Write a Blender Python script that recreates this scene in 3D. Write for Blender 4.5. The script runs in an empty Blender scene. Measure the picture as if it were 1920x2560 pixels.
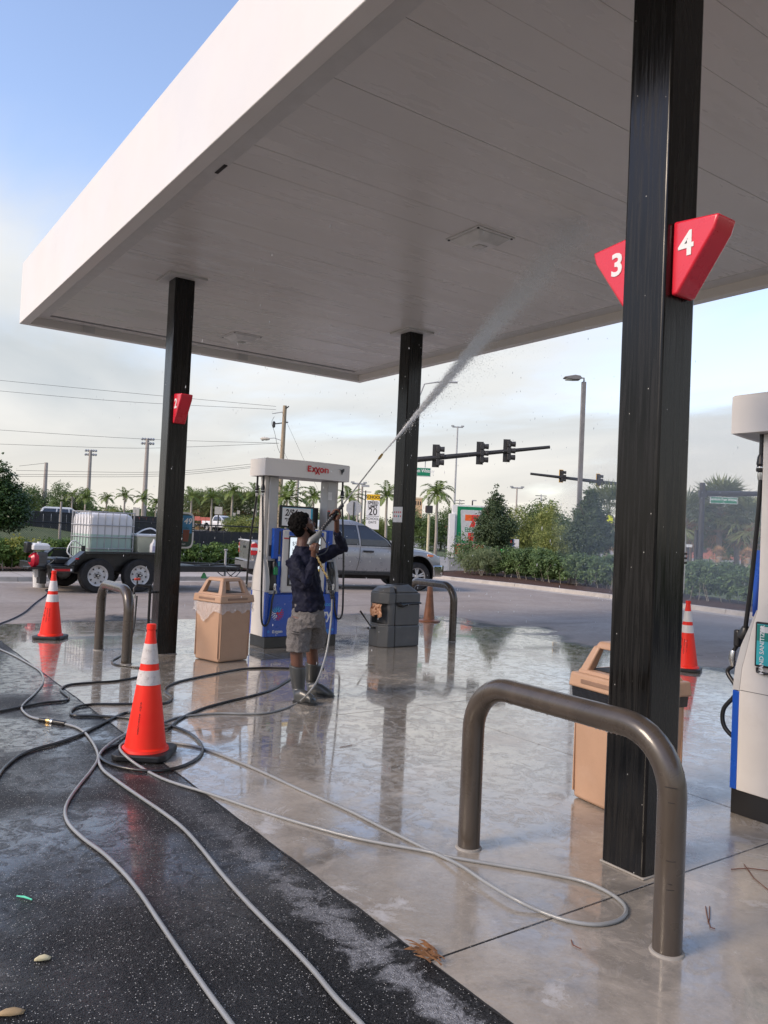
import bpy, math, random
import numpy as np
from mathutils import Vector, Matrix
R = math.radians
PI = math.pi
random.seed(7)
rng = np.random.default_rng(7)
scene = bpy.context.scene
COL = scene.collection

# ---------------------------------------------------------------- camera
# World axes: X runs along the pump islands, Y along the edge of the concrete pad, Z up.
PITCH, ROLL, FOC, HEAD, EYE = 0.02635534, 0.04488963, 1992.27, 0.61344379, 1.6
def _axes():
    cp, sp, cr, sr = math.cos(PITCH), math.sin(PITCH), math.cos(ROLL), math.sin(ROLL)
    fw = Vector((0, cp, sp)); up0 = Vector((0, -sp, cp)); rt0 = Vector((1, 0, 0))
    rt = cr * rt0 + sr * up0; up = -sr * rt0 + cr * up0
    m = Matrix.Rotation(-HEAD, 3, 'Z')
    return m @ rt, m @ up, m @ fw
RT, UP, FW = _axes()
EYEP = Vector((0, 0, EYE))
cam_d = bpy.data.cameras.new('camera')
cam = bpy.data.objects.new('camera', cam_d)
COL.objects.link(cam)
cam.matrix_world = Matrix(((RT.x, UP.x, -FW.x, 0), (RT.y, UP.y, -FW.y, 0), (RT.z, UP.z, -FW.z, EYE), (0, 0, 0, 1)))
cam_d.sensor_fit = 'HORIZONTAL'; cam_d.sensor_width = 36
cam_d.lens = 36 * FOC / 1920
cam_d.clip_start = 0.05; cam_d.clip_end = 3000
scene.camera = cam
# survey helpers: bearings read off the photograph -> real places
def _dir(u, v): return (FW * FOC + RT * (u - 960) - UP * (v - 1280)) / FOC
def G(u, v, z=0.0):                 # where a sight line meets the level z
    d = _dir(u, v); return EYEP + d * ((z - EYE) / d.z)
def D(u, v, dist):                  # point at a forward distance
    return EYEP + _dir(u, v) * dist
def onX(u, v, x):
    d = _dir(u, v); return EYEP + d * (x / d.x)
def onY(u, v, y):
    d = _dir(u, v); return EYEP + d * (y / d.y)
def far(u, dist, z=0.0):            # ground point on a bearing, at a forward distance
    h = Vector((FW.x, FW.y, 0)).normalized(); r = Vector((h.y, -h.x, 0))
    p = h * dist + r * (dist * (u - 960) / FOC)
    return Vector((p.x, p.y, z))

# ---------------------------------------------------------------- world, sun, exposure
SUN_EL, SUN_DIR = R(33), Vector((-1.0, 0.10, 0)).normalized()   # where the sun stands
world = bpy.data.worlds.new('World'); scene.world = world; world.use_nodes = True
def build_world():
    nt = world.node_tree; N = nt.nodes; L = nt.links; N.clear()
    out = N.new('ShaderNodeOutputWorld'); bg = N.new('ShaderNodeBackground')
    sky = N.new('ShaderNodeTexSky'); sky.sky_type = 'NISHITA'; sky.sun_disc = False
    sky.sun_elevation = SUN_EL; sky.sun_rotation = math.atan2(SUN_DIR.x, SUN_DIR.y)
    sky.altitude = 0; sky.air_density = 1.0; sky.dust_density = 0.6; sky.ozone_density = 1.6
    tc = N.new('ShaderNodeTexCoord')
    sep = N.new('ShaderNodeSeparateXYZ'); L.new(tc.outputs['Generated'], sep.inputs[0])
    # cloud deck: direction projected on a high flat layer
    mz = N.new('ShaderNodeMath'); mz.operation = 'MAXIMUM'; mz.inputs[1].default_value = 0.0; L.new(sep.outputs['Z'], mz.inputs[0])
    az = N.new('ShaderNodeMath'); az.operation = 'ADD'; az.inputs[1].default_value = 0.09; L.new(mz.outputs[0], az.inputs[0])
    dx = N.new('ShaderNodeMath'); dx.operation = 'DIVIDE'; L.new(sep.outputs['X'], dx.inputs[0]); L.new(az.outputs[0], dx.inputs[1])
    dy = N.new('ShaderNodeMath'); dy.operation = 'DIVIDE'; L.new(sep.outputs['Y'], dy.inputs[0]); L.new(az.outputs[0], dy.inputs[1])
    cx = N.new('ShaderNodeCombineXYZ'); L.new(dx.outputs[0], cx.inputs[0]); L.new(dy.outputs[0], cx.inputs[1])
    mp = N.new('ShaderNodeMapping'); mp.inputs['Rotation'].default_value = (0, 0, R(25)); mp.inputs['Scale'].default_value = (0.62, 0.38, 1); mp.inputs['Location'].default_value = (3.1, 1.7, 0)
    L.new(cx.outputs[0], mp.inputs[0])
    n1 = N.new('ShaderNodeTexNoise'); n1.inputs['Scale'].default_value = 1.25; n1.inputs['Detail'].default_value = 7; n1.inputs['Roughness'].default_value = 0.52; n1.inputs['Distortion'].default_value = 0.35
    L.new(mp.outputs[0], n1.inputs['Vector'])
    n2 = N.new('ShaderNodeTexNoise'); n2.inputs['Scale'].default_value = 0.8; n2.inputs['Detail'].default_value = 6; n2.inputs['Distortion'].default_value = 0.4; L.new(mp.outputs[0], n2.inputs['Vector'])
    # coverage grows towards the horizon
    cov = N.new('ShaderNodeMapRange'); cov.inputs['From Min'].default_value = 0.0; cov.inputs['From Max'].default_value = 0.52
    cov.inputs['To Min'].default_value = 0.40; cov.inputs['To Max'].default_value = -0.23; L.new(mz.outputs[0], cov.inputs[0])
    a1 = N.new('ShaderNodeMath'); a1.operation = 'ADD'; L.new(n1.outputs['Fac'], a1.inputs[0]); L.new(cov.outputs[0], a1.inputs[1])
    a2 = N.new('ShaderNodeMapRange'); a2.interpolation_type = 'SMOOTHSTEP'; a2.inputs['From Min'].default_value = 0.36; a2.inputs['From Max'].default_value = 0.74
    L.new(a1.outputs[0], a2.inputs[0])
    # cloud brightness varies between grey bellies and pale tops
    cr = N.new('ShaderNodeValToRGB'); e = cr.color_ramp.elements
    e[0].position = 0.36; e[0].color = (4.6, 4.95, 5.2, 1); e[1].position = 0.64; e[1].color = (7.0, 6.95, 6.75, 1)
    L.new(n2.outputs['Fac'], cr.inputs[0])
    # warm cream band near the horizon
    hz = N.new('ShaderNodeMapRange'); hz.interpolation_type = 'SMOOTHSTEP'; hz.inputs['From Min'].default_value = 0.0; hz.inputs['From Max'].default_value = 0.16
    hz.inputs['To Min'].default_value = 0.85; hz.inputs['To Max'].default_value = 0.0; L.new(mz.outputs[0], hz.inputs[0])
    mh = N.new('ShaderNodeMixRGB'); L.new(hz.outputs[0], mh.inputs[0]); L.new(cr.outputs[0], mh.inputs[1]); mh.inputs[2].default_value = (7.0, 6.5, 5.7, 1)
    tint = N.new('ShaderNodeMixRGB'); tint.blend_type = 'MULTIPLY'; tint.inputs[0].default_value = 1
    L.new(sky.outputs[0], tint.inputs[1]); tint.inputs[2].default_value = SKY_TINT
    mx = N.new('ShaderNodeMixRGB'); L.new(a2.outputs[0], mx.inputs[0]); L.new(tint.outputs[0], mx.inputs[1]); L.new(mh.outputs[0], mx.inputs[2])
    L.new(mx.outputs[0], bg.inputs[0]); bg.inputs[1].default_value = 0.10
    L.new(bg.outputs[0], out.inputs[0])
SKY_TINT = (2.5, 2.2, 2.15, 1)
build_world()
sun_d = bpy.data.lights.new('sun', 'SUN'); sun_d.energy = 1.85; sun_d.angle = R(18); sun_d.color = (1.0, 0.83, 0.64)
sun = bpy.data.objects.new('sun', sun_d); COL.objects.link(sun)
sv = SUN_DIR * math.cos(SUN_EL) + Vector((0, 0, math.sin(SUN_EL)))
sun.rotation_euler = sv.to_track_quat('Z', 'Y').to_euler()
sun.location = (0, 0, 30)
vs = scene.view_settings
vs.view_transform = 'Standard'; vs.look = 'None'; vs.gamma = 1; vs.exposure = 0.46; vs.use_curve_mapping = False
scene.cycles.max_bounces = 8; scene.cycles.diffuse_bounces = 4; scene.cycles.glossy_bounces = 4; scene.cycles.transparent_max_bounces = 16
scene.cycles.use_denoising = True
try: scene.cycles.denoiser = 'OPENIMAGEDENOISE'
except Exception: pass
scene.cycles.sample_clamp_indirect = 6

# ---------------------------------------------------------------- materials
class NT:
    def __init__(s, name):
        s.m = bpy.data.materials.new(name); s.m.use_nodes = True
        s.t = s.m.node_tree; s.t.nodes.clear()
        s.out = s.n('ShaderNodeOutputMaterial'); s.p = s.n('ShaderNodeBsdfPrincipled')
        s.l(s.p.outputs[0], s.out.inputs[0])
        s.tc = s.n('ShaderNodeTexCoord')
    def n(s, t, **kw):
        x = s.t.nodes.new(t)
        for k, v in kw.items(): setattr(x, k, v)
        return x
    def l(s, a, b): s.t.links.new(a, b)
    def pos(s, world=False):
        if world:
            g = s.n('ShaderNodeNewGeometry'); return g.outputs['Position']
        return s.tc.outputs['Object']
    def noise(s, scale, detail=4, rough=0.55, world=False, stretch=None, dist=0.0, seed=0):
        t = s.n('ShaderNodeTexNoise'); t.inputs['Scale'].default_value = scale; t.inputs['Detail'].default_value = detail
        t.inputs['Roughness'].default_value = rough; t.inputs['Distortion'].default_value = dist
        mp = s.n('ShaderNodeMapping'); s.l(s.pos(world), mp.inputs[0])
        mp.inputs['Location'].default_value = (seed * 3.7, seed * 1.9, seed * 2.3)
        if stretch: mp.inputs['Scale'].default_value = stretch
        s.l(mp.outputs[0], t.inputs['Vector'])
        return t.outputs['Fac']
    def voro(s, scale, world=False, feature='F1', stretch=None):
        t = s.n('ShaderNodeTexVoronoi'); t.inputs['Scale'].default_value = scale; t.feature = feature
        mp = s.n('ShaderNodeMapping'); s.l(s.pos(world), mp.inputs[0])
        if stretch: mp.inputs['Scale'].default_value = stretch
        s.l(mp.outputs[0], t.inputs['Vector'])
        return t
    def rng(s, x, a, b, c=0.0, d=1.0, smooth=False):
        r = s.n('ShaderNodeMapRange'); 
        if smooth: r.interpolation_type = 'SMOOTHSTEP'
        r.inputs['From Min'].default_value = a; r.inputs['From Max'].default_value = b
        r.inputs['To Min'].default_value = c; r.inputs['To Max'].default_value = d
        s.l(x, r.inputs[0]); return r.outputs[0]
    def math(s, op, a, b=None):
        m = s.n('ShaderNodeMath', operation=op)
        for i, v in enumerate((a, b)):
            if v is None: continue
            if isinstance(v, (int, float)): m.inputs[i].default_value = v
            else: s.l(v, m.inputs[i])
        return m.outputs[0]
    def mix(s, f, a, b, blend='MIX'):
        m = s.n('ShaderNodeMixRGB', blend_type=blend)
        if isinstance(f, (int, float)): m.inputs[0].default_value = f
        else: s.l(f, m.inputs[0])
        for i, v in ((1, a), (2, b)):
            if isinstance(v, (tuple, list)): m.inputs[i].default_value = (*v[:3], 1)
            else: s.l(v, m.inputs[i])
        return m.outputs[0]
    def set(s, **kw):
        names = dict(col='Base Color', rough='Roughness', metal='Metallic', spec='Specular IOR Level', coat='Coat Weight', coatr='Coat Roughness',
                     trans='Transmission Weight', ior='IOR', alpha='Alpha', emc='Emission Color', ems='Emission Strength', sheen='Sheen Weight', sss='Subsurface Weight')
        for k, v in kw.items():
            i = s.p.inputs[names[k]]
            if isinstance(v, (int, float)): i.default_value = v
            elif isinstance(v, (tuple, list)): i.default_value = (*v[:3], 1)
            else: s.l(v, i)
        return s
    def bump(s, h, strength=0.3, dist=0.01):
        b = s.n('ShaderNodeBump'); b.inputs['Strength'].default_value = strength; b.inputs['Distance'].default_value = dist
        s.l(h, b.inputs['Height']); s.l(b.outputs[0], s.p.inputs['Normal']); return s

MATS = {}
def simple(name, col, rough=0.5, metal=0.0, var=0.12, vscale=6.0, bump=0.0, bscale=40.0, coat=0.0, dirt=0.0, dirtcol=(0.08, 0.07, 0.05), spec=0.5, stretch=None):
    if name in MATS: return MATS[name]
    s = NT(name)
    lo = tuple(c * (1 - var) for c in col); hi = tuple(min(1, c * (1 + var)) for c in col)
    c = s.mix(s.rng(s.noise(vscale, 5, 0.6, stretch=stretch), 0.3, 0.7), lo, hi)
    if dirt:
        c = s.mix(s.rng(s.noise(vscale * 2.3, 6, 0.7, seed=2), 0.52, 0.75, 0, dirt), c, dirtcol)
    s.set(col=c, metal=metal, coat=coat, spec=spec)
    s.set(rough=s.rng(s.noise(vscale * 1.7, 3, seed=4), 0.3, 0.7, max(0.02, rough * 0.8), min(1, rough * 1.2)))
    if bump: s.bump(s.noise(bscale, 4, 0.6, seed=1), bump, 0.004)
    MATS[name] = s.m
    return s.m
def glow(name, col, strength):
    if name in MATS: return MATS[name]
    s = NT(name); s.set(col=(0.02, 0.02, 0.02), emc=col, ems=strength, rough=0.3); MATS[name] = s.m; return s.m

# ---------------------------------------------------------------- mesh kit
class MB:
    def __init__(s): s.v = []; s.f = []
    def add(s, vs, fs):
        o = len(s.v); s.v.extend([tuple(v) for v in vs]); s.f.extend([tuple(i + o for i in f) for f in fs]); return s
    def box(s, x0, x1, y0, y1, z0, z1, m=None):
        vs = [Vector(p) for p in ((x0,y0,z0),(x1,y0,z0),(x1,y1,z0),(x0,y1,z0),(x0,y0,z1),(x1,y0,z1),(x1,y1,z1),(x0,y1,z1))]
        if m: vs = [m @ v for v in vs]
        return s.add(vs, [(0,3,2,1),(4,5,6,7),(0,1,5,4),(1,2,6,5),(2,3,7,6),(3,0,4,7)])
    def frust(s, c0, s0, z0, c1, s1, z1):      # rectangle -> rectangle
        vs = []
        for c, q, z in ((c0, s0, z0), (c1, s1, z1)):
            for a, b in ((-1,-1),(1,-1),(1,1),(-1,1)): vs.append((c[0]+a*q[0], c[1]+b*q[1], z))
        return s.add(vs, [(0,3,2,1),(4,5,6,7),(0,1,5,4),(1,2,6,5),(2,3,7,6),(3,0,4,7)])
    def prism(s, pts, h0, h1, axis='z', m=None):  # polygon extruded along an axis
        n = len(pts); vs = []
        for h in (h0, h1):
            for p in pts:
                v = {'z': (p[0], p[1], h), 'x': (h, p[0], p[1]), 'y': (p[0], h, p[1])}[axis]
                vs.append(m @ Vector(v) if m else v)
        return s.add(vs, [tuple(range(n))[::-1], tuple(range(n, 2*n))] + [(i, (i+1) % n, n+(i+1) % n, n+i) for i in range(n)])
    def tube(s, pts, r, n=8, caps=True, closed=False):
        pts = [Vector(p) for p in pts]; k = len(pts)
        rr = r if isinstance(r, (list, tuple)) else [r] * k
        up = None; rings = []
        for i, p in enumerate(pts):
            if closed: t = pts[(i+1) % k] - pts[i-1]
            else: t = pts[min(i+1, k-1)] - pts[max(i-1, 0)]
            if t.length < 1e-9: t = Vector((0,0,1))
            t.normalize()
            if up is None:
                up = Vector((0,0,1)) if abs(t.z) < 0.9 else Vector((1,0,0))
            u = up - t * up.dot(t)
            if u.length < 1e-6: u = t.orthogonal()
            u.normalize(); up = u; w = t.cross(u)
            rings.append([p + (u*math.cos(2*PI*j/n) + w*math.sin(2*PI*j/n)) * rr[i] for j in range(n)])
        vs = [v for q in rings for v in q]; fs = []
        for i in range(k if closed else k-1):
            a = i*n; b = ((i+1) % k)*n
            for j in range(n): fs.append((a+j, a+(j+1) % n, b+(j+1) % n, b+j))
        if caps and not closed: fs += [tuple(range(n))[::-1], tuple(range((k-1)*n, k*n))]
        return s.add(vs, fs)
    def lathe(s, prof, n=24, c=(0,0,0), axis='z', caps=True, m=None):
        vs = []
        for r, z in prof:
            for j in range(n):
                a = 2*PI*j/n; x, y = r*math.cos(a), r*math.sin(a)
                v = {'z': (c[0]+x, c[1]+y, c[2]+z), 'x': (c[0]+z, c[1]+x, c[2]+y), 'y': (c[0]+y, c[1]+z, c[2]+x)}[axis]
                vs.append(m @ Vector(v) if m else v)
        k = len(prof); fs = []
        for i in range(k-1):
            for j in range(n): fs.append((i*n+j, i*n+(j+1) % n, (i+1)*n+(j+1) % n, (i+1)*n+j))
        if caps: fs += [tuple(range(n))[::-1], tuple(range((k-1)*n, k*n))]
        return s.add(vs, fs)
    def loft(s, rings, caps=True):
        n = len(rings[0]); vs = [v for q in rings for v in q]; fs = []
        for i in range(len(rings)-1):
            for j in range(n): fs.append((i*n+j, i*n+(j+1) % n, (i+1)*n+(j+1) % n, (i+1)*n+j))
        if caps: fs += [tuple(range(n))[::-1], tuple(range((len(rings)-1)*n, len(rings)*n))]
        return s.add(vs, fs)
    def mesh(s, name):
        me = bpy.data.meshes.new(name); me.from_pydata(s.v, [], s.f); me.validate(); me.update(); return me
    def build(s, name, mat, parent=None, bevel=0.0, smooth=35, loc=None, seg=2, recalc=True):
        me = s.mesh(name)
        if recalc:
            import bmesh
            bm = bmesh.new(); bm.from_mesh(me); bmesh.ops.recalc_face_normals(bm, faces=bm.faces); bm.to_mesh(me); bm.free()
        return link(name, me, mat, parent, bevel, smooth, loc, seg)
def link(name, me, mat, parent=None, bevel=0.0, smooth=35, loc=None, seg=2):
    if mat is not None:
        for m_ in (mat if isinstance(mat, (list, tuple)) else [mat]): me.materials.append(m_)
    if smooth:
        me.polygons.foreach_set('use_smooth', [True] * len(me.polygons)); me.set_sharp_from_angle(angle=R(smooth))
    o = bpy.data.objects.new(name, me); COL.objects.link(o)
    if parent is not None: o.parent = parent
    if loc is not None: o.location = loc
    if bevel:
        b = o.modifiers.new('bevel', 'BEVEL'); b.width = bevel; b.segments = seg; b.limit_method = 'ANGLE'; b.angle_limit = R(40); b.harden_normals = False
    return o
def tag(o, label=None, cat=None, group=None, kind=None):
    if label: o['label'] = label
    if cat: o['category'] = cat
    if group: o['group'] = group
    if kind: o['kind'] = kind
    return o
def thing(name, label, cat, loc=(0,0,0), rotz=0.0, group=None):
    o = bpy.data.objects.new(name, None); COL.objects.link(o); o.empty_display_size = 0.1
    o.location = loc; o.rotation_euler = (0, 0, rotz)
    return tag(o, label, cat, group)
def copy_tree(o, parent=None):
    c = o.copy(); COL.objects.link(c)
    if parent is not None: c.parent = parent
    for ch in list(o.children): copy_tree(ch, c)
    return c
def bez(pts, n=6):      # Catmull-Rom through the points
    P_ = [Vector(p) for p in pts]; P_ = [P_[0]*2-P_[1]] + P_ + [P_[-1]*2-P_[-2]]; o = []
    for i in range(1, len(P_)-2):
        a, b, c, d = P_[i-1:i+3]
        for k in range(n):
            t = k / n
            o.append(0.5*((2*b)+(-a+c)*t+(2*a-5*b+4*c-d)*t*t+(-a+3*b-3*c+d)*t**3))
    o.append(P_[-2]); return o
def text(body, size, mat, parent, mtx, name='lettering', extrude=0.0008, bold=0.0, shear=0.0, xs=1.0, spacing=1.0, align='CENTER'):
    cu = bpy.data.curves.new('t', 'FONT'); cu.body = body; cu.size = size; cu.extrude = extrude; cu.offset = bold; cu.shear = shear
    cu.align_x = align; cu.align_y = 'CENTER'; cu.space_character = spacing; cu.resolution_u = 3; cu.space_line = 0.85
    t = bpy.data.objects.new('t', cu); COL.objects.link(t)
    dg = bpy.context.evaluated_depsgraph_get()
    me = bpy.data.meshes.new_from_object(t.evaluated_get(dg)); bpy.data.objects.remove(t)
    me.transform(mtx @ Matrix.Diagonal((xs, 1, 1, 1)))
    me.name = name; me.materials.clear()
    return link(name, me, mat, parent, smooth=0)
def face_mtx(loc, xdir, ydir):
    x = Vector(xdir).normalized(); y = Vector(ydir).normalized(); z = x.cross(y)
    m = Matrix((x, y, z)).transposed().to_4x4(); m.translation = Vector(loc); return m
# ================================================================ MATERIALS OF THE SETTING
def m_concrete():
    s = NT('wet_concrete')
    big = s.noise(0.55, 5, 0.6, world=True); mid = s.noise(3.2, 6, 0.65, world=True, seed=1); fine = s.noise(60, 3, 0.7, world=True, seed=2)
    c = s.mix(s.rng(big, 0.35, 0.68), (0.36, 0.308, 0.245), (0.46, 0.40, 0.325))
    c = s.mix(s.rng(mid, 0.35, 0.7, 0, 0.55), c, (0.22, 0.198, 0.165))
    c = s.mix(s.rng(fine, 0.4, 0.8, 0, 0.3), c, (0.46, 0.43, 0.39))
    # dark tyre / oil stains and small pits
    st = s.noise(1.7, 6, 0.7, world=True, seed=5, stretch=(1, 0.45, 1))
    c = s.mix(s.rng(st, 0.62, 0.78, 0, 0.55), c, (0.10, 0.092, 0.08))
    v = s.voro(46, world=True); c = s.mix(s.rng(v.outputs['Distance'], 0.05, 0.11, 0.45, 0), c, (0.62, 0.60, 0.56))
    # foam streaks left by the soap
    fo = s.noise(2.3, 8, 0.72, world=True, seed=9, dist=1.2)
    sq_ = s.n('ShaderNodeSeparateXYZ'); s.l(s.pos(True), sq_.inputs[0])
    near = s.math('MULTIPLY', s.rng(s.math('ABSOLUTE', s.math('SUBTRACT', sq_.outputs[0], 4.1)), 0.5, 1.3, 1, 0, True), s.rng(s.math('ABSOLUTE', s.math('SUBTRACT', sq_.outputs[1], 2.3)), 0.3, 1.1, 1, 0, True))
    edge_ = s.rng(sq_.outputs[0], 1.95, 2.35, 0.09, 0.0)
    fo2 = s.math('ADD', s.math('ADD', fo, s.math('MULTIPLY', near, 0.10)), edge_)
    fm = s.rng(fo2, 0.60, 0.72, 0, 0.6, True)
    c = s.mix(fm, c, (0.62, 0.61, 0.60))
    film = s.noise(0.9, 4, 0.55, world=True, seed=7, dist=0.6)
    film2 = s.noise(5.5, 5, 0.6, world=True, seed=8)
    f = s.math('ADD', s.math('MULTIPLY', film, 0.75), s.math('MULTIPLY', film2, 0.25))
    sp_ = s.n('ShaderNodeSeparateXYZ'); s.l(s.pos(True), sp_.inputs[0]); wet = s.rng(s.math('ADD', f, s.rng(sp_.outputs[1], 1.8, 5.0, -0.07, 0.045)), 0.36, 0.54, 0, 1, True); brk = s.noise(8, 7, 0.75, world=True, seed=41, dist=1.2); wet = s.math('MULTIPLY', wet, s.rng(brk, 0.38, 0.52, 0.35, 1, True))            # 1 = standing water
    r = s.rng(wet, 0, 1, 0.26, 0.05); r = s.math('ADD', r, s.math('MULTIPLY', fm, 0.35))
    c = s.mix(s.math('MULTIPLY', wet, 0.5), c, (0.165, 0.148, 0.125)); pt = s.noise(1.3, 7, 0.7, world=True, seed=21, dist=1.0); c = s.mix(s.rng(pt, 0.52, 0.66, 0, 0.5, True), c, (0.13, 0.115, 0.095)); pl = s.noise(2.1, 8, 0.75, world=True, seed=27, dist=0.8); c = s.mix(s.rng(pl, 0.50, 0.68, 0, 0.45, True), c, (0.52, 0.455, 0.37)); c = s.mix(s.rng(s.noise(17, 7, 0.8, world=True, seed=23), 0.5, 0.75, 0, 0.45), c, (0.16, 0.142, 0.12))
    s.set(col=c, rough=r, spec=0.62, coat=s.rng(wet, 0, 1, 0.30, 0.95), coatr=s.rng(wet, 0, 1, 0.12, 0.03))
    h = s.math('ADD', s.math('MULTIPLY', s.noise(26, 4, 0.6, world=True, seed=3), s.rng(wet, 0, 1, 1.0, 0.10)), s.math('MULTIPLY', s.noise(6.5, 4, 0.55, world=True, seed=4, dist=0.8), 0.55))
    h = s.math('ADD', h, s.math('MULTIPLY', s.noise(34, 3, 0.6, world=True, seed=43, stretch=(1, 0.5, 1), dist=0.5), s.rng(s.noise(1.6, 4, world=True, seed=45), 0.48, 0.62, 0.0, 0.22))); s.bump(h, 0.5, 0.005)
    return s.m
def m_asphalt():
    s = NT('asphalt')
    sep = s.n('ShaderNodeSeparateXYZ'); s.l(s.pos(True), sep.inputs[0])
    X, Y = sep.outputs[0], sep.outputs[1]
    n = s.noise(0.45, 6, 0.62, world=True, dist=0.5)
    d = s.math('MAXIMUM', s.math('SUBTRACT', X, 9.6), s.math('SUBTRACT', Y, 12.3))
    d = s.math('ADD', d, s.math('MULTIPLY', s.math('SUBTRACT', n, 0.5), 7.0))
    dry = s.rng(d, 0.0, 0.9, 0, 1, True)
    # aggregate
    v = s.voro(150, world=True); spk = s.rng(v.outputs['Color'], 0.80, 0.84, 0, 1)
    cell = s.n('ShaderNodeSeparateColor'); s.l(v.outputs['Color'], cell.inputs[0])
    bright = s.math('MULTIPLY', s.rng(cell.outputs[0], 0.87, 0.90), s.rng(v.outputs['Distance'], 0.28, 0.42, 1, 0))
    mid = s.rng(cell.outputs[1], 0, 1, 0.35, 1.9)
    big = s.noise(0.8, 5, 0.6, world=True, seed=3)
    wc = s.mix(s.rng(big, 0.3, 0.7), (0.013, 0.013, 0.0135), (0.032, 0.030, 0.028))
    cc = s.n('ShaderNodeCombineColor'); [s.l(mid, cc.inputs[k]) for k in range(3)]; wc = s.mix(1.0, wc, cc.outputs[0], 'MULTIPLY'); crk = s.voro(0.55, world=True, feature='DISTANCE_TO_EDGE'); wc = s.mix(s.rng(s.math('ADD', crk.outputs['Distance'], s.math('MULTIPLY', s.noise(5, 5, world=True, seed=31), 0.03)), 0.012, 0.020, 0.7, 0), wc, (0.004, 0.004, 0.004))
    wc = s.mix(bright, wc, (0.42, 0.41, 0.38))
    dc = s.mix(s.rng(big, 0.3, 0.7), (0.33, 0.275, 0.235), (0.41, 0.35, 0.30))
    dc = s.mix(s.rng(s.noise(9, 6, 0.75, world=True, seed=6), 0.35, 0.75, 0, 0.35), dc, (0.10, 0.092, 0.088))
    dc = s.mix(s.math('MULTIPLY', bright, 0.6), dc, (0.40, 0.38, 0.35))
    # tyre tracks and old streaks on the dry lot
    tr = s.noise(1.2, 5, 0.6, world=True, seed=11, stretch=(0.16, 1.6, 1))
    dc = s.mix(s.rng(tr, 0.55, 0.75, 0, 0.38), dc, (0.10, 0.094, 0.09))
    c = s.mix(dry, wc, dc)
    # soap foam beside the concrete edge and across the wet lane
    edge = s.math('ABSOLUTE', s.math('SUBTRACT', X, 1.80)); en = s.noise(6, 7, 0.75, world=True, seed=13, dist=0.8)
    fe = s.math('MULTIPLY', s.rng(s.math('ADD', edge, s.math('MULTIPLY', s.math('SUBTRACT', en, 0.5), 0.62)), 0.0, 0.10, 0.62, 0, True), s.rng(Y, 1.0, 5.6, 1, 0.0, True))
    spread = s.math('MULTIPLY', s.rng(s.noise(11, 8, 0.8, world=True, seed=14, dist=2.0, stretch=(1, 0.45, 1)), 0.61, 0.72, 0, 0.4), s.math('MULTIPLY', s.rng(X, 0.4, 1.7), s.rng(Y, 6.2, 4.2)))
    foam = s.math('MAXIMUM', fe, spread); foam = s.math('MULTIPLY', foam, s.rng(s.noise(38, 5, 0.8, world=True, seed=15, dist=1.5), 0.34, 0.62, 0.15, 1))
    c = s.mix(foam, c, (0.60, 0.60, 0.61))
    pool = s.rng(s.noise(0.75, 4, 0.5, world=True, seed=17, dist=0.4), 0.40, 0.56, 0, 1, True)
    pool = s.math('MULTIPLY', pool, s.rng(Y, 1.4, 3.6, 0.18, 1)); pool = s.math('MULTIPLY', pool, s.rng(s.noise(10, 8, 0.78, world=True, seed=51, dist=1.0), 0.40, 0.54, 0.25, 1, True))
    rw = s.rng(pool, 0, 1, 0.50, 0.05)
    r = s.mix(dry, rw, (0.85, 0.85, 0.85)); 
    s.set(col=c, rough=s.math('ADD', r, s.math('MULTIPLY', foam, 0.4)), spec=s.rng(pool, 0, 1, 0.16, 0.55), coat=s.math('MULTIPLY', s.rng(dry, 0, 1, 1, 0), s.rng(pool, 0, 1, 0.06, 0.95)), coatr=s.rng(pool, 0, 1, 0.18, 0.035))
    hg = s.math('MULTIPLY', s.rng(v.outputs['Distance'], 0, 0.6), s.rng(pool, 0, 1, 1.0, 0.16))
    s.bump(s.math('ADD', hg, s.math('MULTIPLY', s.noise(11, 4, world=True, seed=2, dist=1.0), 0.45)), 0.6, 0.006)
    return s.m
def m_grass():
    s = NT('grass_lawn'); c = s.mix(s.rng(s.noise(0.7, 6, 0.65, world=True), 0.3, 0.7), (0.055, 0.085, 0.025), (0.115, 0.135, 0.05))
    c = s.mix(s.rng(s.noise(14, 4, 0.7, world=True, seed=3), 0.4, 0.8, 0, 0.4), c, (0.16, 0.15, 0.08)); s.set(col=c, rough=0.9); s.bump(s.noise(40, 3, world=True), 0.6, 0.03); return s.m
def m_mulch():
    s = NT('mulch'); c = s.mix(s.rng(s.noise(30, 5, 0.8, world=True), 0.3, 0.7), (0.035, 0.016, 0.010), (0.12, 0.055, 0.035)); s.set(col=c, rough=0.95); s.bump(s.noise(45, 4, 0.8, world=True), 1.0, 0.03); return s.m
def m_roadpale():
    s = NT('pale_road'); c = s.mix(s.rng(s.noise(0.12, 5, 0.6, world=True, stretch=(1, 3, 1)), 0.3, 0.7), (0.27, 0.25, 0.225), (0.35, 0.325, 0.30)); s.set(col=c, rough=0.9); return s.m
CONC, ASPH, GRASS, MULCH, PALE = m_concrete(), m_asphalt(), m_grass(), m_mulch(), m_roadpale()
KERB = simple('kerb_concrete', (0.43, 0.39, 0.34), 0.85, var=0.14, vscale=3, bump=0.3, bscale=60, dirt=0.35, dirtcol=(0.18, 0.15, 0.12))

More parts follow.
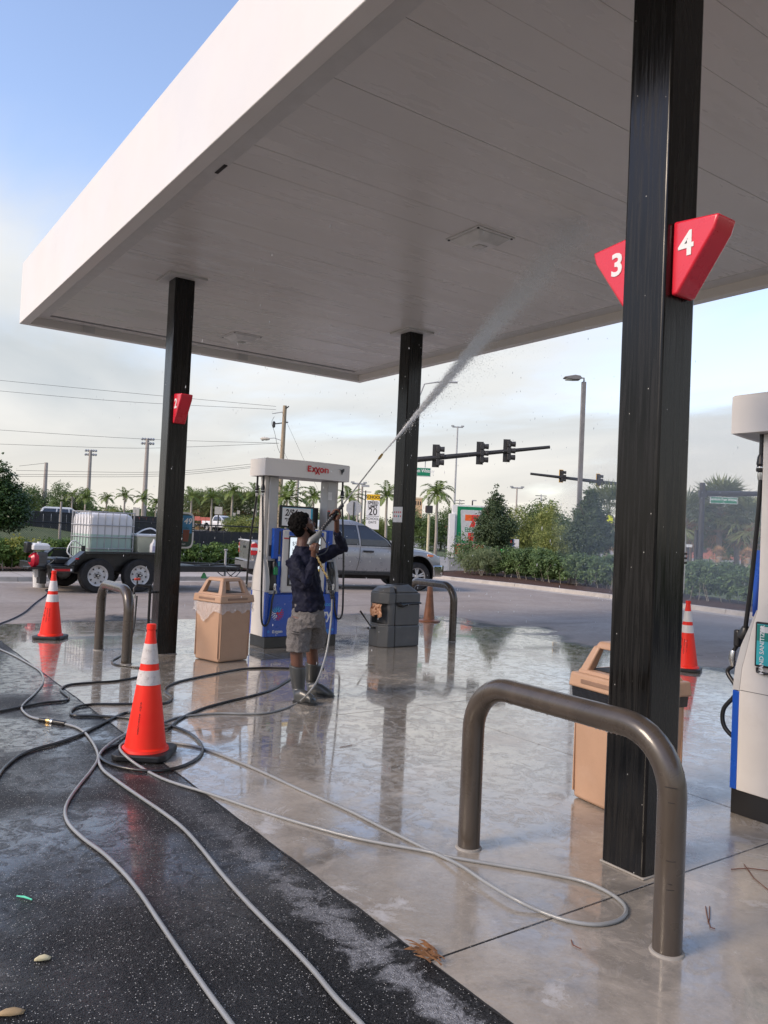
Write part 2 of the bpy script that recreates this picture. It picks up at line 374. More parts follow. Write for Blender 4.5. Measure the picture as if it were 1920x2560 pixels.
def m_column():
    s = NT('black_column_paint')
    st = s.noise(9, 5, 0.6, stretch=(5.5, 5.5, 0.22), dist=0.6)
    c = s.mix(s.rng(st, 0.42, 0.62), (0.0055, 0.005, 0.0045), (0.013, 0.0115, 0.010))
    v = s.voro(17, stretch=(1, 1, 0.72)); sp = s.n('ShaderNodeSeparateColor'); s.l(v.outputs['Color'], sp.inputs[0])
    dots = s.math('MULTIPLY', s.rng(sp.outputs[0], 0.70, 0.72), s.rng(v.outputs['Distance'], 0.022, 0.05, 1, 0))
    c = s.mix(s.math('MULTIPLY', dots, 0.75), c, (0.75, 0.72, 0.65))
    s.set(col=c, rough=s.rng(st, 0.4, 0.62, 0.13, 0.36), spec=0.32, coat=0.0)
    s.bump(s.math('ADD', st, s.math('MULTIPLY', s.noise(3, 2, stretch=(1, 1, 0.3)), 0.5)), 0.12, 0.004)
    return s.m
BLACKCOL = m_column()
def m_soffit():
    s = NT('soffit_paint')
    c = s.mix(s.rng(s.noise(0.6, 5, 0.6, world=True), 0.35, 0.7), (0.69, 0.655, 0.615), (0.74, 0.705, 0.66))
    sm = s.noise(1.1, 7, 0.7, world=True, seed=4, stretch=(0.35, 1.6, 1))
    c = s.mix(s.rng(sm, 0.58, 0.75, 0, 0.30), c, (0.42, 0.38, 0.33)); sx_ = s.n('ShaderNodeSeparateXYZ'); s.l(s.pos(True), sx_.inputs[0]); loc_ = s.math('MULTIPLY', s.rng(sx_.outputs[0], 6.5, 3.4), s.rng(s.math('ABSOLUTE', s.math('SUBTRACT', sx_.outputs[1], 9.0)), 2.6, 0.6)); c = s.mix(s.math('MULTIPLY', loc_, s.rng(s.noise(2.4, 7, 0.75, world=True, seed=8, stretch=(0.5, 2.2, 1)), 0.52, 0.66, 0, 0.75)), c, (0.86, 0.86, 0.84))  # pale streaks near the left column are wet sheen painted into the colour
    s.set(col=c, rough=s.rng(s.noise(2.2, 5, 0.6, world=True, seed=5, stretch=(0.3, 1.5, 1)), 0.35, 0.65, 0.22, 0.36), spec=0.5)
    s.bump(s.noise(1.1, 3, world=True), 0.04, 0.02); return s.m
SOFFIT = m_soffit()
FASCIA = simple('fascia_paint', (0.80, 0.755, 0.70), 0.45, var=0.03, vscale=0.7, dirt=0.10, dirtcol=(0.55, 0.50, 0.45))
TRIM = simple('canopy_trim', (0.62, 0.60, 0.57), 0.4, var=0.05)
WHITE = simple('white_plastic', (0.74, 0.73, 0.71), 0.4, var=0.05)
DARK = simple('dark_void', (0.012, 0.011, 0.011), 0.7)

# ================================================================ GROUND
def sheet(name, pts, z, mat):
    o = MB().add([(p[0], p[1], z) for p in pts], [tuple(range(len(pts)))]).build(name, mat, smooth=0, recalc=False)
    return tag(o, kind='structure')
sheet('ground', [(-900, -900), (1500, -900), (1500, 1500), (-900, 1500)], -0.12, GRASS)
# kerb line of the lot: along the far side, round the corner, back along the right
KP = [(-30, 21.4), (4, 21.1), (10.5, 21.7), (12.6, 22.6), (13.6, 24.2), (14.0, 27)]
KQ = [(22.5, 26.6), (19.8, 25.2), (18.7, 23.6), (18.6, 21.9), (18.85, 19.1), (18.6, 15.0), (17.95, 11.0), (17.1, 5.5), (15.8, -3)]
sheet('asphalt_lot', [(-30, -30), (15.0, -30)] + KQ[::-1] + [(22.5, 36), (14.0, 36)] + KP[::-1], -0.001, ASPH)
road_far = sheet('road', [far(560, 62)[:2], far(700, 40)[:2], far(1250, 33)[:2], far(2600, 34)[:2], far(3200, 150)[:2], far(1500, 185)[:2], far(820, 230)[:2]], -0.10, PALE)
pad = thing('concrete_forecourt', None, None); tag(pad, kind='structure')
xs_ = [1.95, 4.68, 7.15, 9.6]; ys_ = [-7.6, -4.3, -0.95, 2.345, 5.9, 9.4, 12.9]
for i in range(3):
    for j in range(6):
        g = 0.004
        s_ = MB().box(xs_[i] + (0 if i == 0 else g), xs_[i+1] - (0 if i == 2 else g), ys_[j] + g, ys_[j+1] - g, -0.10, 0.0).build('concrete_slab', CONC, pad, bevel=0.0025, seg=1, smooth=0)
def seal():
    q = np.random.default_rng(8); V = []; n = 260
    for i in range(n+1):
        y = -2 + 15*i/n; w = 0.0035 + 0.006*q.random()**2; c = 1.949 + 0.002*math.sin(i*0.7)
        V += [(c-w, y, 0.0012), (c+w*0.6, y, 0.0016)]
    o = MB().add(V, [(2*i, 2*i+1, 2*i+3, 2*i+2) for i in range(n)]).build('joint_seal', simple('joint_sealant', (0.022, 0.020, 0.018), 0.6, var=0.3), pad, smooth=0)
seal()
def kerb(name, pts, side, w=0.16, h=0.13):
    root = thing(name, None, None); tag(root, kind='structure')
    for k in range(len(pts)-1):
        a, b = Vector((*pts[k], 0)), Vector((*pts[k+1], 0)); n = max(1, round((b-a).length / 3.0)); t = (b-a).normalized(); q = Vector((-t.y, t.x, 0)) * side
        for i in range(n):
            p0 = a.lerp(b, i/n) + t*0.006; p1 = a.lerp(b, (i+1)/n) - t*0.006
            prof = [(-0.30, -0.10), (-0.30, 0.0), (0.0, 0.012), (0.03, h*0.9), (0.05, h), (w, h), (w, -0.10)]
            rings = [[p + q*x + Vector((0, 0, z)) for x, z in prof] for p in (p0, p1)]
            MB().loft(rings).build('kerb_segment', KERB, root, smooth=25)
kerb('kerb', KP, 1); kerb('kerb', KQ[::-1], -1)
# planting beds behind the kerbs
sheet('mulch_bed', [(q[0]+0.155, q[1]) for q in KQ] + [(18.5, -3), (21.0, 10), (24.2, 19.5), (27, 27), (22.6, 26.8)], 0.09, MULCH)
sheet('planting_bed', [(-30, 23.2), (4, 23.2), (13.3, 24.4), (13.75, 26.6), (-30, 26.2)], 0.125, MULCH)
WALK = simple('sidewalk_concrete', (0.47, 0.42, 0.37), 0.85, var=0.1, vscale=2, dirt=0.2, dirtcol=(0.3, 0.27, 0.24))
walk = thing('sidewalk', None, None); tag(walk, kind='structure')
for i in range(24):
    x_ = -30 + i*1.8; yb = lambda x: 21.3 + max(0, (x-4))*0.10 + (max(0, x-10.5)**2)*0.09
    if x_ > 12: break
    MB().add([(x_+0.006, yb(x_)-0.04, 0.12), (x_+1.794, yb(x_+1.8)-0.04, 0.12), (x_+1.794, 23.2+max(0,x_+1.8-4)*0.13, 0.12), (x_+0.006, 23.2+max(0,x_-4)*0.13, 0.12)], [(0,1,2,3)]).build('sidewalk_slab', WALK, walk, smooth=0, recalc=False)
# grassy rise behind the left-hand fence
def berm():
    vs = []; fs = []; nx, ny = 40, 8
    for i in range(nx+1):
        for j in range(ny+1):
            x = -45 + i*1.55; y = 26.4 + j*2.0*(1 if j < 6 else 2.6)
            t = min(1, j/3.6); z = -0.1 + 1.42*t*t*(3-2*t) * max(0.08, min(1.05, 1.02-(x-6)*0.085)) + 0.05*math.sin(x*1.3+j)
            vs.append((x, y, z))
    for i in range(nx):
        for j in range(ny):
            a = i*(ny+1)+j; fs.append((a, a+ny+1, a+ny+2, a+1))
    o = MB().add(vs, fs).build('grass_bank', GRASS, smooth=180); tag(o, kind='structure')
berm()

def embankment():       # raised road behind the left-hand fences
    lo = [far(-400, 50, -0.1), far(800, 50, -0.1), far(790, 150, -0.1), far(-400, 150, -0.1)]; hi = [far(-400, 56, 0.9), far(770, 56, 0.9), far(770, 140, 0.9), far(-400, 140, 0.9)]
    tag(MB().add(lo+hi, [(0,1,5,4),(1,2,6,5),(2,3,7,6),(3,0,4,7),(4,5,6,7)]).build('embankment', GRASS, smooth=0), kind='structure')
    tag(MB().add([far(-400, 60, 0.905), far(768, 60, 0.905), far(768, 104, 0.905), far(-400, 104, 0.905)], [(0,1,2,3)]).build('road', PALE, smooth=0, recalc=False), kind='structure')
embankment()
# ================================================================ CANOPY
def canopy():
    x0, x1, y0, y1, zf, zt, zs = 2.30, 8.52, -6.6, 13.12, 4.53, 5.46, 4.65
    t = thing('fuel_canopy', 'large flat white canopy over the pumps with grey panelled soffit', 'canopy', (0, 0, 0))
    T = 0.13
    MB().box(x0, x0+T, y0, y1, zf, zt).build('fascia', FASCIA, t, bevel=0.008)
    MB().box(x1-T, x1, y0, y1, zf, zt).build('fascia', FASCIA, t, bevel=0.008)
    MB().box(x0+T, x1-T, y1-T, y1, zf, zt-0.003).build('fascia', FASCIA, t, bevel=0.008)
    MB().box(x0+T, x1-T, y0, y0+T, zf, zt-0.003).build('fascia', FASCIA, t, bevel=0.008)
    MB().box(x0+T, x1-T, y0+T, y1-T, 5.15, 5.25).build('roof_deck', FASCIA, t)
    # flat perimeter strips
    for a in ((x0+T, x0+0.36, y0+T, y1-T), (x1-0.36, x1-T, y0+T, y1-T)):
        MB().box(*a, zs-0.006, zs+0.03).build('perimeter_strip', TRIM, t, bevel=0.002)
    for a in ((x0+0.36, x1-0.36, y1-0.34, y1-T), (x0+0.36, x1-0.36, y0+T, y0+0.34)):
        MB().box(*a, zs-0.006, zs+0.03).build('perimeter_strip', TRIM, t, bevel=0.002)
    base = None; y = 12.70
    while y > y0 + 0.5:
        if base is None:
            base = MB().box(x0+0.36, x1-0.36, -0.2012, 0.2012, 0.0, 0.03).build('soffit_panel', SOFFIT, t, bevel=0.0015, seg=1); o = base
        else:
            o = base.copy(); COL.objects.link(o)
        o.location = (0, y-0.2025, zs + random.uniform(-0.0015, 0.0015)); y -= 0.405
    for (px, py) in ((223, 808), (608, 880)):
        p = onY(px, py, y1-T-0.01); MB().box(p.x-0.09, p.x+0.09, y1-T-0.025, y1-T, zf+0.01, zs-0.006).build('splice_plate', TRIM, t, bevel=0.003)
    MB().box(2.615, 2.645, 6.28, 6.48, zs-0.012, zs-0.003).build('drain_slot', DARK, t)
canopy()
LAMPW = simple('lamp_housing', (0.72, 0.70, 0.67), 0.35); LENS = simple('lamp_lens', (0.50, 0.48, 0.44), 0.15, spec=0.8)
def canopy_light(x, y, label):
    t = thing('canopy_light', label, 'light fixture', (x, y, 4.65), 0, 'canopy light fixtures')
    MB().frust((0,0), (0.25,0.25), -0.012, (0,0), (0.25,0.25), 0.0).build('mounting_plate', LAMPW, t, bevel=0.004)
    MB().frust((0,0), (0.13,0.13), -0.085, (0,0), (0.22,0.22), -0.013).build('housing', LAMPW, t, bevel=0.012)
    MB().box(-0.055, 0.055, -0.055, 0.055, -0.093, -0.084).build('lens', LENS, t, bevel=0.003)
    for a in (-1, 1):
        for b in (-1, 1): MB().lathe([(0.0,-0.008),(0.012,-0.008),(0.012,0.0)], 8, (a*0.225, b*0.225, -0.012)).build('bolt', DARK, t)
canopy_light(5.34, 6.10, 'square white canopy light nearest the near black column, above the forecourt middle')
canopy_light(5.36, 11.80, 'small square canopy light near the far edge of the soffit')

GROUT = simple('grout', (0.30, 0.275, 0.24), 0.8, bump=0.4)
def column(x, y, label, collar=True):
    t = thing('steel_column', label, 'column', (x, y, 0), 0, 'black columns holding up the canopy')
    MB().box(-0.125, 0.125, -0.125, 0.125, 0.0, 4.66).build('shaft', BLACKCOL, t, bevel=0.014, seg=3)
    MB().box(-0.132, 0.132, -0.132, 0.132, 0.0, 0.010).build('grout_line', GROUT, t, bevel=0.004)
    if collar: MB().box(-0.24, 0.24, -0.24, 0.24, 4.62, 4.652).build('ceiling_collar', TRIM, t, bevel=0.004)
    return t
column(3.415, 2.515, 'nearest and widest black steel column, rising behind the brown hoop guard at right')
column(3.515, 9.585, 'left black steel column with red number 2 marker, beside the tan bin')
column(7.145, 9.625, 'middle black steel column standing behind the grey waste station')
RED = simple('red_marker_plastic', (0.70, 0.022, 0.045), 0.28, var=0.06, coat=0.3)
SIGNW = simple('white_vinyl', (0.80, 0.79, 0.77), 0.4, var=0.03)
def pump_marker(x, y, sgn, num, label, dark_col_half=0.125):
    t = thing('pump_number_marker', label, 'sign', (x, y, 0), 0, 'red pump number markers on the columns')
    p = [(0.0, 3.19), (0.245, 3.165), (0.225, 3.10), (0.035, 2.825), (0.0, 2.825)]
    pts = [(sgn*a, z) for a, z in p]
    MB().prism(pts, -0.075, 0.075, 'x').build('wedge', RED, t, bevel=0.012, seg=3)
    text(num, 0.165, SIGNW, t, face_mtx((-0.0775, sgn*0.078, 3.055), (0, -1, 0), (0, 0, 1)), 'numeral', 0.001, bold=0.004)
    return t
pump_marker(3.415, 2.388, -1, '4', 'red wedge marker with white number 4 on the nearest column')
pump_marker(3.415, 2.642, 1, '3', 'red wedge marker with white number 3 half hidden by the nearest column')
pump_marker(3.515, 9.458, -1, '2', 'small red wedge marker with white number 2 on the left column')
pump_marker(3.555, 9.712, 1, '1', 'red wedge marker mostly hidden behind the left column')
# printed notice on the middle column
t = thing('paper_notice', 'white paper notice with rows of small red and teal icons on the middle column', 'notice', (7.019, 9.625, 1.90))
MB().box(-0.004, 0, -0.13, 0.10, -0.13, 0.10).build('sheet', SIGNW, t)
TEAL = simple('teal_print', (0.06, 0.30, 0.33), 0.5); REDP = simple('red_print', (0.62, 0.10, 0.10), 0.5)
for i in range(4):
    for j in range(2):
        MB().lathe([(0.0, -0.001), (0.015, -0.001), (0.015, 0.0)], 10, (-0.0042, 0.06-i*0.05, 0.02-j*0.06), 'x').build('printed_icon', TEAL if (i+j) % 3 == 0 and j else REDP, t)

# curved promotional signs on the back faces of two columns
BLUEP = simple('blue_print', (0.03, 0.22, 0.42), 0.35); GREENP = simple('dark_green_print', (0.015, 0.05, 0.035), 0.35); BROWNP = simple('brown_print', (0.18, 0.045, 0.02), 0.4); BLK = simple('black_plastic', (0.015, 0.015, 0.016), 0.35)
def promo(x, y, label):
    t = thing('promo_sign', label, 'sign', (x, y, 1.52), 0, 'curved promotional signs behind the columns')
    def outline(w, h, k):
        o = []
        for i in range(40):
            a = 2*PI*i/40; c, s_ = math.cos(a), math.sin(a)
            o.append((w*math.copysign(abs(c)**k, c), h*math.copysign(abs(s_)**k, s_)))
        return o
    MB().prism(outline(0.200, 0.232, 0.34), 0.0, 0.03, 'y').build('frame', WHITE, t, bevel=0.004)
    MB().prism(outline(0.176, 0.208, 0.30), -0.004, 0.0, 'y').build('dark_print', GREENP, t)
    MB().box(-0.168, 0.168, -0.0065, -0.004, -0.035, 0.190).build('blue_print', BLUEP, t)
    text('$149', 0.105, SIGNW, t, face_mtx((0.055, -0.0075, 0.115), (1, 0, 0), (0, 0, 1)), bold=0.002, shear=0.15)
    text('Large Coffee', 0.03, GREENP, t, face_mtx((0.05, -0.0075, 0.03), (1, 0, 0), (0, 0, 1)))
    MB().prism([(0.06,-0.14),(0.125,-0.14),(0.14,0.01),(0.05,0.01)], -0.008, -0.0065, 'y').build('cup_print', BROWNP, t)
    MB().prism([(-0.02,-0.15),(0.035,-0.15),(0.045,-0.05),(-0.03,-0.05)], -0.0095, -0.0075, 'y').build('cup_print', SIGNW, t)
    text('PLUS 7REWARDS', 0.022, SIGNW, t, face_mtx((0.01, -0.006, -0.175), (1, 0, 0), (0, 0, 1)))
    for z in (-0.01, 0.015, 0.04):
        MB().box(0.178, 0.204, -0.005, 0.034, z-0.006, z+0.006).build('edge_band', BLK, t)
    return t
promo(3.692, 9.725, 'curved white edged sign with blue panel reading 1.49 beside the left column')
promo(3.735, 2.655, 'sliver of a curved blue and white sign behind the nearest column')
# ================================================================ HOOP GUARDS, CONES, BINS
BRONZE = simple('bronze_pipe_paint', (0.064, 0.049, 0.036), 0.30, var=0.2, vscale=5, coat=0.30, bump=0.06, bscale=9, dirt=0.18, dirtcol=(0.02, 0.017, 0.014), stretch=(2.5, 2.5, 0.5))
def hoop(x, y0, y1, h, label, r=0.057):
    t = thing('hoop_guard', label, 'hoop guard', (x, (y0+y1)/2, 0), 0, 'bronze hoop guards around the islands')
    hw = (y1-y0)/2; br = 0.24; hc = h - r; pts = [(0, -hw, -0.02), (0, -hw, (hc-br)*0.5), (0, -hw, hc-br)]
    pts += [(0, -hw+br-br*math.cos(a), hc-br+br*math.sin(a)) for a in [PI/2*i/9 for i in range(1, 10)]]
    pts += [(0, -y, z) for _, y, z in pts[::-1]]
    o = MB().tube(pts, r, 28).build('pipe', BRONZE, t, smooth=60)
    for s_ in (-1, 1):
        MB().lathe([(r+0.012, 0.0), (r+0.008, 0.008), (r, 0.010)], 24, (0, s_*hw, 0)).build('grout_ring', GROUT, t)
    if h > 0.903:
        q = np.random.default_rng(2)
        for z, a0, a1 in ((0.655, 185, 235), (0.60, 200, 226), (0.375, 200, 240), (0.285, 208, 232), (0.262, 204, 238)):
            MB().tube([((r+0.0008)*math.cos(R(a)), -hw+(r+0.0008)*math.sin(R(a)), z+0.002*math.sin(a)) for a in range(a0, a1, 6)], 0.0011, 4).build('scuff_mark', DARK, t)
        mb = MB()
        for i in range(70):
            y = -hw+br+(2*hw-2*br)*q.random(); a = R(250+40*q.random()); s_ = 0.0022+0.0015*q.random(); mb.lathe([(0,-s_*1.4),(s_,-s_*0.3),(s_*0.7,s_*0.8),(0,s_)], 6, ((r)*math.cos(a), y, hc+r*math.sin(a)), caps=False)
        mb.build('hanging_drops', simple('water_bead', (0.5,0.5,0.5), 0.05, spec=0.8), t, smooth=60)['kind'] = 'stuff'
    return t
hoop(2.81, 1.92, 3.10, 0.905, 'largest bronze hoop guard, in front of the nearest black column')
hoop(2.875, 8.98, 10.07, 0.88, 'bronze hoop guard at the left, behind the tall orange cone')
hoop(7.92, 9.30, 10.42, 0.90, 'bronze hoop guard by the grey waste station')

ORANGE = NT('cone_orange')
_c = ORANGE.mix(ORANGE.rng(ORANGE.noise(5, 4), 0.3, 0.7), (0.95, 0.018, 0.006), (0.98, 0.032, 0.010)); _c = ORANGE.mix(ORANGE.rng(ORANGE.noise(22, 6, 0.75, seed=3), 0.62, 0.75, 0, 0.5), _c, (0.30, 0.05, 0.03))
ORANGE.set(col=_c, rough=0.42, spec=0.4); ORANGE = ORANGE.m
REFL = simple('reflective_sleeve', (0.74, 0.70, 0.67), 0.35, var=0.06, vscale=8, dirt=0.15, dirtcol=(0.45, 0.33, 0.27))
REFLD = simple('scuffed_reflective_sleeve', (0.66, 0.61, 0.57), 0.5, var=0.12, vscale=14, dirt=0.7, dirtcol=(0.22, 0.17, 0.14))
RUB = simple('black_rubber', (0.013, 0.013, 0.014), 0.45, var=0.2, bump=0.2); INK = simple('black_ink', (0.02, 0.012, 0.01), 0.6)
def cone(x, y, rot, label, big=False, sleeve=REFL):
    t = thing('traffic_cone', label, 'traffic cone', (x, y, 0), rot, 'orange traffic cones')
    c = 0.04; b = 0.185
    base = [(-b+c,-b),(b-c,-b),(b,-b+c),(b,b-c),(b-c,b),(-b+c,b),(-b,b-c),(-b,-b+c)]
    MB().prism(base, 0.0, 0.045, 'z').build('rubber_base', RUB, t, bevel=0.012, seg=3)
    R0 = lambda z: 0.142 - (z-0.05)*(0.142-0.036)/(0.80-0.05)
    body = [(0.160, 0.045), (0.154, 0.062), (R0(0.07), 0.072)] + [(R0(z), z) for z in (0.2, 0.35, 0.5, 0.65, 0.80)] + [(0.034, 0.81), (0.028, 0.86), (0.033, 0.865), (0.031, 0.90), (0.024, 0.902)]
    MB().lathe(body, 32).build('cone_body', ORANGE, t, smooth=30)
    for z0, z1 in ((0.632, 0.768), (0.490, 0.588)):
        MB().lathe([(R0(z0), z0), (R0(z0)+0.0025, z0+0.001), (R0(z1)+0.0025, z1-0.001), (R0(z1), z1)], 32, caps=False).build('reflective_band', sleeve, t, smooth=30)
    def col_text(s, ang, z, size, name='stencil_letter'):
        for ch in s:
            if ch != ' ':
                r = R0(z) + 0.0012; sl = (0.142-0.036)/0.75
                nx, ny = math.cos(ang), math.sin(ang)
                m = face_mtx((nx*r, ny*r, z), (-ny, nx, 0), (-nx*sl, -ny*sl, 1))
                text(ch, size, INK, t, m, name, 0.0003)
            z -= size * (0.93 if size > 0.03 else 0.80)
    if big:
        col_text('ACME BARRICADE', R(-100), 0.375, 0.019)
    else:
        col_text('ACME', R(-128), 0.405, 0.052); col_text('BARRICADE', R(-103), 0.40, 0.026); col_text('ORLANDO FL', R(-84), 0.40, 0.020)
    return t
cone(*G(362, 1888)[:2], R(-35), 'nearest orange traffic cone, its white bands scuffed, with hoses looped round its base', True, REFLD)
cone(*G(126, 1596)[:2], R(-35), 'clean orange traffic cone at the far left, near the white bucket')
cone(*G(1715, 1676)[:2], R(-62), 'orange traffic cone half hidden behind the nearest black column')
OLD = simple('sun_bleached_cone', (0.24, 0.095, 0.045), 0.4, var=0.3, vscale=9, dirt=0.5, dirtcol=(0.09, 0.04, 0.025))
def old_cone():
    p = G(1072, 1553); t = thing('traffic_cone', 'old brown faded slender cone on a round base, behind the grey waste station', 'traffic cone', (p.x, p.y, 0))
    MB().lathe([(0.0,0),(0.205,0.0),(0.21,0.012),(0.20,0.026),(0.12,0.03),(0.0,0.03)], 28, caps=False).build('round_base', OLD, t, smooth=30)
    MB().lathe([(0.115,0.03),(0.104,0.045),(0.078,0.30),(0.060,0.50),(0.040,0.76),(0.030,0.78)], 28).build('cone_body', OLD, t, smooth=30)
old_cone()

TANM = NT('speckled_tan_plastic')
_c = TANM.mix(TANM.rng(TANM.noise(3, 4), 0.3, 0.7), (0.43, 0.265, 0.17), (0.50, 0.31, 0.20)); _v = TANM.noise(240, 2, 0.8)
_c = TANM.mix(TANM.rng(_v, 0.55, 0.75, 0, 0.55), _c, (0.22, 0.13, 0.085)); _c = TANM.mix(TANM.rng(TANM.noise(2, 5, 0.7, seed=3), 0.55, 0.8, 0, 0.3), _c, (0.58, 0.42, 0.32))
TANM.set(col=_c, rough=0.42, spec=0.45); TANM = TANM.m
def m_film():
    s = NT('clear_plastic_bag'); t = s.n('ShaderNodeBsdfTransparent'); mx = s.n('ShaderNodeMixShader'); mx.inputs[0].default_value = 0.38
    s.set(col=(0.82, 0.78, 0.76), rough=0.12, spec=0.8); s.bump(s.noise(24, 4, 0.6, dist=1.5), 0.9, 0.02)
    s.l(t.outputs[0], mx.inputs[1]); s.l(s.p.outputs[0], mx.inputs[2]); s.l(mx.outputs[0], s.out.inputs[0]); return s.m
FILM = m_film(); BLKBAG = simple('black_bin_bag', (0.010, 0.010, 0.011), 0.18, bump=0.9, bscale=30)
def bin_(x, y, rot, label, bag):
    t = thing('litter_bin', label, 'litter bin', (x, y, 0), rot, 'tan square litter bins')
    q = 0.235
    b = MB().frust((0,0), (q-0.012, q-0.012), 0.004, (0,0), (q, q), 0.70); b.build('bin_body', TANM, t, bevel=0.022, seg=3)
    for a in range(4):        # thin raised panel border on every side
        m = Matrix.Rotation(a*PI/2, 4, 'Z')
        for s_ in (-1, 1): MB().box(s_*0.212-0.004, s_*0.212+0.004, -q-0.0015, -q+0.01, 0.05, 0.66, m).build('corner_rib', TANM, t)
    MB().frust((0,0), (0.262, 0.262), 0.695, (0,0), (0.252, 0.252), 0.785).build('lid_rim', TANM, t, bevel=0.014, seg=3)
    for a in (0, 2, 1, 3):
        m = Matrix.Rotation(a*PI/2, 4, 'Z')
        MB().box(-0.15, 0.15, -0.2615, -0.250, 0.725, 0.752, m).build('finger_slot', DARK if 0 else simple('slot_shade', (0.25, 0.15, 0.10), 0.6), t, bevel=0.004)
    # open hood: posts leaning in to a roof
    for sx in (-1, 1):
        for sy in (-1, 1):
            MB().frust((sx*0.185, sy*0.185), (0.036, 0.036), 0.78, (sx*0.130, sy*0.130), (0.026, 0.026), 0.955).build('hood_post', TANM, t, bevel=0.010)
    MB().frust((0,0), (0.222, 0.222), 0.78, (0,0), (0.214, 0.214), 0.806).build('hood_sill', TANM, t, bevel=0.006)
    MB().frust((0,0), (0.158, 0.158), 0.940, (0,0), (0.135, 0.135), 0.985).build('hood_roof', TANM, t, bevel=0.016, seg=3)
    MB().box(-0.165, 0.165, -0.165, 0.165, 0.807, 0.812).build('throat', DARK, t)
    if bag == 'clear':
        vs = []; n = 96; rings = []
        for k, (off, z) in enumerate(((0.008, 0.70), (0.022, 0.672), (0.018, 0.64), (0.026, 0.60))):
            ring = []
            for i in range(n):
                a = i/n*4; sd = int(a); f = a-sd; p = (-1+2*f); qq = q + off + 0.006*math.sin(i*1.7+k)
                x_, y_ = [(p*qq, -qq), (qq, p*qq), (-p*qq, qq), (-qq, -p*qq)][sd]
                dz = 0
                if k == 3: dz = -0.016*abs(math.sin(i*0.23+1)) - (0.13*max(0, 1-abs(f-0.42)*3.0) if sd == 3 else 0.02*math.sin(i*0.9)) 
                if k == 2: dz = -0.006*abs(math.sin(i*0.23)) - (0.07*max(0, 1-abs(f-0.42)*2.6) if sd == 3 else 0)
                ring.append((x_, y_, z+dz))
            rings.append(ring)
        MB().loft(rings, caps=False).build('bag_skirt', FILM, t, smooth=80)
    else:
        MB().frust((0,0), (q+0.006, q+0.006), 0.630, (0,0), (q+0.010, q+0.010), 0.696).build('bag_band', BLKBAG, t, bevel=0.004)
    return t
bin_(4.005, 8.95, R(15), 'tan litter bin with a clear bag hanging under its lid, beside the left dispenser', 'clear')
bin_(4.13, 3.15, R(-7), 'tan litter bin with a black bag band, behind the nearest black column', 'black')

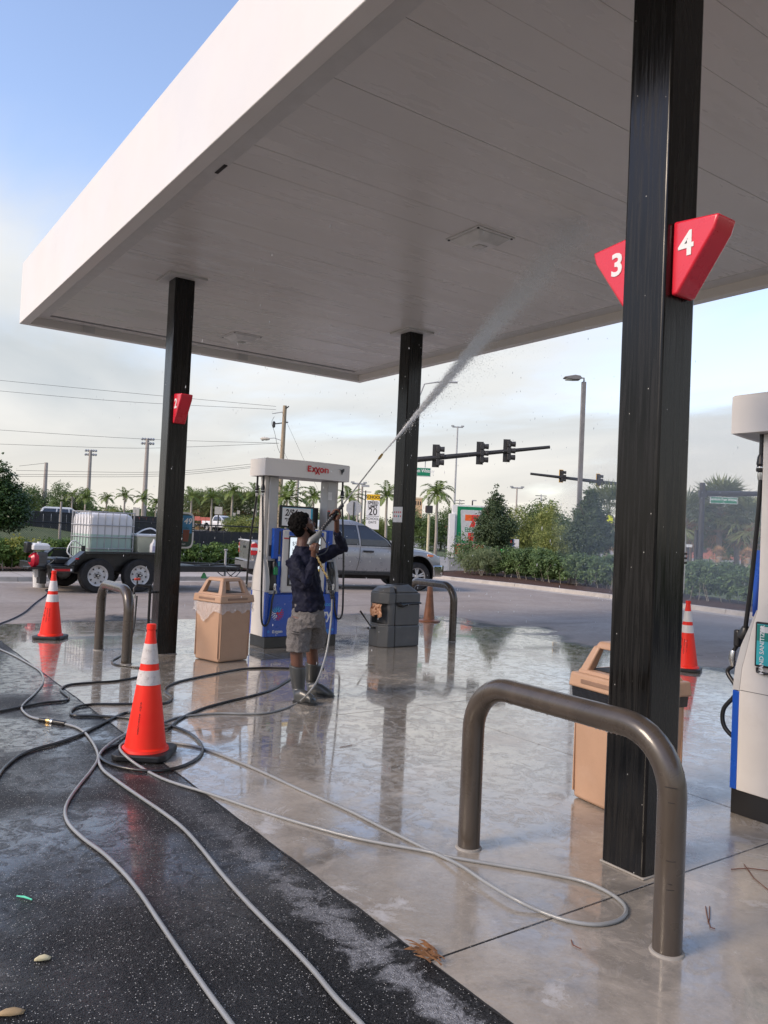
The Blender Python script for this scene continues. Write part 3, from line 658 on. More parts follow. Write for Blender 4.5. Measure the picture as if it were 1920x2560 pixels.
# ---------------------------------------------------------------- grey waste and windshield-wash station
GREYP = simple('grey_moulded_plastic', (0.092, 0.096, 0.098), 0.45, var=0.12, vscale=4, bump=0.15, bscale=120, dirt=0.12, dirtcol=(0.18, 0.17, 0.16))
PAPER = NT('soggy_brown_towel'); _c = PAPER.mix(PAPER.rng(PAPER.noise(16, 5, 0.7), 0.4, 0.6), (0.46, 0.24, 0.13), (0.70, 0.42, 0.27)); _c = PAPER.mix(PAPER.rng(PAPER.noise(26, 4, seed=3), 0.5, 0.62), _c, (0.22, 0.07, 0.02)); PAPER.set(col=_c, rough=0.7); PAPER.bump(PAPER.noise(30, 4), 0.8, 0.01); PAPER = PAPER.m
def waste_station():
    t = thing('waste_station', 'grey plastic waste and windshield wash station at the foot of the middle column', 'waste station', (6.46, 9.08, 0))
    W_, Dp = 0.64, 0.38
    def foot(o): return [(0.20, -o), (0.085, -o), (-o, 0.10), (-o, Dp-0.06), (0.06, Dp+o), (0.20, Dp+o)]
    MB().prism(foot(0.012), 0.0, 0.30, 'z').build('lower_service_body', GREYP, t, bevel=0.012, seg=3)
    # recess: back block plus cheeks
    MB().prism([(0.20, 0.0), (0.15, 0.0), (0.11, 0.06), (0.11, Dp), (0.20, Dp)], 0.30, 0.62, 'z').build('service_back', GREYP, t, bevel=0.008)
    MB().prism([(0.15, 0.0), (0.112, 0.015), (0.095, 0.045), (0.12, 0.06)], 0.30, 0.62, 'z').build('service_cheek', GREYP, t, bevel=0.004)
    MB().prism([(0.12, Dp-0.05), (0.0, Dp-0.09), (0.04, Dp), (0.15, Dp)], 0.30, 0.62, 'z').build('service_cheek', GREYP, t, bevel=0.004)
    MB().prism([(0.112,-0.004),(0.082,-0.004),(0.0,0.10),(0.0,Dp-0.07),(0.112,Dp-0.07)], 0.30, 0.325, 'z').build('bucket_rim', GREYP, t, bevel=0.006)
    MB().box(0.02, 0.10, 0.10, 0.26, 0.322, 0.328).build('wash_bucket', DARK, t)
    MB().prism(foot(0.008), 0.605, 0.76, 'z').build('upper_service_body', GREYP, t, bevel=0.014, seg=3)
    top = [[(x, y, 0.76) for x, y in foot(0.006)], [(0.20, 0.04, 0.845), (0.13, 0.05, 0.845), (0.06, 0.12, 0.825), (0.06, Dp-0.10, 0.825), (0.13, Dp-0.04, 0.845), (0.20, Dp-0.04, 0.845)]]
    MB().loft(top).build('service_hood', GREYP, t, bevel=0.02, seg=3)
    # bin half
    MB().box(0.212, W_+0.006, -0.006, Dp+0.006, 0.0, 0.30).build('lower_bin_body', GREYP, t, bevel=0.02, seg=3)
    MB().box(0.212, W_, 0.0, Dp, 0.302, 0.60).build('middle_bin_body', GREYP, t, bevel=0.014, seg=3)
    MB().box(0.212, W_+0.004, -0.004, Dp+0.004, 0.615, 0.76).build('upper_bin_body', GREYP, t, bevel=0.018, seg=3)
    MB().loft([[(0.212, 0.0, 0.76), (W_, 0.0, 0.76), (W_, Dp, 0.76), (0.212, Dp, 0.76)], [(0.212, 0.05, 0.86), (W_-0.16, 0.06, 0.875), (W_-0.16, Dp-0.06, 0.875), (0.212, Dp-0.05, 0.86)]]).build('bin_hood', GREYP, t, bevel=0.028, seg=3)
    MB().box(0.33, 0.50, 0.10, 0.24, 0.872, 0.879).build('bin_opening', DARK, t, bevel=0.01)
    MB().box(0.20, 0.212, 0.012, Dp, 0.0, 0.82).build('seam', DARK, t)
    band = MB()
    band.tube([(0.215, -0.010, 0.598), (0.27, -0.03, 0.602), (0.31, -0.026, 0.588), (0.42, -0.016, 0.606), (0.55, -0.012, 0.612), (W_+0.006, -0.008, 0.616), (W_+0.01, 0.10, 0.612)], [0.012, 0.034, 0.030, 0.018, 0.014, 0.013, 0.012], 8)
    band.build('bag_knot', BLKBAG, t, smooth=60)
    # folded towel
    vs = []; n = 10
    rings = []
    for i in range(n+1):
        y = 0.03 + 0.25*i/n; rings.append(y)
    mb = MB(); g = []
    for j, z in enumerate((0.60, 0.57, 0.52, 0.47, 0.43)):
        row = [( -0.012 - 0.02*math.sin(j*1.3+i*1.7) - 0.012*j*0.3, y, z - 0.02*math.sin(i*1.1)*(j/4)) for i, y in enumerate(rings)]
        g.append(row)
    V = [v for r_ in g for v in r_]; F = [(j*(n+1)+i, j*(n+1)+i+1, (j+1)*(n+1)+i+1, (j+1)*(n+1)+i) for j in range(4) for i in range(n)]
    tw = mb.add(V, F).build('towel', PAPER, None, smooth=60, recalc=False); tw.location = (6.46, 9.08, 0)
    m = tw.modifiers.new('thick', 'SOLIDIFY'); m.thickness = 0.006
    tag(tw, 'soggy brown paper towel hanging from the grey waste station', 'paper towel')
    sq = thing('squeegee', 'black squeegee handle leaning out of the grey waste station', 'squeegee', (0, 0, 0))
    a = onY(927, 1566, 9.25); b = onY(901, 1528, 9.18)
    MB().tube([a, a.lerp(b, 0.5), b], [0.008, 0.009, 0.014], 10).build('handle', BLK, sq)
    MB().box(-0.07, 0.07, -0.012, 0.012, -0.015, 0.012).build('blade_head', BLK, sq, loc=a + Vector((0.02, 0, -0.02)))
waste_station()

# ================================================================ FUEL DISPENSERS
DGREY = simple('dispenser_grey', (0.47, 0.465, 0.455), 0.4, var=0.06, dirt=0.15, dirtcol=(0.30, 0.29, 0.27))
DWHITE = simple('dispenser_white', (0.64, 0.61, 0.57), 0.42, var=0.05, vscale=3, dirt=0.18, dirtcol=(0.42, 0.38, 0.33))
CAPM = simple('dispenser_cap_white', (0.75, 0.72, 0.69), 0.4, var=0.03, vscale=2)
DBLUE = simple('dispenser_blue', (0.008, 0.075, 0.42), 0.3, var=0.08, coat=0.2); DBLUE2 = simple('dispenser_bubble_blue', (0.02, 0.22, 0.62), 0.3)
HOSEB = simple('black_fuel_hose', (0.014, 0.014, 0.015), 0.32); CHROME = simple('brushed_metal', (0.55, 0.55, 0.54), 0.25, metal=0.9)
REDL = simple('logo_red', (0.62, 0.02, 0.03), 0.4); NGREEN = simple('green_nozzle_cover', (0.01, 0.20, 0.07), 0.3); CYAN = simple('cyan_print', (0.05, 0.42, 0.60), 0.4)
SCR = glow('lit_screen_white', (0.80, 0.88, 0.95), 0.75); SCRB = glow('lit_screen_blue', (0.10, 0.25, 0.70), 0.5); SCRY = glow('lit_screen_yellow', (0.9, 0.6, 0.1), 0.6)
LBL = simple('label_white', (0.70, 0.69, 0.67), 0.5); LBLG = simple('label_green', (0.03, 0.28, 0.10), 0.5); LBLR = simple('label_red', (0.55, 0.05, 0.05), 0.5); LBLK = simple('label_dark', (0.05, 0.05, 0.055), 0.5)
def logo(parent, mat, cx, cz, w, y, rot180=False):
    # wordmark: E, a crossed pair of tall X strokes, then 'on'
    k = w / 0.34
    def P_(x, z): return (cx + (x-0.17)*k, z*k + cz)
    def poly(pts, nm='logo_letter'):
        MB().prism([P_(*p) for p in pts], y-0.0015, y, 'y').build(nm, mat, parent, smooth=0)
    H = 0.085; s = 0.021
    poly([(0,0),(s,0),(s,H),(0,H)]); poly([(s,H-s),(0.058,H-s),(0.058,H),(s,H)]); poly([(s,0.036),(0.052,0.036),(0.052,0.050),(s,0.050)]); poly([(s,0),(0.058,0),(0.058,s),(s,s)])
    def bar(x0, z0, x1, z1, wd=0.014): poly([(x0,z0),(x0+wd*1.5,z0),(x1+wd*1.5,z1),(x1,z1)])
    bar(0.066, 0.066, 0.112, 0.0); bar(0.066, 0.0, 0.112, 0.066); bar(0.118, -0.030, 0.178, 0.072); bar(0.118, 0.072, 0.178, -0.030)
    def ring(x, z, ro, ri):
        n = 20; vs = []; fs = []
        for i in range(n):
            a = 2*PI*i/n
            for r_ in (ro, ri):
                px, pz = P_(x+r_*math.cos(a), z+r_*math.sin(a)); vs += [(px, y-0.0015, pz)]
        for i in range(n): fs.append((2*i, 2*((i+1) % n), 2*((i+1) % n)+1, 2*i+1))
        o = MB().add(vs, fs).build('logo_letter', mat, parent, smooth=0, recalc=False)
    ring(0.226, 0.033, 0.036, 0.016)
    poly([(0.270,0),(0.291,0),(0.291,0.066),(0.270,0.066)]); poly([(0.288,0.048),(0.318,0.048),(0.318,0.062),(0.288,0.062)]); poly([(0.315,0),(0.336,0),(0.336,0.054),(0.318,0.062)])
def dispenser(loc, label, alt=False):
    t = thing('fuel_dispenser', label, 'fuel pump', loc, 0, 'fuel dispensers under the canopy')
    L_, Dp = 1.105, 0.44
    MB().box(0.0, L_, 0.0, Dp, 0.0, 0.148).build('plinth', BLK, t, bevel=0.004)
    MB().box(0.03, L_-0.03, 0.004, Dp-0.004, 0.15, 0.715).build('lower_cabinet', DBLUE, t, bevel=0.004)
    prof = [(0.0,0.15),(0.0,0.74),(0.012,0.88),(0.045,1.02),(0.10,1.15),(0.135,1.24),(0.145,1.40),(0.145,2.295),(0.295,2.295),(0.295,1.40),(0.305,1.24),(0.34,1.15),(0.395,1.02),(0.428,0.88),(0.44,0.74),(0.44,0.15)]
    ins = lambda y, z: y + (0.043 if y < 0.22 else -0.043) if z < 1.10 else y + (0.02 if y < 0.22 else -0.02)*max(0, (1.3-z)/0.2)
    prof2 = [(ins(y, z), z) for y, z in prof]
    for x0, x1 in ((-0.02, 0.03), (L_-0.03, L_+0.02)):
        MB().prism(prof2, x0, x1, 'x').build('end_panel', DWHITE, t, bevel=0.006, seg=3)
        xo = x0-0.0015 if x0 < 0.5 else x1; MB().box(xo, xo+0.0015, 0.05, 0.39, 0.748, 0.751).build('panel_seam', LBLK, t); MB().lathe([(0.012,0),(0.012,0.004)], 12, (xo-0.002, 0.22, 1.28), 'x').build('panel_lock', CHROME, t)
        xa, xb = (x0+0.003, x1-0.003)
        for s_ in (0, 1):
            f = lambda v: v if s_ == 0 else Dp-v
            a, b = sorted((f(0.0), f(0.0425))); MB().box(xa, xb, a, b, 0.152, 0.742).build('blue_corner_trim', DBLUE, t, bevel=0.003)
            o_ = [(0.0,0.746),(0.012,0.88),(0.045,1.02),(0.10,1.15),(0.135,1.24)]; i_ = [(ins(y, z)-0.001, z) for y, z in o_]
            MB().prism([(f(y), z) for y, z in o_] + [(f(y), z) for y, z in i_[::-1]], xa, xb, 'x').build('grey_corner_trim', DGREY, t)
    # inner pedestal of each end: carries the pillar and the nozzle boots
    for k, (x0, x1) in enumerate(((0.03, 0.165), (L_-0.165, L_-0.03))):
        MB().box(x0, x1, 0.115, Dp-0.115, 0.72, 2.295).build('pillar', DGREY, t, bevel=0.012, seg=3)
        for s_ in (0, 1):
            yy = lambda v: v if s_ == 0 else Dp - v
            a, b = sorted((yy(0.02), yy(0.10)))
            MB().box(x0, x1, a, b, 0.72, 0.765).build('boot_sill', DGREY, t, bevel=0.006)
            pr = [(yy(0.11), 0.766), (yy(0.095), 0.766), (yy(0.06), 1.10), (yy(0.09), 1.16), (yy(0.11), 1.16)]
            MB().prism(pr, x0+0.006, x1-0.002, 'x').build('nozzle_boot', BLK, t, bevel=0.004)
            MB().prism([(yy(0.02), 0.766), (yy(0.012), 0.88), (yy(0.045), 1.03), (yy(0.105), 1.18), (yy(0.11), 1.18), (yy(0.11), 0.766)], x0, x0+0.012, 'x').build('boot_cheek', DWHITE, t, bevel=0.003)
            # hose: breakaway under the cap, long loop, back up to the nozzle
            e = 0 if k == 0 else 1; sx = -1 if k == 0 else 1
            xe = -0.065 if k == 0 else L_+0.065
            xn = x0 + 0.075 if k == 0 else x1 - 0.075
            ytop = yy(0.13 if k == 0 else 0.10); yo = yy(-0.03)
            nz = thing_part('nozzle', t)
            top = Vector((xn-sx*0.015, yy(0.045), 1.12)); tip = Vector((xn, yy(-0.03), 0.86))
            if alt and k == 0: top = Vector((xn, yy(0.0), 1.09)); tip = Vector((xn, yy(-0.075), 0.96))
            MB().tube([top + Vector((0, 0, 0.035)), top, top.lerp(tip, 0.3)], [0.020, 0.036, 0.034], 12).build('nozzle_body', BLK, nz, smooth=50)
            MB().box(-0.028, 0.028, -0.020, 0.020, -0.055, 0.055).build('nozzle_cover', NGREEN if s_ == 0 and k == 0 else BLK, nz, bevel=0.012, loc=top.lerp(tip, 0.35) + Vector((0, -0.02 if s_ == 0 else 0.02, 0)))
            MB().tube([top.lerp(tip, 0.55), tip], [0.014, 0.013], 10).build('handle', BLK, nz, smooth=50)
            MB().tube([tip, tip + Vector((0.012*sx, 0, -0.045)), tip + Vector((0.0, 0, -0.09))], [0.020, 0.022, 0.019], 12).build('swivel', CHROME, nz, smooth=50)
            h0 = tip + Vector((0, 0, -0.09)); 
            low = 0.30 if k == 0 else 0.36
            if alt and k == 0: xe, ytop = 0.0, yy(0.125)
            pts = [h0, h0 + Vector((-0.035*(-sx)*1.0, 0, -0.12)), Vector((xn+sx*0.055, yo, low+0.13)), Vector(((xn+xe)/2+sx*0.02, yo, low+0.012)), Vector((xe+sx*0.005, yy(-0.03), low+0.07)), Vector((xe+sx*0.02, yy(-0.01), 0.75)), Vector((xe+sx*0.015, yy(0.03), 1.4)), Vector((xe, ytop, 2.02))]
            if alt and k == 0:
                sg = -1 if s_ == 0 else 1
                loop = [h0, h0+Vector((0, sg*0.035, -0.05)), Vector((0.08, yy(-0.03)+sg*0.0, 0.72)), Vector((0.06, yy(-0.10), 0.60)), Vector((0.05, yy(-0.09), 0.50)), Vector((0.06, yy(-0.02), 0.435)), Vector((0.09, yy(0.03), 0.42))]
                MB().tube(bez(loop, 8), 0.0135, 10).build('hose', HOSEB, t, smooth=60)
                pts = [Vector((0.05, yy(0.03), 1.12)), Vector((0.02, yy(0.075), 1.40)), Vector((0.0, yy(0.115), 1.80)), Vector((xe, ytop, 2.02))]
            MB().tube(bez(pts, 8), 0.0135, 10).build('hose', HOSEB, t, smooth=60)
            b0 = Vector((xe, ytop, 2.02))
            MB().lathe([(0.017,0),(0.020,0.02),(0.020,0.045),(0.015,0.05)], 14, b0).build('hose_ferrule', CHROME, t, smooth=40)
            MB().lathe([(0.026,0.05),(0.028,0.06),(0.028,0.075),(0.024,0.078),(0.024,0.09),(0.028,0.095),(0.022,0.14),(0.015,0.155)], 14, b0).build('breakaway', BLK, t, smooth=40)
            MB().lathe([(0.0275,0.068),(0.0285,0.072),(0.0275,0.078)], 14, b0, caps=False).build('breakaway_ring', CHROME, t)
            MB().lathe([(0.014,0.155),(0.014,0.30)], 12, b0).build('whip_hose', HOSEB, t, smooth=40)
    # cap: lens plan, white skirt
    n = 18; rf = []; hx0, hx1 = -0.115, L_+0.105
    for i in range(n+1):
        u = i/n; rf.append((hx0+(hx1-hx0)*u, -0.005-0.10*math.sin(PI*u)))
    plan = rf + [(x, Dp-y) for x, y in rf[::-1]]
    plan2 = [((x-0.55)*0.985+0.55, (y-0.22)*0.95+0.22) for x, y in plan]
    MB().loft([[(x, y, 2.297) for x, y in plan], [(x, y, 2.52) for x, y in plan], [(x, y, 2.53) for x, y in plan2]]).build('cap', CAPM, t, smooth=30)
    MB().prism([((x-0.55)*0.96+0.55, (y-0.22)*0.90+0.22) for x, y in plan], 2.2955, 2.2965, 'z').build('cap_underside', DGREY, t)
    for s_ in (0, 1):
        fr = thing_part('front_side' if s_ == 0 else 'back_side', t)
        if s_ == 1:
            fr.matrix_local = Matrix.Translation((L_, Dp, 0)) @ Matrix.Rotation(PI, 4, 'Z')
        # centre cabinet
        MB().box(0.167, L_-0.167, 0.05, 0.218, 0.717, 1.60).build('upper_cabinet', DBLUE, fr, bevel=0.006)
        for xa_, xb_ in ((0.092, 0.1665), (L_-0.1665, L_-0.092)): MB().box(xa_, xb_, 0.045, 0.2175, 1.19, 1.598).build('cabinet_shoulder', DBLUE, fr, bevel=0.004)
        MB().box(0.215, L_-0.215, 0.012, 0.052, 0.735, 1.585).build('bezel', DWHITE, fr, bevel=0.018, seg=3)
        MB().box(0.30, 0.80, -0.002, 0.013, 0.83, 1.50).build('screen_frame', BLK, fr, bevel=0.006)
        MB().box(0.30, 0.84, -0.0005, 0.012, 1.508, 1.565).build('header_strip', DBLUE, fr, bevel=0.003)
        MB().box(0.315, 0.785, -0.0045, -0.0022, 1.06, 1.485).build('display', SCR, fr)
        MB().box(0.315, 0.785, -0.0045, -0.0022, 1.005, 1.055).build('display_strip', SCRY, fr)
        MB().box(0.315, 0.785, -0.0045, -0.0022, 0.94, 1.00).build('display_strip', SCRB, fr)
        MB().box(0.33, 0.42, -0.0045, -0.0022, 0.85, 0.92).build('keypad', DGREY, fr, bevel=0.002)
        text('$50', 0.075, simple('screen_text', (0.25, 0.27, 0.3), 0.5), fr, face_mtx((0.40, -0.0055, 1.40), (1,0,0), (0,0,1)))
        text('11.74', 0.055, MATS['screen_text'], fr, face_mtx((0.40, -0.0055, 1.32), (1,0,0), (0,0,1)))
        MB().box(0.222, 0.285, 0.0085, 0.0115, 1.48, 1.565).build('sticker', LBL, fr); MB().box(0.222, 0.30, 0.0075, 0.0083, 1.462, 1.480).build('sticker', LBLR, fr)
        MB().box(0.168, 0.195, 0.046, 0.0495, 1.25, 1.56).build('sticker', LBLK, fr); MB().box(0.17, 0.20, 0.046, 0.0495, 1.16, 1.22).build('sticker', LBL, fr); MB().box(0.17, 0.196, 0.046, 0.0495, 1.09, 1.15).build('sticker', CYAN, fr)
        MB().box(0.055, 0.088, 0.110, 0.1145, 1.22, 1.37).build('sticker', LBLK, fr); MB().box(0.095, 0.150, 0.110, 0.1145, 1.225, 1.31).build('sticker', LBL, fr); MB().box(0.098, 0.147, 0.107, 0.1098, 1.27, 1.305).build('sticker', LBLG, fr)
        MB().box(L_-0.160, L_-0.115, 0.110, 0.1145, 1.74, 1.86).build('sticker', LBLK, fr); MB().box(L_-0.160, L_-0.115, 0.109, 0.1143, 1.865, 1.88).build('sticker', LBLR, fr)
        MB().box(L_-0.160, L_-0.100, 0.110, 0.1145, 2.03, 2.14).build('sticker', LBL, fr)
        # media topper
        MB().box(0.19, 0.71, 0.08, 0.13, 1.615, 1.915).build('topper_frame', BLK, fr, bevel=0.008)
        MB().box(0.215, 0.685, 0.0775, 0.0795, 1.64, 1.89).build('topper_border', CYAN, fr)
        MB().box(0.215, 0.655, 0.0755, 0.0773, 1.64, 1.885).build('topper_panel', SIGNW, fr)
        text('2/$4', 0.125, INK, fr, face_mtx((0.345, 0.0745, 1.815), (1,0,0), (0,0,1)), bold=0.003, shear=0.25, xs=0.8)
        text('Mix & Match', 0.030, INK, fr, face_mtx((0.33, 0.0745, 1.735), (1,0,0), (0,0,1)), bold=0.001, shear=0.2)
        text('20 oz. drinks', 0.022, INK, fr, face_mtx((0.33, 0.0745, 1.706), (1,0,0), (0,0,1)), shear=0.2)
        logo(fr, REDL, 0.635, 2.385, 0.335, -0.112)
        # winged-horse badge reduced to its silhouette
        MB().prism([(1.00,2.46),(1.035,2.455),(1.07,2.47),(1.085,2.475),(1.085,2.44),(1.062,2.415),(1.052,2.385),(1.042,2.42),(1.03,2.45)], -0.062, -0.052, 'y').build('badge', LBLK, fr)
        # lower artwork
        cx, cz = 0.175, 0.46
        for ring_i, (rad, cnt, sz) in enumerate(((0.033, 6, 0.010), (0.052, 11, 0.0105), (0.072, 16, 0.009), (0.090, 20, 0.0055))):
            for i in range(cnt):
                a = 2*PI*i/cnt + ring_i*0.3
                mt = REDL if -1.9 < ((a+PI) % (2*PI))-PI < 0.75 else (CYAN if 0.75 <= ((a+PI) % (2*PI))-PI < 2.7 else SIGNW)
                MB().lathe([(0.0,-0.0015),(sz,-0.0015),(sz,0.0)], 8, (cx+rad*math.cos(a), 0.0035, cz+rad*math.sin(a)), 'y').build('emblem_dot', mt, fr, smooth=0)
        MB().lathe([(0.0,-0.0015),(0.018,-0.0015),(0.018,0.0)], 12, (cx, 0.0035, cz), 'y').build('emblem_dot', REDL, fr, smooth=0)
        text('Synergy', 0.205, SIGNW, fr, face_mtx((0.70, 0.002, 0.435), (1,0,0), (0,0,1)), bold=0.003)
        text('TECHNOLOGY', 0.052, CYAN, fr, face_mtx((0.86, 0.002, 0.565), (1,0,0), (0,0,1)), bold=0.0005)
        logo(fr, SIGNW, 0.185, 0.20, 0.15, 0.002)
        for bx, bz, br in ((0.97, 0.20, 0.030), (1.02, 0.30, 0.022), (0.90, 0.19, 0.018), (1.05, 0.22, 0.018), (0.05, 0.22, 0.02), (0.93, 0.27, 0.014)):
            MB().lathe([(0.0,-0.001),(br,-0.001),(br,0.0)], 16, (bx, 0.0036, bz), 'y').build('bubble_print', DBLUE2, fr, smooth=0)
    return t
def thing_part(name, parent):
    o = bpy.data.objects.new(name, None); COL.objects.link(o); o.parent = parent; o.empty_display_size = 0.05; return o
pump = dispenser((4.87, 9.53, 0), 'left fuel dispenser with white arched cap and blue base, behind the man')
pump2 = dispenser((4.60, 2.30, 0), 'right hand fuel dispenser with its hanging sanitizer sign, cut off by the photo edge', True)
sz = thing('hand_sanitizer_holder', 'black framed teal hand sanitizer sign on the end of the right hand dispenser', 'sanitizer holder', (4.575, 2.59, 1.045))
MB().box(-0.020, -0.001, -0.27, 0.004, -0.135, 0.130).build('case', BLK, sz, bevel=0.008)
MB().box(-0.0225, -0.0205, -0.255, -0.010, -0.122, 0.118).build('card', simple('teal_card', (0.04, 0.42, 0.45), 0.4), sz)
MB().box(-0.024, -0.0228, -0.250, -0.012, 0.02, 0.114).build('card_band', simple('green_card', (0.01, 0.22, 0.18), 0.4), sz)
MB().box(-0.0255, -0.0242, -0.120, -0.035, 0.07, 0.105).build('card_label', LBL, sz)
text('HAND SANITIZER', 0.036, SIGNW, sz, face_mtx((-0.0250, -0.045, -0.03), (0,0,1), (0,1,0)), bold=0.0006)
MB().tube([(-0.01,-0.01,-0.14),(-0.01,-0.01,-0.165),(-0.01,-0.06,-0.17),(-0.01,-0.09,-0.165),(-0.01,-0.09,-0.14)], 0.008, 8).build('bracket', BLK, sz)
# ================================================================ VEGETATION
def m_leaf(name, c1, c2, rough=0.55, trans=0.25, clump=0.8):
    s = NT(name); g = s.n('ShaderNodeNewGeometry')
    c = s.mix(g.outputs['Random Per Island'], c1, c2)
    c = s.mix(s.rng(s.noise(clump, 3, 0.6), 0.35, 0.65, 0, 0.45), c, tuple(min(1, v*1.55) for v in c2))
    c = s.mix(s.rng(s.noise(clump*1.3, 3, 0.6, seed=3), 0.5, 0.7, 0, 0.4), c, tuple(v*0.55 for v in c1))
    s.set(col=c, rough=rough, spec=0.35)
    tr = s.n('ShaderNodeBsdfTranslucent'); s.l(c, tr.inputs[0]); mx = s.n('ShaderNodeMixShader'); mx.inputs[0].default_value = trans
    s.l(s.p.outputs[0], mx.inputs[1]); s.l(tr.outputs[0], mx.inputs[2]); s.l(mx.outputs[0], s.out.inputs[0]); return s.m
LF_HEDGE = m_leaf('hedge_leaves', (0.051, 0.104, 0.023), (0.152, 0.225, 0.051), clump=1.6)
LF_HEDGE2 = m_leaf('cocoplum_leaves', (0.065, 0.123, 0.043), (0.16, 0.232, 0.087), clump=1.2)
LF_GOLD = m_leaf('golden_tip_leaves', (0.174, 0.217, 0.043), (0.377, 0.348, 0.072), clump=2)
LF_DARK = m_leaf('dark_glossy_leaves', (0.024, 0.05, 0.015), (0.07, 0.12, 0.035), 0.38, clump=1.4)
LF_MID = m_leaf('tree_leaves', (0.058, 0.099, 0.029), (0.145, 0.203, 0.065), clump=0.5)
LF_PALE = m_leaf('pale_tree_leaves', (0.131, 0.167, 0.043), (0.275, 0.297, 0.087), clump=0.6)
LF_GREY = m_leaf('grey_green_leaves', (0.109, 0.152, 0.072), (0.217, 0.254, 0.123), clump=1.0)
LF_CONE = m_leaf('conical_tree_leaves', (0.045, 0.075, 0.035), (0.10, 0.135, 0.06), clump=1.6)
LF_PALM = m_leaf('palm_fronds', (0.072, 0.123, 0.029), (0.217, 0.275, 0.072), clump=1)
LF_SABAL = m_leaf('sabal_fronds', (0.087, 0.123, 0.043), (0.232, 0.254, 0.109), clump=0.7)
LF_DEAD = m_leaf('dead_fronds', (0.29, 0.174, 0.087), (0.493, 0.319, 0.174), clump=0.9)
BARK = simple('bark', (0.16, 0.125, 0.095), 0.9, var=0.25, vscale=8, bump=0.6, bscale=30)
BARKP = simple('pale_palm_trunk', (0.34, 0.30, 0.25), 0.85, var=0.2, vscale=6, bump=0.4)
def leafmesh(name, centres, radii, n, size, up=0.35, aspect=0.5, clumps=60, csize=0.22, shell=0.55, seed=1, zmin=None):
    r = np.random.default_rng(seed)
    centres = np.array(centres, float); radii = np.array(radii, float)
    vol = radii.prod(axis=1)**0.67; pr = vol/vol.sum()
    k = r.choice(len(centres), clumps, p=pr)
    d = r.normal(size=(clumps, 3)); d /= np.linalg.norm(d, axis=1)[:, None]
    rad = (shell + (1-shell)*r.random(clumps))
    cc = centres[k] + d*radii[k]*rad[:, None]; cs = radii[k].mean(axis=1)*csize*(0.6+0.8*r.random(clumps))
    w = cs**2; i = r.choice(clumps, n, p=w/w.sum())
    p = cc[i] + r.normal(size=(n, 3))*cs[i][:, None]*np.array([1, 1, 0.8])
    if zmin is not None: p[:, 2] = np.maximum(p[:, 2], zmin + 0.05*r.random(n))
    nrm = r.normal(size=(n, 3)); nrm[:, 2] = np.abs(nrm[:, 2]) + up; nrm += 0.5*(p-cc[i])/cs[i][:, None]; nrm /= np.linalg.norm(nrm, axis=1)[:, None]
    a = np.cross(nrm, r.normal(size=(n, 3))); a /= np.linalg.norm(a, axis=1)[:, None]; b = np.cross(nrm, a)
    L = size*(0.6+0.8*r.random(n))[:, None]; Wd = L*aspect
    v = np.stack([p-a*L*0.5, p+b*Wd*0.5, p+a*L*0.5, p-b*Wd*0.5], axis=1).reshape(-1, 3)
    return quads(name, v)
def quads(name, v):
    n = len(v)//4; me = bpy.data.meshes.new(name)
    me.vertices.add(len(v)); me.vertices.foreach_set('co', v.astype(np.float32).ravel())
    me.loops.add(len(v)); me.loops.foreach_set('vertex_index', np.arange(len(v), dtype=np.int32))
    me.polygons.add(n); me.polygons.foreach_set('loop_start', np.arange(0, len(v), 4, dtype=np.int32)); me.polygons.foreach_set('loop_total', np.full(n, 4, dtype=np.int32))
    me.update(); return me
LM = {}
def crown(kind, i):
    key = (kind, i)
    if key in LM: return LM[key]
    s = 100*i + 7*len(kind)
    if kind == 'cone':
        c = [(0,0,z) for z in (1.35, 1.7, 2.1, 2.5, 2.85, 3.2, 3.5)]; r = [(0.74,0.74,0.22),(0.84,0.84,0.28),(0.76,0.76,0.30),(0.60,0.60,0.30),(0.43,0.43,0.28),(0.27,0.27,0.26),(0.12,0.12,0.22)]
        me = leafmesh('crown', c, r, 30000, 0.085, clumps=420, csize=0.19, shell=0.45, seed=s)
    elif kind == 'round':
        q = np.random.default_rng(s); c = [(q.normal()*0.9, q.normal()*0.9, 2.9+q.normal()*0.8) for _ in range(9)]; r = [(1.15+0.4*q.random(), 1.15+0.4*q.random(), 0.95+0.3*q.random()) for _ in range(9)]
        me = leafmesh('crown', c, r, 9000, 0.20, clumps=240, csize=0.22, seed=s)
    elif kind == 'wisp':
        q = np.random.default_rng(s); c = [(q.normal()*1.0, q.normal()*1.0, 2.6+q.normal()*0.8) for _ in range(12)]; r = [(0.8, 0.8, 0.9)]*12
        me = leafmesh('crown', c, r, 8000, 0.26, up=-0.2, aspect=0.22, clumps=220, csize=0.26, seed=s)
    LM[key] = me; return me
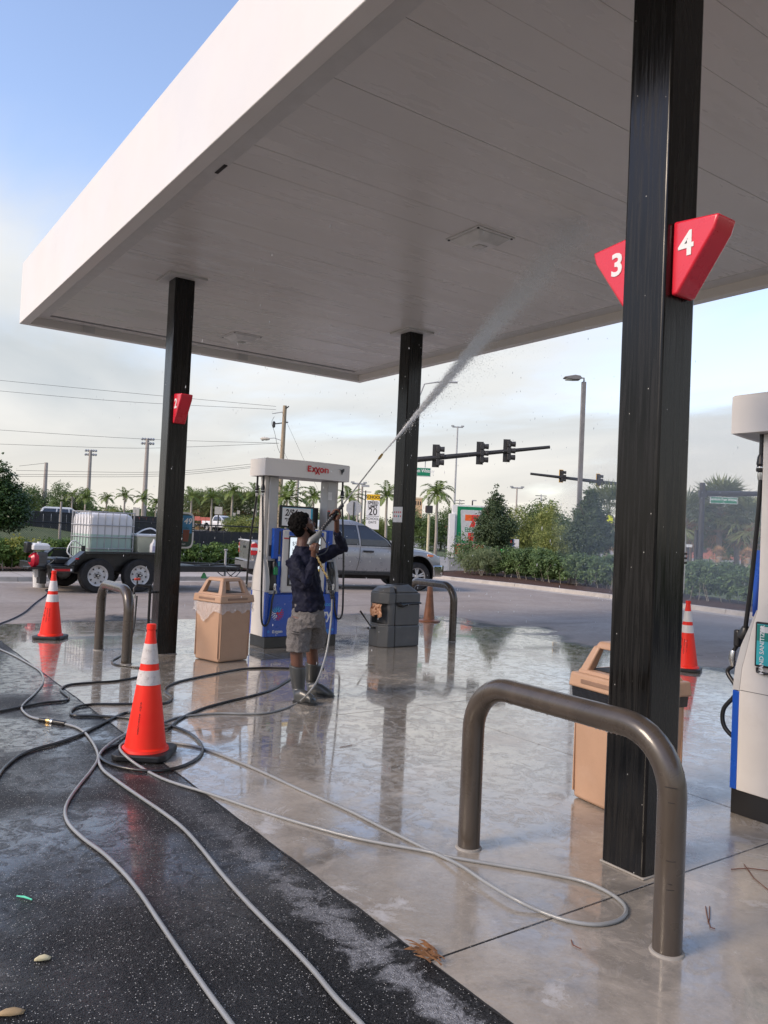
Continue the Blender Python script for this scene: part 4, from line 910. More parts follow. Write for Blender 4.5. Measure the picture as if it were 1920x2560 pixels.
def tree(name, label, cat, pos, kind, var, sc, mat, group=None, trunk=0.6, zoff=0.0, sx=1.0, tr=0.06, bark=None):
    t = thing(name, label, cat, pos, 0, group)
    o = link('crown', crown(kind, var).copy() if mat.name not in LMM.get((kind, var), {}) else LMM[(kind, var)][mat.name], None if mat.name in LMM.get((kind, var), {}) else mat, t, smooth=0)
    LMM.setdefault((kind, var), {})[mat.name] = o.data
    o.scale = (sc*sx, sc*sx, sc); o.location = (0, 0, zoff); o.rotation_euler = (0, 0, random.uniform(0, 6.28))
    mb = MB(); H_ = (2.6 if kind == 'cone' else 2.9)*sc + zoff
    mb.tube([(0,0,-0.1), (0.02,0,H_*0.3), (-0.02,0.02,H_*0.6), (0,0,H_)], [tr*1.3, tr, tr*0.8, tr*0.3], 9)
    for i in range(5):
        a = i*2.4; z = H_*(0.45+0.08*i); mb.tube([(0,0,z), (math.cos(a)*0.35*sc, math.sin(a)*0.35*sc, z+0.3*sc), (math.cos(a)*0.7*sc, math.sin(a)*0.7*sc, z+0.75*sc)], [tr*0.5, tr*0.35, tr*0.12], 6)
    mb.build('trunk', bark or BARK, t, smooth=60)
    return t
LMM = {}
def palm_mesh(seed, nf=15, L=1.7, droop=1.0, leaf=0.42):
    r = np.random.default_rng(seed); V = []
    for i in range(nf):
        az = i*2.399 + r.normal()*0.15; el = 1.25 - 1.35*(i/nf) + r.normal()*0.08
        pts = []; p = np.array([0, 0, 0.0]); n = 14; d = np.array([math.cos(az)*math.cos(el), math.sin(az)*math.cos(el), math.sin(el)])
        for k in range(n):
            pts.append(p.copy()); p = p + d*(L/n); d = d + np.array([0, 0, -0.13*droop*(0.6+k/n)]); d /= np.linalg.norm(d)
        side = np.array([-math.sin(az), math.cos(az), 0])
        for k in range(1, n):
            q = pts[k]; t = pts[k]-pts[k-1]; t /= np.linalg.norm(t); ll = leaf*(math.sin(PI*(k/n)**0.7)*0.9+0.12)
            for s_ in (-1, 1):
                for m in (0, 0.5):
                    qq = pts[k-1]*(1-m)+pts[k]*m
                    e = side*s_*0.8 + t*0.55 + np.array([0, 0, 0.25-0.55*r.random()]); e /= np.linalg.norm(e)
                    w = t*0.035*1.4
                    V += [qq-w, qq+e*ll*0.5+np.array([0,0,0.0])-w*0.8, qq+e*ll+np.array([0,0,-0.12*ll]), qq+w+e*ll*0.4]
        for k in range(n-1):
            w = side*0.012; V += [pts[k]-w, pts[k]+w, pts[k+1]+w, pts[k+1]-w]
    return quads('fronds', np.array(V))
def sabal_mesh(seed, nf=46, R_=1.15):
    r = np.random.default_rng(seed); V = []; 
    for i in range(nf):
        az = i*2.399+r.normal()*0.2; el = 1.35-2.1*(i/nf)+r.normal()*0.12
        d = np.array([math.cos(az)*math.cos(el), math.sin(az)*math.cos(el), math.sin(el)]); c = d*R_*(0.55+0.15*r.random())
        s1 = np.cross(d, [0,0,1.0]); s1 /= np.linalg.norm(s1)+1e-6; u = np.cross(s1, d)
        for k in range(13):
            a = (k-6)/6*1.35; e = d*math.cos(a)+s1*math.sin(a)+u*0.15*r.normal(); e /= np.linalg.norm(e); tip = c+e*R_*0.62+np.array([0,0,-0.16*abs(a)])*R_
            w = np.cross(e, u); w = w/np.linalg.norm(w)*0.028*R_
            V += [c, c+e*R_*0.3+w, tip, c+e*R_*0.3-w]
        w = s1*0.015; V += [d*0-w, d*0+w, c+w, c-w]
    return quads('fan_fronds', np.array(V))
def link_shared(name, me, mat, parent, **kw):
    if not me.materials: me.materials.append(mat)
    o = bpy.data.objects.new(name, me); COL.objects.link(o); o.parent = parent
    for k, v in kw.items(): setattr(o, k, v)
    return o
PALMS = [palm_mesh(s, 13+s, 1.7, 1.0+0.2*s) for s in range(3)]; SAB = [sabal_mesh(10+s) for s in range(2)]; SABD = [sabal_mesh(20, 26, 0.95)]
TRUNKM = MB().tube([(0,0,-0.1),(0.03,0,1.2),(0.0,0.02,2.4),(0,0,3.3)], [0.11,0.085,0.075,0.06], 9).mesh('trunk'); TRUNKS = MB().tube([(0,0,-0.1),(0,0,2.0),(0.03,0,3.0)], [0.19,0.17,0.16], 10).mesh('trunk')
for m_ in (TRUNKM, TRUNKS): m_.polygons.foreach_set('use_smooth', [True]*len(m_.polygons))
def palm(u, dist, top, label, sc=1.0, z0=-0.1, var=0, group='palms beyond the roadside'):
    # top: pixel row of the crown heart in the photograph, giving the true height
    p = far(u, dist, z0); hz = 1332.5+0.045*(u-960); H_ = EYE + (hz-top)*dist/FOC - z0
    t = thing('palm_tree', label, 'palm tree', p, 0, group)
    k = H_/3.3; link_shared('trunk', TRUNKM, BARKP, t, scale=(0.7+0.35*k, 0.7+0.35*k, k))
    link_shared('fronds', PALMS[var % 3], LF_PALM, t, location=(0, 0, H_-0.05), scale=(sc*0.80,)*3, rotation_euler=(0, 0, u*0.7))
    return t
def sabal(u, dist, top, label, sc=1.0, z0=-0.1, var=0, skirt=True, group='cabbage palms with shaggy crowns'):
    p = far(u, dist, z0); hz = 1332.5+0.045*(u-960); H_ = EYE + (hz-top)*dist/FOC - z0 - 1.0*sc
    t = thing('cabbage_palm', label, 'palm tree', p, 0, group)
    link_shared('trunk', TRUNKS, BARKP, t, scale=(1, 1, max(0.2, H_/3.0)))
    link_shared('fan_fronds', SAB[var % 2], LF_SABAL, t, location=(0, 0, H_), scale=(sc*1.15, sc*1.15, sc), rotation_euler=(0, 0, u))
    if skirt: link_shared('dead_fronds', SABD[0], LF_DEAD, t, location=(0, 0, H_-0.8*sc), scale=(sc*0.75, sc*0.75, sc*0.8), rotation_euler=(0, 0, u*2))
    return t

def hedge(name, label, path, w, h, n, mat, seed, stems=True, leaf=0.075, z0=0.09):
    a, b = Vector((*path[0], 0)), Vector((*path[1], 0)); L_ = (b-a).length; t_ = (b-a).normalized(); q = Vector((-t_.y, t_.x, 0))
    t = thing(name, label, 'hedge', a + Vector((0, 0, z0)), math.atan2(t_.y, t_.x))
    k = int(L_/0.42); r = np.random.default_rng(seed)
    cs = []; rs = []
    for i in range(k):
        x = (i+0.5)*L_/k; hh = h*(0.93+0.12*r.random())
        for zf, rr in ((0.72, 1.0), (0.42, 0.95)):
            cs.append((x+r.normal()*0.08, r.normal()*0.06, hh*zf)); rs.append((0.36, w/2*rr, hh*0.30))
    me = leafmesh('foliage', cs, rs, n, leaf, clumps=k*26, csize=0.16, shell=0.72, seed=seed, zmin=0.10)
    link('foliage', me, mat, t, smooth=0)
    link('inner_foliage', leafmesh('inner_foliage', [(x, y, z*0.92) for x, y, z in cs], [(a_*0.8, b_*0.72, c_*0.95) for a_, b_, c_ in rs], int(L_*1300), 0.13, clumps=k*20, csize=0.3, shell=0.1, seed=seed+50, zmin=0.25), mat, t, smooth=0)
    if stems:
        mb = MB()
        for i in range(int(L_/0.22)):
            x = i*0.22+random.uniform(-.1, .1); y = random.uniform(-w*0.35, w*0.2)
            mb.tube([(x, y, 0), (x+random.uniform(-.12,.12), y+random.uniform(-.15,.05), h*0.35), (x+random.uniform(-.25,.25), y+random.uniform(-.2,.1), h*0.75)], [0.011, 0.008, 0.004], 4, caps=False)
        st = mb.build('stems', BARKP, t, smooth=60); st['kind'] = 'stuff'
    return t
hedge('clipped_hedge', 'long green hedge behind the right hand kerb below the price sign trees', ((22.35, 24.5), (19.3, 2.0)), 1.15, 1.12, 190000, LF_HEDGE2, 3, leaf=0.072)
hedge('clipped_hedge', 'low glossy hedge behind the trailer at the left', ((-9, 23.95), (3.9, 23.9)), 1.1, 0.80, 60000, LF_HEDGE, 4, leaf=0.085)
hedge('clipped_hedge', 'bright green hedge between the trailer and the pickup', ((3.95, 23.9), (13.0, 25.1)), 1.1, 0.84, 50000, LF_HEDGE, 5, leaf=0.085)
def shrub(name, label, pos, h, w, n, mat, seed, leaf=0.08, aspect=0.5, up=0.3, stems=8):
    t = thing(name, label, 'shrub', pos); q = np.random.default_rng(seed)
    c = [(q.normal()*w*0.28, q.normal()*w*0.28, h*(0.35+0.45*q.random())) for _ in range(9)]
    link('foliage', leafmesh('foliage', c, [(w*0.3, w*0.3, h*0.22)]*9, n, leaf, up=up, aspect=aspect, clumps=70, csize=0.3, seed=seed, zmin=0.05), mat, t, smooth=0)
    mb = MB()
    for i in range(stems):
        a = i*2.4; mb.tube([(0.03*math.cos(a), 0.03*math.sin(a), 0), (0.2*w*math.cos(a), 0.2*w*math.sin(a), h*0.5), (0.34*w*math.cos(a), 0.34*w*math.sin(a), h*0.9)], [0.013, 0.009, 0.004], 5, caps=False)
    mb.build('stem', BARKP, t, smooth=60); return t
shrub('flowering_shrub', 'loose light green shrub at the foot of the price sign', far(1170, 33.2, 0.09), 1.75, 1.25, 2600, LF_HEDGE2, 8, 0.09)
shrub('ornamental_grass', 'tuft of grey green ornamental grass beside the hedge end', far(1210, 31.6, 0.09), 1.05, 1.25, 5000, LF_GREY, 9, 0.22, 0.07, -0.1, 4)
shrub('flowering_shrub', 'yellow tipped shrub at the hedge top behind the water tank', (4.6, 24.0, 0.2), 0.85, 1.0, 1500, LF_GOLD, 12, 0.08)
tree('conical_tree', 'dense dark conical tree in front of the price sign', 'tree', far(1238, 33.4, 0.09), 'cone', 1, 1.03, LF_CONE, trunk=0.5, tr=0.055)
tree('conical_tree', 'dense conical tree beside the parking lot lamp post', 'tree', far(1476, 28.2, 0.09), 'cone', 2, 1.0, LF_CONE, tr=0.055)
tree('magnolia_tree', 'dark glossy tree at the far left edge above the hedge', 'tree', far(-4, 25.0, 0.09), 'cone', 3, 0.93, LF_DARK, tr=0.07, sx=1.18, zoff=0.1)
# distant trees, each where it stands
far_trees = [ # u, dist, scale, kind, var, mat, zoff, label
 (100, 95, 1.25, 'round', 1, LF_MID, 0, 'far dark tree left of the wooden power pole'), (165, 92, 1.05, 'round', 2, LF_MID, 0, 'far dark tree right of the wooden power pole'),
 (60, 98, 1.15, 'round', 3, LF_MID, 0, 'far tree partly behind the glossy left tree'), (189, 80, 1.25, 'wisp', 1, LF_MID, 0.6, 'tall airy tree left of the first floodlight mast'),
 (150, 72, 0.55, 'round', 4, LF_PALE, 0, 'small yellow green tree by the wooden power pole'), (268, 78, 0.78, 'wisp', 2, LF_PALE, 0, 'yellow green tree above the water tank'),
 (296, 110, 0.85, 'round', 5, LF_MID, 0, 'low far tree between the tank and the second floodlight mast'), (332, 112, 0.8, 'round', 1, LF_MID, 0, 'low far tree left of the second floodlight mast'),
 (230, 115, 0.9, 'round', 4, LF_MID, 0, 'low far tree behind the first floodlight mast'), (385, 112, 0.85, 'round', 2, LF_MID, 0, 'low far tree seen left of the left column'),
 (612, 56, 0.68, 'wisp', 3, LF_PALE, 0, 'light green feathery tree left of the dispenser hoses'), (650, 60, 0.85, 'wisp', 4, LF_MID, 0, 'feathery tree behind the dispenser hoses'),
 (560, 112, 1.6, 'round', 3, LF_MID, 0, 'dark tree behind the white pickup'), (500, 112, 1.5, 'round', 5, LF_MID, 0, 'dark tree right of the left column'),
 (830, 95, 1.0, 'round', 1, LF_MID, 0, 'far tree above the silver pickup cab'), (890, 105, 1.0, 'round', 3, LF_MID, 0, 'far tree behind the school speed sign'),
 (1060, 88, 1.15, 'round', 2, LF_MID, 0, 'dark far tree right of the middle column'), (1105, 90, 1.2, 'round', 4, LF_MID, 0, 'dark far tree behind the crossing signal'), (1030, 90, 1.1, 'round', 5, LF_MID, 0, 'dark far tree hidden partly by the middle column'),
 (1150, 100, 1.25, 'round', 1, LF_MID, 0, 'dark far tree above the price sign'),
 (1318, 52, 0.98, 'wisp', 1, LF_PALE, 0, 'pale drooping tree right of the dark conical tree'), (1372, 60, 1.0, 'round', 3, LF_MID, 0, 'leafy tree left of the lamp post'), (1385, 46, 0.52, 'round', 5, LF_PALE, 0, 'small olive tree above the red board'),
 (1345, 66, 0.9, 'round', 4, LF_MID, 0, 'leafy tree behind the pale drooping tree'), (1430, 62, 0.8, 'round', 2, LF_MID, 0, 'leafy tree behind the lamp post'),
 (1730, 62, 1.0, 'round', 1, LF_MID, 0, 'leafy tree behind the green road sign mast'), (1860, 62, 1.1, 'round', 3, LF_MID, 0, 'leafy tree at the right behind the mast arm'), (1800, 70, 1.1, 'round', 5, LF_MID, 0, 'leafy tree behind the shaggy palms'),
 (700, 90, 0.9, 'round', 4, LF_MID, 0, 'low tree seen between the dispenser pillars'), (770, 95, 0.9, 'round', 2, LF_MID, 0, 'low tree behind the man'), (945, 80, 0.75, 'round', 1, LF_PALE, 0, 'olive tree right of the school speed sign'),
]
for u, d_, sc, kd, vr, mt, zo, lb in far_trees:
    tree('broadleaf_tree', lb, 'tree', far(u, d_, -0.1), kd, vr, sc*(0.80 if d_ > 65 else 0.9), mt, 'distant broadleaf trees', zoff=zo, tr=0.10*sc)
for u, d_, top, sc, v, lb in [(180, 78, 1238, 0.9, 0, 'slim palm left of the first floodlight mast'), (213, 74, 1243, 1.0, 1, 'slim palm in front of the first floodlight mast'), (266, 80, 1245, 0.9, 2, 'slim palm above the yellow green tree'), (311, 76, 1240, 1.0, 0, 'slim palm between the two floodlight masts'),
                        (357, 76, 1246, 1.0, 1, 'slim palm in front of the second floodlight mast'), (390, 80, 1256, 0.9, 2, 'slim palm left of the left column'), (478, 66, 1240, 1.0, 0, 'slim palm just right of the left column'), (529, 64, 1243, 1.05, 1, 'slim palm left of the white pickup cab'), (580, 60, 1228, 1.0, 2, 'tallest slim palm behind the white pickup'),
                        (640, 56, 1238, 1.1, 0, 'slim palm behind the fuel hoses'), (716, 52, 1246, 1.6, 1, 'bushy palm seen between the dispenser pillars'), (783, 62, 1242, 1.15, 2, 'slim palm seen under the dispenser cap'), (873, 60, 1245, 1.15, 0, 'slim palm left of the school speed sign'), (966, 56, 1238, 1.15, 1, 'slim palm just left of the middle column'), (1092, 52, 1232, 1.2, 2, 'lone slim palm right of the middle column')]:
    palm(u, d_, top, lb, sc, var=v)
for u, d_, top, sc, v, lb in [(498, 72, 1232, 1.5, 0, 'shaggy palm right of the left column'), (532, 74, 1236, 1.5, 1, 'shaggy palm left of the tallest slim palm'), (562, 70, 1234, 1.5, 0, 'shaggy palm behind the white pickup'), (600, 72, 1232, 1.5, 1, 'shaggy palm right of the tallest slim palm'), (625, 74, 1236, 1.5, 0, 'shaggy palm left of the dispenser'),
                        (1522, 50, 1222, 1.6, 1, 'shaggy palm just left of the nearest column'), (1712, 50, 1236, 1.45, 0, 'shaggy palm just right of the nearest column'), (1800, 50, 1205, 1.6, 1, 'tallest shaggy palm above the green road sign'), (1750, 54, 1250, 1.4, 0, 'shaggy palm behind the signal mast'), (1845, 52, 1242, 1.4, 1, 'shaggy palm right of the tallest one'), (1885, 48, 1250, 1.4, 0, 'shaggy palm at the right beside the dispenser')]:
    sabal(u, d_ + (34 if u < 700 else 0), top, lb, sc*(1.4 if u < 700 else 1), var=v)
# a far wood that reads as one mass
def far_wood():
    q = np.random.default_rng(5); c = []; r = []
    for u in range(-200, 2300, 26):
        p = far(u+q.normal()*8, 185+q.random()*40, 0); hh = 2.6+q.random()*2.4; c.append((p.x, p.y, hh*0.5)); r.append((3.2, 3.2, hh*0.7))
    me = leafmesh('distant_wood', c, r, 60000, 0.9, clumps=2600, csize=0.22, shell=0.4, seed=77, zmin=-0.1)
    tag(link('distant_wood', me, LF_MID, smooth=0), 'low band of distant green woodland along the horizon', 'woodland', kind='stuff')
far_wood()
# young palms with bare stubs in the far verge
for u, lb in ((1800, 'stubby young palm in the verge below the green road sign'), (1873, 'stubby young palm with dry brown fronds at the right')):
    p = far(u, 40, -0.1); t = thing('young_palm', lb, 'palm tree', p)
    link_shared('trunk', TRUNKS, BARKP, t, scale=(0.9, 0.9, 0.42)); link_shared('dead_fronds', SABD[0], LF_DEAD, t, location=(0, 0, 1.35), scale=(0.45, 0.45, 0.5))
# ================================================================ STREET FURNITURE AND BUILDINGS BEYOND
DKMETAL = simple('dark_bronze_metal', (0.045, 0.043, 0.042), 0.5, metal=0.3, var=0.15); WOODP = simple('weathered_wood_pole', (0.36, 0.28, 0.19), 0.9, var=0.2, vscale=4, stretch=(4, 4, 0.4)); CONCP = simple('concrete_pole', (0.40, 0.35, 0.31), 0.85); GALV = simple('galvanised', (0.42, 0.42, 0.42), 0.5, metal=0.3); GREYPOLE = simple('grey_pole_paint', (0.20, 0.19, 0.185), 0.5)
SIGNGRN = simple('road_sign_green', (0.0, 0.21, 0.10), 0.4); SIGNYEL = simple('road_sign_yellow', (0.85, 0.50, 0.01), 0.45); AMBER = simple('amber_backplate_edge', (0.75, 0.42, 0.05), 0.5)
HZ = lambda u: 1332.5 + 0.045*(u-960)
def zat(u, v, dist): return EYE + (HZ(u)-v)*dist/FOC     # height of a pixel row at a distance
fh = Vector((FW.x, FW.y, 0)).normalized(); rh = Vector((fh.y, -fh.x, 0))
FACE = math.atan2(-fh.x, fh.y)      # turns local -Y towards the viewer's side
def facing(name, label, cat, u, dist, z=0.0, turn=0.0, group=None):
    return thing(name, label, cat, far(u, dist, z), FACE + turn, group)
# lot lamp
def lot_lamp():
    d_ = 28.6; t = facing('lot_lamp', 'tall grey parking lot lamp post with a flat head pointing left', 'lamp post', 1447, d_, 0.0); H_ = zat(1455, 945, d_)
    MB().box(-0.075, 0.075, -0.075, 0.075, 0, H_-0.12).build('pole', GREYPOLE, t, bevel=0.01)
    MB().lathe([(0.22,0.0),(0.22,0.55),(0.20,0.6)], 16).build('footing', CONCP, t)
    MB().tube([(0,0,H_-0.14),(0,0,H_+0.02),(-0.10,0,H_+0.02)], 0.03, 8).build('arm', GREYPOLE, t)
    MB().prism([(-0.10,0.0),(-0.16,0.08),(-0.34,0.105),(-0.72,0.03),(-0.74,-0.01),(-0.40,-0.075),(-0.16,-0.06)], -0.16, 0.16, 'y').build('head', GREYPOLE, t, bevel=0.02, loc=(0,0,H_))
    MB().box(-0.66, -0.40, -0.12, 0.12, -0.075, -0.045).build('lens', LENS, t, loc=(0,0,H_))
lot_lamp()
def signal(t, x, z, k, dark=True, edge=False):
    s_ = thing_part('signal_head', t); s_.location = (x, 0, z)
    MB().box(-0.22*k, 0.16*k, 0.04, 0.07, -0.62*k, 0.62*k).build('backplate', DKMETAL, s_)
    if edge:
        for a in (-0.22*k, 0.13*k): MB().box(a, a+0.03, 0.03, 0.075, -0.62*k, 0.62*k).build('backplate_edge', AMBER, s_)
        for a in (-0.62*k, 0.59*k): MB().box(-0.22*k, 0.16*k, 0.03, 0.076, a, a+0.03).build('backplate_edge', AMBER, s_)
    for j in (-1, 0, 1):
        MB().box(-0.02*k, 0.20*k, -0.12, 0.04, (j*0.36-0.17)*k, (j*0.36+0.17)*k).build('lamp_section', DKMETAL, s_, bevel=0.02)
        MB().lathe([(0.13*k,0),(0.15*k,0.22*k)], 12, (0.20*k, -0.04, j*0.36*k), 'x').build('visor', DKMETAL, s_)
def road_sign(t, x, z, w, h, txt, hang=True):
    b = thing_part('street_name_sign', t); b.location = (x, 0, z)
    MB().box(-w/2, w/2, -0.03, 0.03, -h/2, h/2).build('sign_border', SIGNW, b, bevel=0.01)
    MB().box(-w/2+0.03, w/2-0.03, -0.034, -0.0305, -h/2+0.03, h/2-0.03).build('sign_panel', SIGNGRN, b)
    text(txt, h*0.52, SIGNW, b, face_mtx((0, -0.037, h*0.12), (1,0,0), (0,0,1)), xs=0.8 if len(txt) > 14 else 0.85, bold=0.004)
    text('Rd', h*0.24, SIGNW, b, face_mtx((0, -0.037, -h*0.30), (1,0,0), (0,0,1)))
    if hang:
        for s_ in (-1, 1): MB().tube([(s_*w*0.3,0,h/2),(s_*w*0.3,0,h/2+0.35)], 0.02, 6).build('hanger', GALV, b)
# mast arm 1: pole behind the middle column, arm to the right
def mast1():
    d_ = 37; u0 = 1022; t = facing('traffic_signal_mast', 'traffic signal mast arm reaching right from behind the middle column with three signal heads', 'traffic signal', u0, d_)
    X = lambda u: (u-u0)*d_/FOC
    MB().tube([(0,0,0),(0,0,7.8)], [0.17, 0.11], 12).build('pole', DKMETAL, t, smooth=60)
    MB().tube([(0,0,zat(1022,1150,d_)), (X(1368),0,zat(1368,1117,d_))], [0.13, 0.075], 12).build('mast_arm', DKMETAL, t, smooth=60)
    MB().tube([(0,0,7.3),(X(1047),0,zat(1047,958,d_)),(X(1080),0,zat(1080,953,d_)),(X(1130),0,zat(1130,954,d_))], [0.04,0.035,0.035,0.05], 8).build('luminaire_arm', GALV, t, smooth=60)
    for u, v in ((1085, 1139), (1195, 1132), (1262, 1126)): signal(t, X(u), zat(u, v, d_), 0.86)
    road_sign(t, X(1036), zat(1036, 1179, d_), 1.36, 0.42, 'Seminole Pratt Whitney')
mast1()
def mast2():
    d_ = 60; u0 = 1600; t = facing('traffic_signal_mast', 'farther signal mast arm reaching left with two amber edged signal heads', 'traffic signal', u0, d_)
    X = lambda u: (u-u0)*d_/FOC
    MB().tube([(0,0,0),(0,0,zat(1600,1190,d_))], 0.17, 12).build('pole', DKMETAL, t, smooth=60)
    MB().tube([(0,0,zat(1600,1217,d_)), (X(1322),0,zat(1322,1184,d_))], [0.16, 0.09], 12).build('mast_arm', DKMETAL, t, smooth=60)
    for u, v in ((1400, 1190), (1493, 1200)): signal(t, X(u), zat(u, v, d_), 0.78, edge=True)
mast2()
def mast3():
    d_ = 44; u0 = 1754; t = facing('traffic_signal_mast', 'signal mast with green street name sign seen between the nearest column and the right dispenser', 'traffic signal', u0, d_)
    X = lambda u: (u-u0)*d_/FOC
    MB().tube([(0,0,0),(0,0,zat(1757,1207,d_))], 0.15, 12).build('pole', DKMETAL, t, smooth=60)
    MB().tube([(0,0,zat(1760,1234,d_)), (X(2100),0,zat(2100,1236,d_))], [0.16, 0.10], 12).build('mast_arm', DKMETAL, t, smooth=60)
    MB().box(-0.17, 0.2, -0.17, 0.17, zat(1755,1243,d_), zat(1755,1225,d_)).build('clamp', DKMETAL, t)
    road_sign(t, X(1808), zat(1808, 1251, d_), 1.52, 0.37, 'Seminole Pratt Whitney')
    MB().tube([(X(1746),0.2,0),(X(1746),0.2,zat(1746,1325,d_))], 0.10, 10).build('signal_post', DKMETAL, t)
mast3()
# school speed limit sign
def school():
    d_ = 37; t = facing('speed_limit_sign', 'school speed limit 20 sign on a post above the silver pickup', 'road sign', 932, d_)
    zt = zat(932, 1236, d_); MB().tube([(0,0.03,0),(0,0.03,zt)], 0.03, 6).build('post', GALV, t)
    MB().box(-0.31, 0.31, -0.012, 0.012, zt-0.27, zt).build('yellow_panel', SIGNYEL, t, bevel=0.004)
    MB().box(-0.31, 0.31, -0.012, 0.012, zt-1.62, zt-0.29).build('white_panel', SIGNW, t, bevel=0.004)
    MB().box(-0.29, 0.29, -0.0135, -0.0122, zt-1.02, zt-1.00).build('divider', INK, t)
    F = lambda z: face_mtx((0, -0.0145, z), (1,0,0), (0,0,1))
    for s_, q, z in (('SCHOOL', 0.18, zt-0.135), ('SPEED', 0.18, zt-0.40), ('LIMIT', 0.18, zt-0.57), ('20', 0.42, zt-0.82), ('SCHOOL', 0.145, zt-1.14), ('DAYS', 0.145, zt-1.30)):
        text(s_, q*1.1, INK, t, F(z), bold=0.006 if q > 0.15 else 0.002, xs=0.92)
school()
def stopback():
    d_ = 40; t = facing('stop_sign', 'grey back of an octagonal road sign on a post, left of the school sign', 'road sign', 884, d_); z = zat(884, 1270, d_)
    MB().prism([(0.40*math.cos(PI/8+i*PI/4), 0.40*math.sin(PI/8+i*PI/4)+z) for i in range(8)], -0.01, 0.01, 'y').build('octagon', GALV, t)
    MB().tube([(0,-0.03,0),(0,-0.03,z+0.3)], 0.03, 6).build('post', DKMETAL, t)
stopback()
def ped():
    d_ = 36; t = facing('pedestrian_signal', 'dark crossing signal box on a pale cream post right of the middle column', 'crossing signal', 1073, d_); z0 = zat(1073, 1284, d_)
    MB().tube([(0,0,0),(0,0,z0)], 0.06, 12).build('post', simple('cream_post', (0.60, 0.53, 0.36), 0.6), t, smooth=60)
    MB().box(-0.15, 0.15, -0.12, 0.12, z0+0.02, z0+0.36).build('signal_box', DKMETAL, t, bevel=0.02)
    MB().box(-0.18, -0.15, -0.10, 0.10, z0+0.05, z0+0.34).build('hood', simple('dark_red_hood', (0.08, 0.01, 0.01), 0.5), t)
ped()
# poles and wires
def util():
    d_ = 70; t = facing('utility_pole', 'wooden utility pole with street lamp above the left dispenser cap', 'utility pole', 697, d_, -0.1); T_ = zat(700, 1010, d_)
    MB().tube([(0,0,0),(0.10,0,T_)], [0.24, 0.17], 10).build('pole', WOODP, t, smooth=60)
    MB().tube([(-0.1,0.5,T_-0.35),(0.5,-0.6,T_-0.15)], 0.06, 6).build('crossarm', DKMETAL, t)
    MB().tube([(-1.0,0,T_-0.75),(0.05,0,T_-0.55)], 0.035, 6).build('insulator_string', GALV, t)
    MB().tube([(-0.75,0,T_-1.65),(0.45,0,T_-1.45)], 0.05, 6).build('bracket', DKMETAL, t)
    MB().lathe([(0.03,0),(0.13,0.08),(0.13,0.5),(0.03,0.6)], 10, (-0.80,0,T_-2.0)).build('cutout', DKMETAL, t)
    MB().tube([(0,0,T_-3.1),(-0.7,0,T_-2.9),(-1.15,0,T_-2.95)], 0.03, 6).build('lamp_arm', GALV, t)
    MB().lathe([(0.02,0),(0.13,0.15),(0.15,0.6),(0.08,0.85)], 12, (-1.95,0,T_-3.0), 'x').build('lamp_head', simple('lamp_cream', (0.55,0.5,0.42), 0.5), t, smooth=60)
    MB().lathe([(0.0,-0.14),(0.09,-0.12),(0.13,0)], 12, (-1.72,0,T_-3.06)).build('lamp_lens', LENS, t, smooth=60)
    MB().tube(bez([(-0.8,0,T_-1.0),(-1.0,0,T_-1.6),(-0.7,0,T_-2.4),(-0.4,0,T_-3.6),(-0.15,0,T_-4.2)], 4), 0.018, 5).build('drop_wire', DKMETAL, t)
    MB().tube(bez([(-1.2,0,T_-4.6),(-0.9,0,T_-5.1),(-0.5,0,T_-5.3),(-0.35,0,T_-4.7)], 4), 0.018, 5).build('slack_wire', DKMETAL, t)
util()
def pole(name, label, cat, u, dist, vtop, r, mat, kind=None, base=-0.1):
    t = facing(name, label, cat, u, dist, base); T_ = zat(u, vtop, dist)-base
    MB().tube([(0,0,0),(T_*0.036*0,0,T_)], [r*1.25, r*0.8], 8).build('pole', mat, t, smooth=60)
    if kind == 'flood':
        for z in (T_-0.15, T_-0.75): MB().tube([(-0.9,0,z),(0.9,0,z)], 0.05, 6).build('crossbar', GALV, t)
        for z in (T_-0.15, T_-0.75):
            for x in (-0.75,-0.4,0.05,0.4,0.75): MB().lathe([(0.06,0),(0.20,0.24),(0.20,0.28)], 8, (x, -0.1, z+0.1), 'y').build('floodlight', GALV, t)
    elif kind == 'tee': MB().tube([(-0.8,0,T_-0.1),(0.8,0,T_-0.1)], 0.10, 6).build('crossbar', GALV, t); [MB().box(x-0.22,x+0.22,-0.15,0.15,T_-0.05,T_+0.15).build('lamp_head', GALV, t) for x in (-0.75, 0.75)]
    elif kind == 'single': MB().box(-0.1,0.75,-0.15,0.15,T_-0.12,T_+0.10).build('lamp_head', GALV, t)
    elif kind == 'cross': [MB().tube([(-1.2,0,T_-z),(1.2,0,T_-z)], 0.07, 6).build('crossarm', DKMETAL, t) for z in (0.3, 1.0)]
    return t
pole('utility_pole', 'bare wooden pole with wires left of the floodlight masts', 'utility pole', 110, 95, 1156, 0.26, CONCP)
pole('floodlight_mast', 'left stadium floodlight mast above the water tank', 'floodlight', 219, 120, 1125, 0.30, CONCP, 'flood')
pole('floodlight_mast', 'taller stadium floodlight mast left of the left column', 'floodlight', 360, 110, 1096, 0.32, CONCP, 'flood')
pole('concrete_pole', 'slim bare pole seen between the dispenser pillars', 'pole', 741, 100, 1178, 0.2, CONCP)
pole('floodlight_mast', 'thin white mast topped by a floodlight right of the middle column', 'floodlight', 1135, 120, 1065, 0.14, GALV, 'tee')
pole('street_lamp', 'slim street lamp pole left of the school sign, taller one', 'street lamp', 894, 95, 1207, 0.13, CONCP, 'tee')
pole('street_lamp', 'slim street lamp pole left of the school sign, shorter one', 'street lamp', 903, 85, 1214, 0.13, CONCP, 'single')
pole('utility_pole', 'far crossarm pole behind the school sign', 'utility pole', 912, 170, 1226, 0.16, DKMETAL, 'cross')
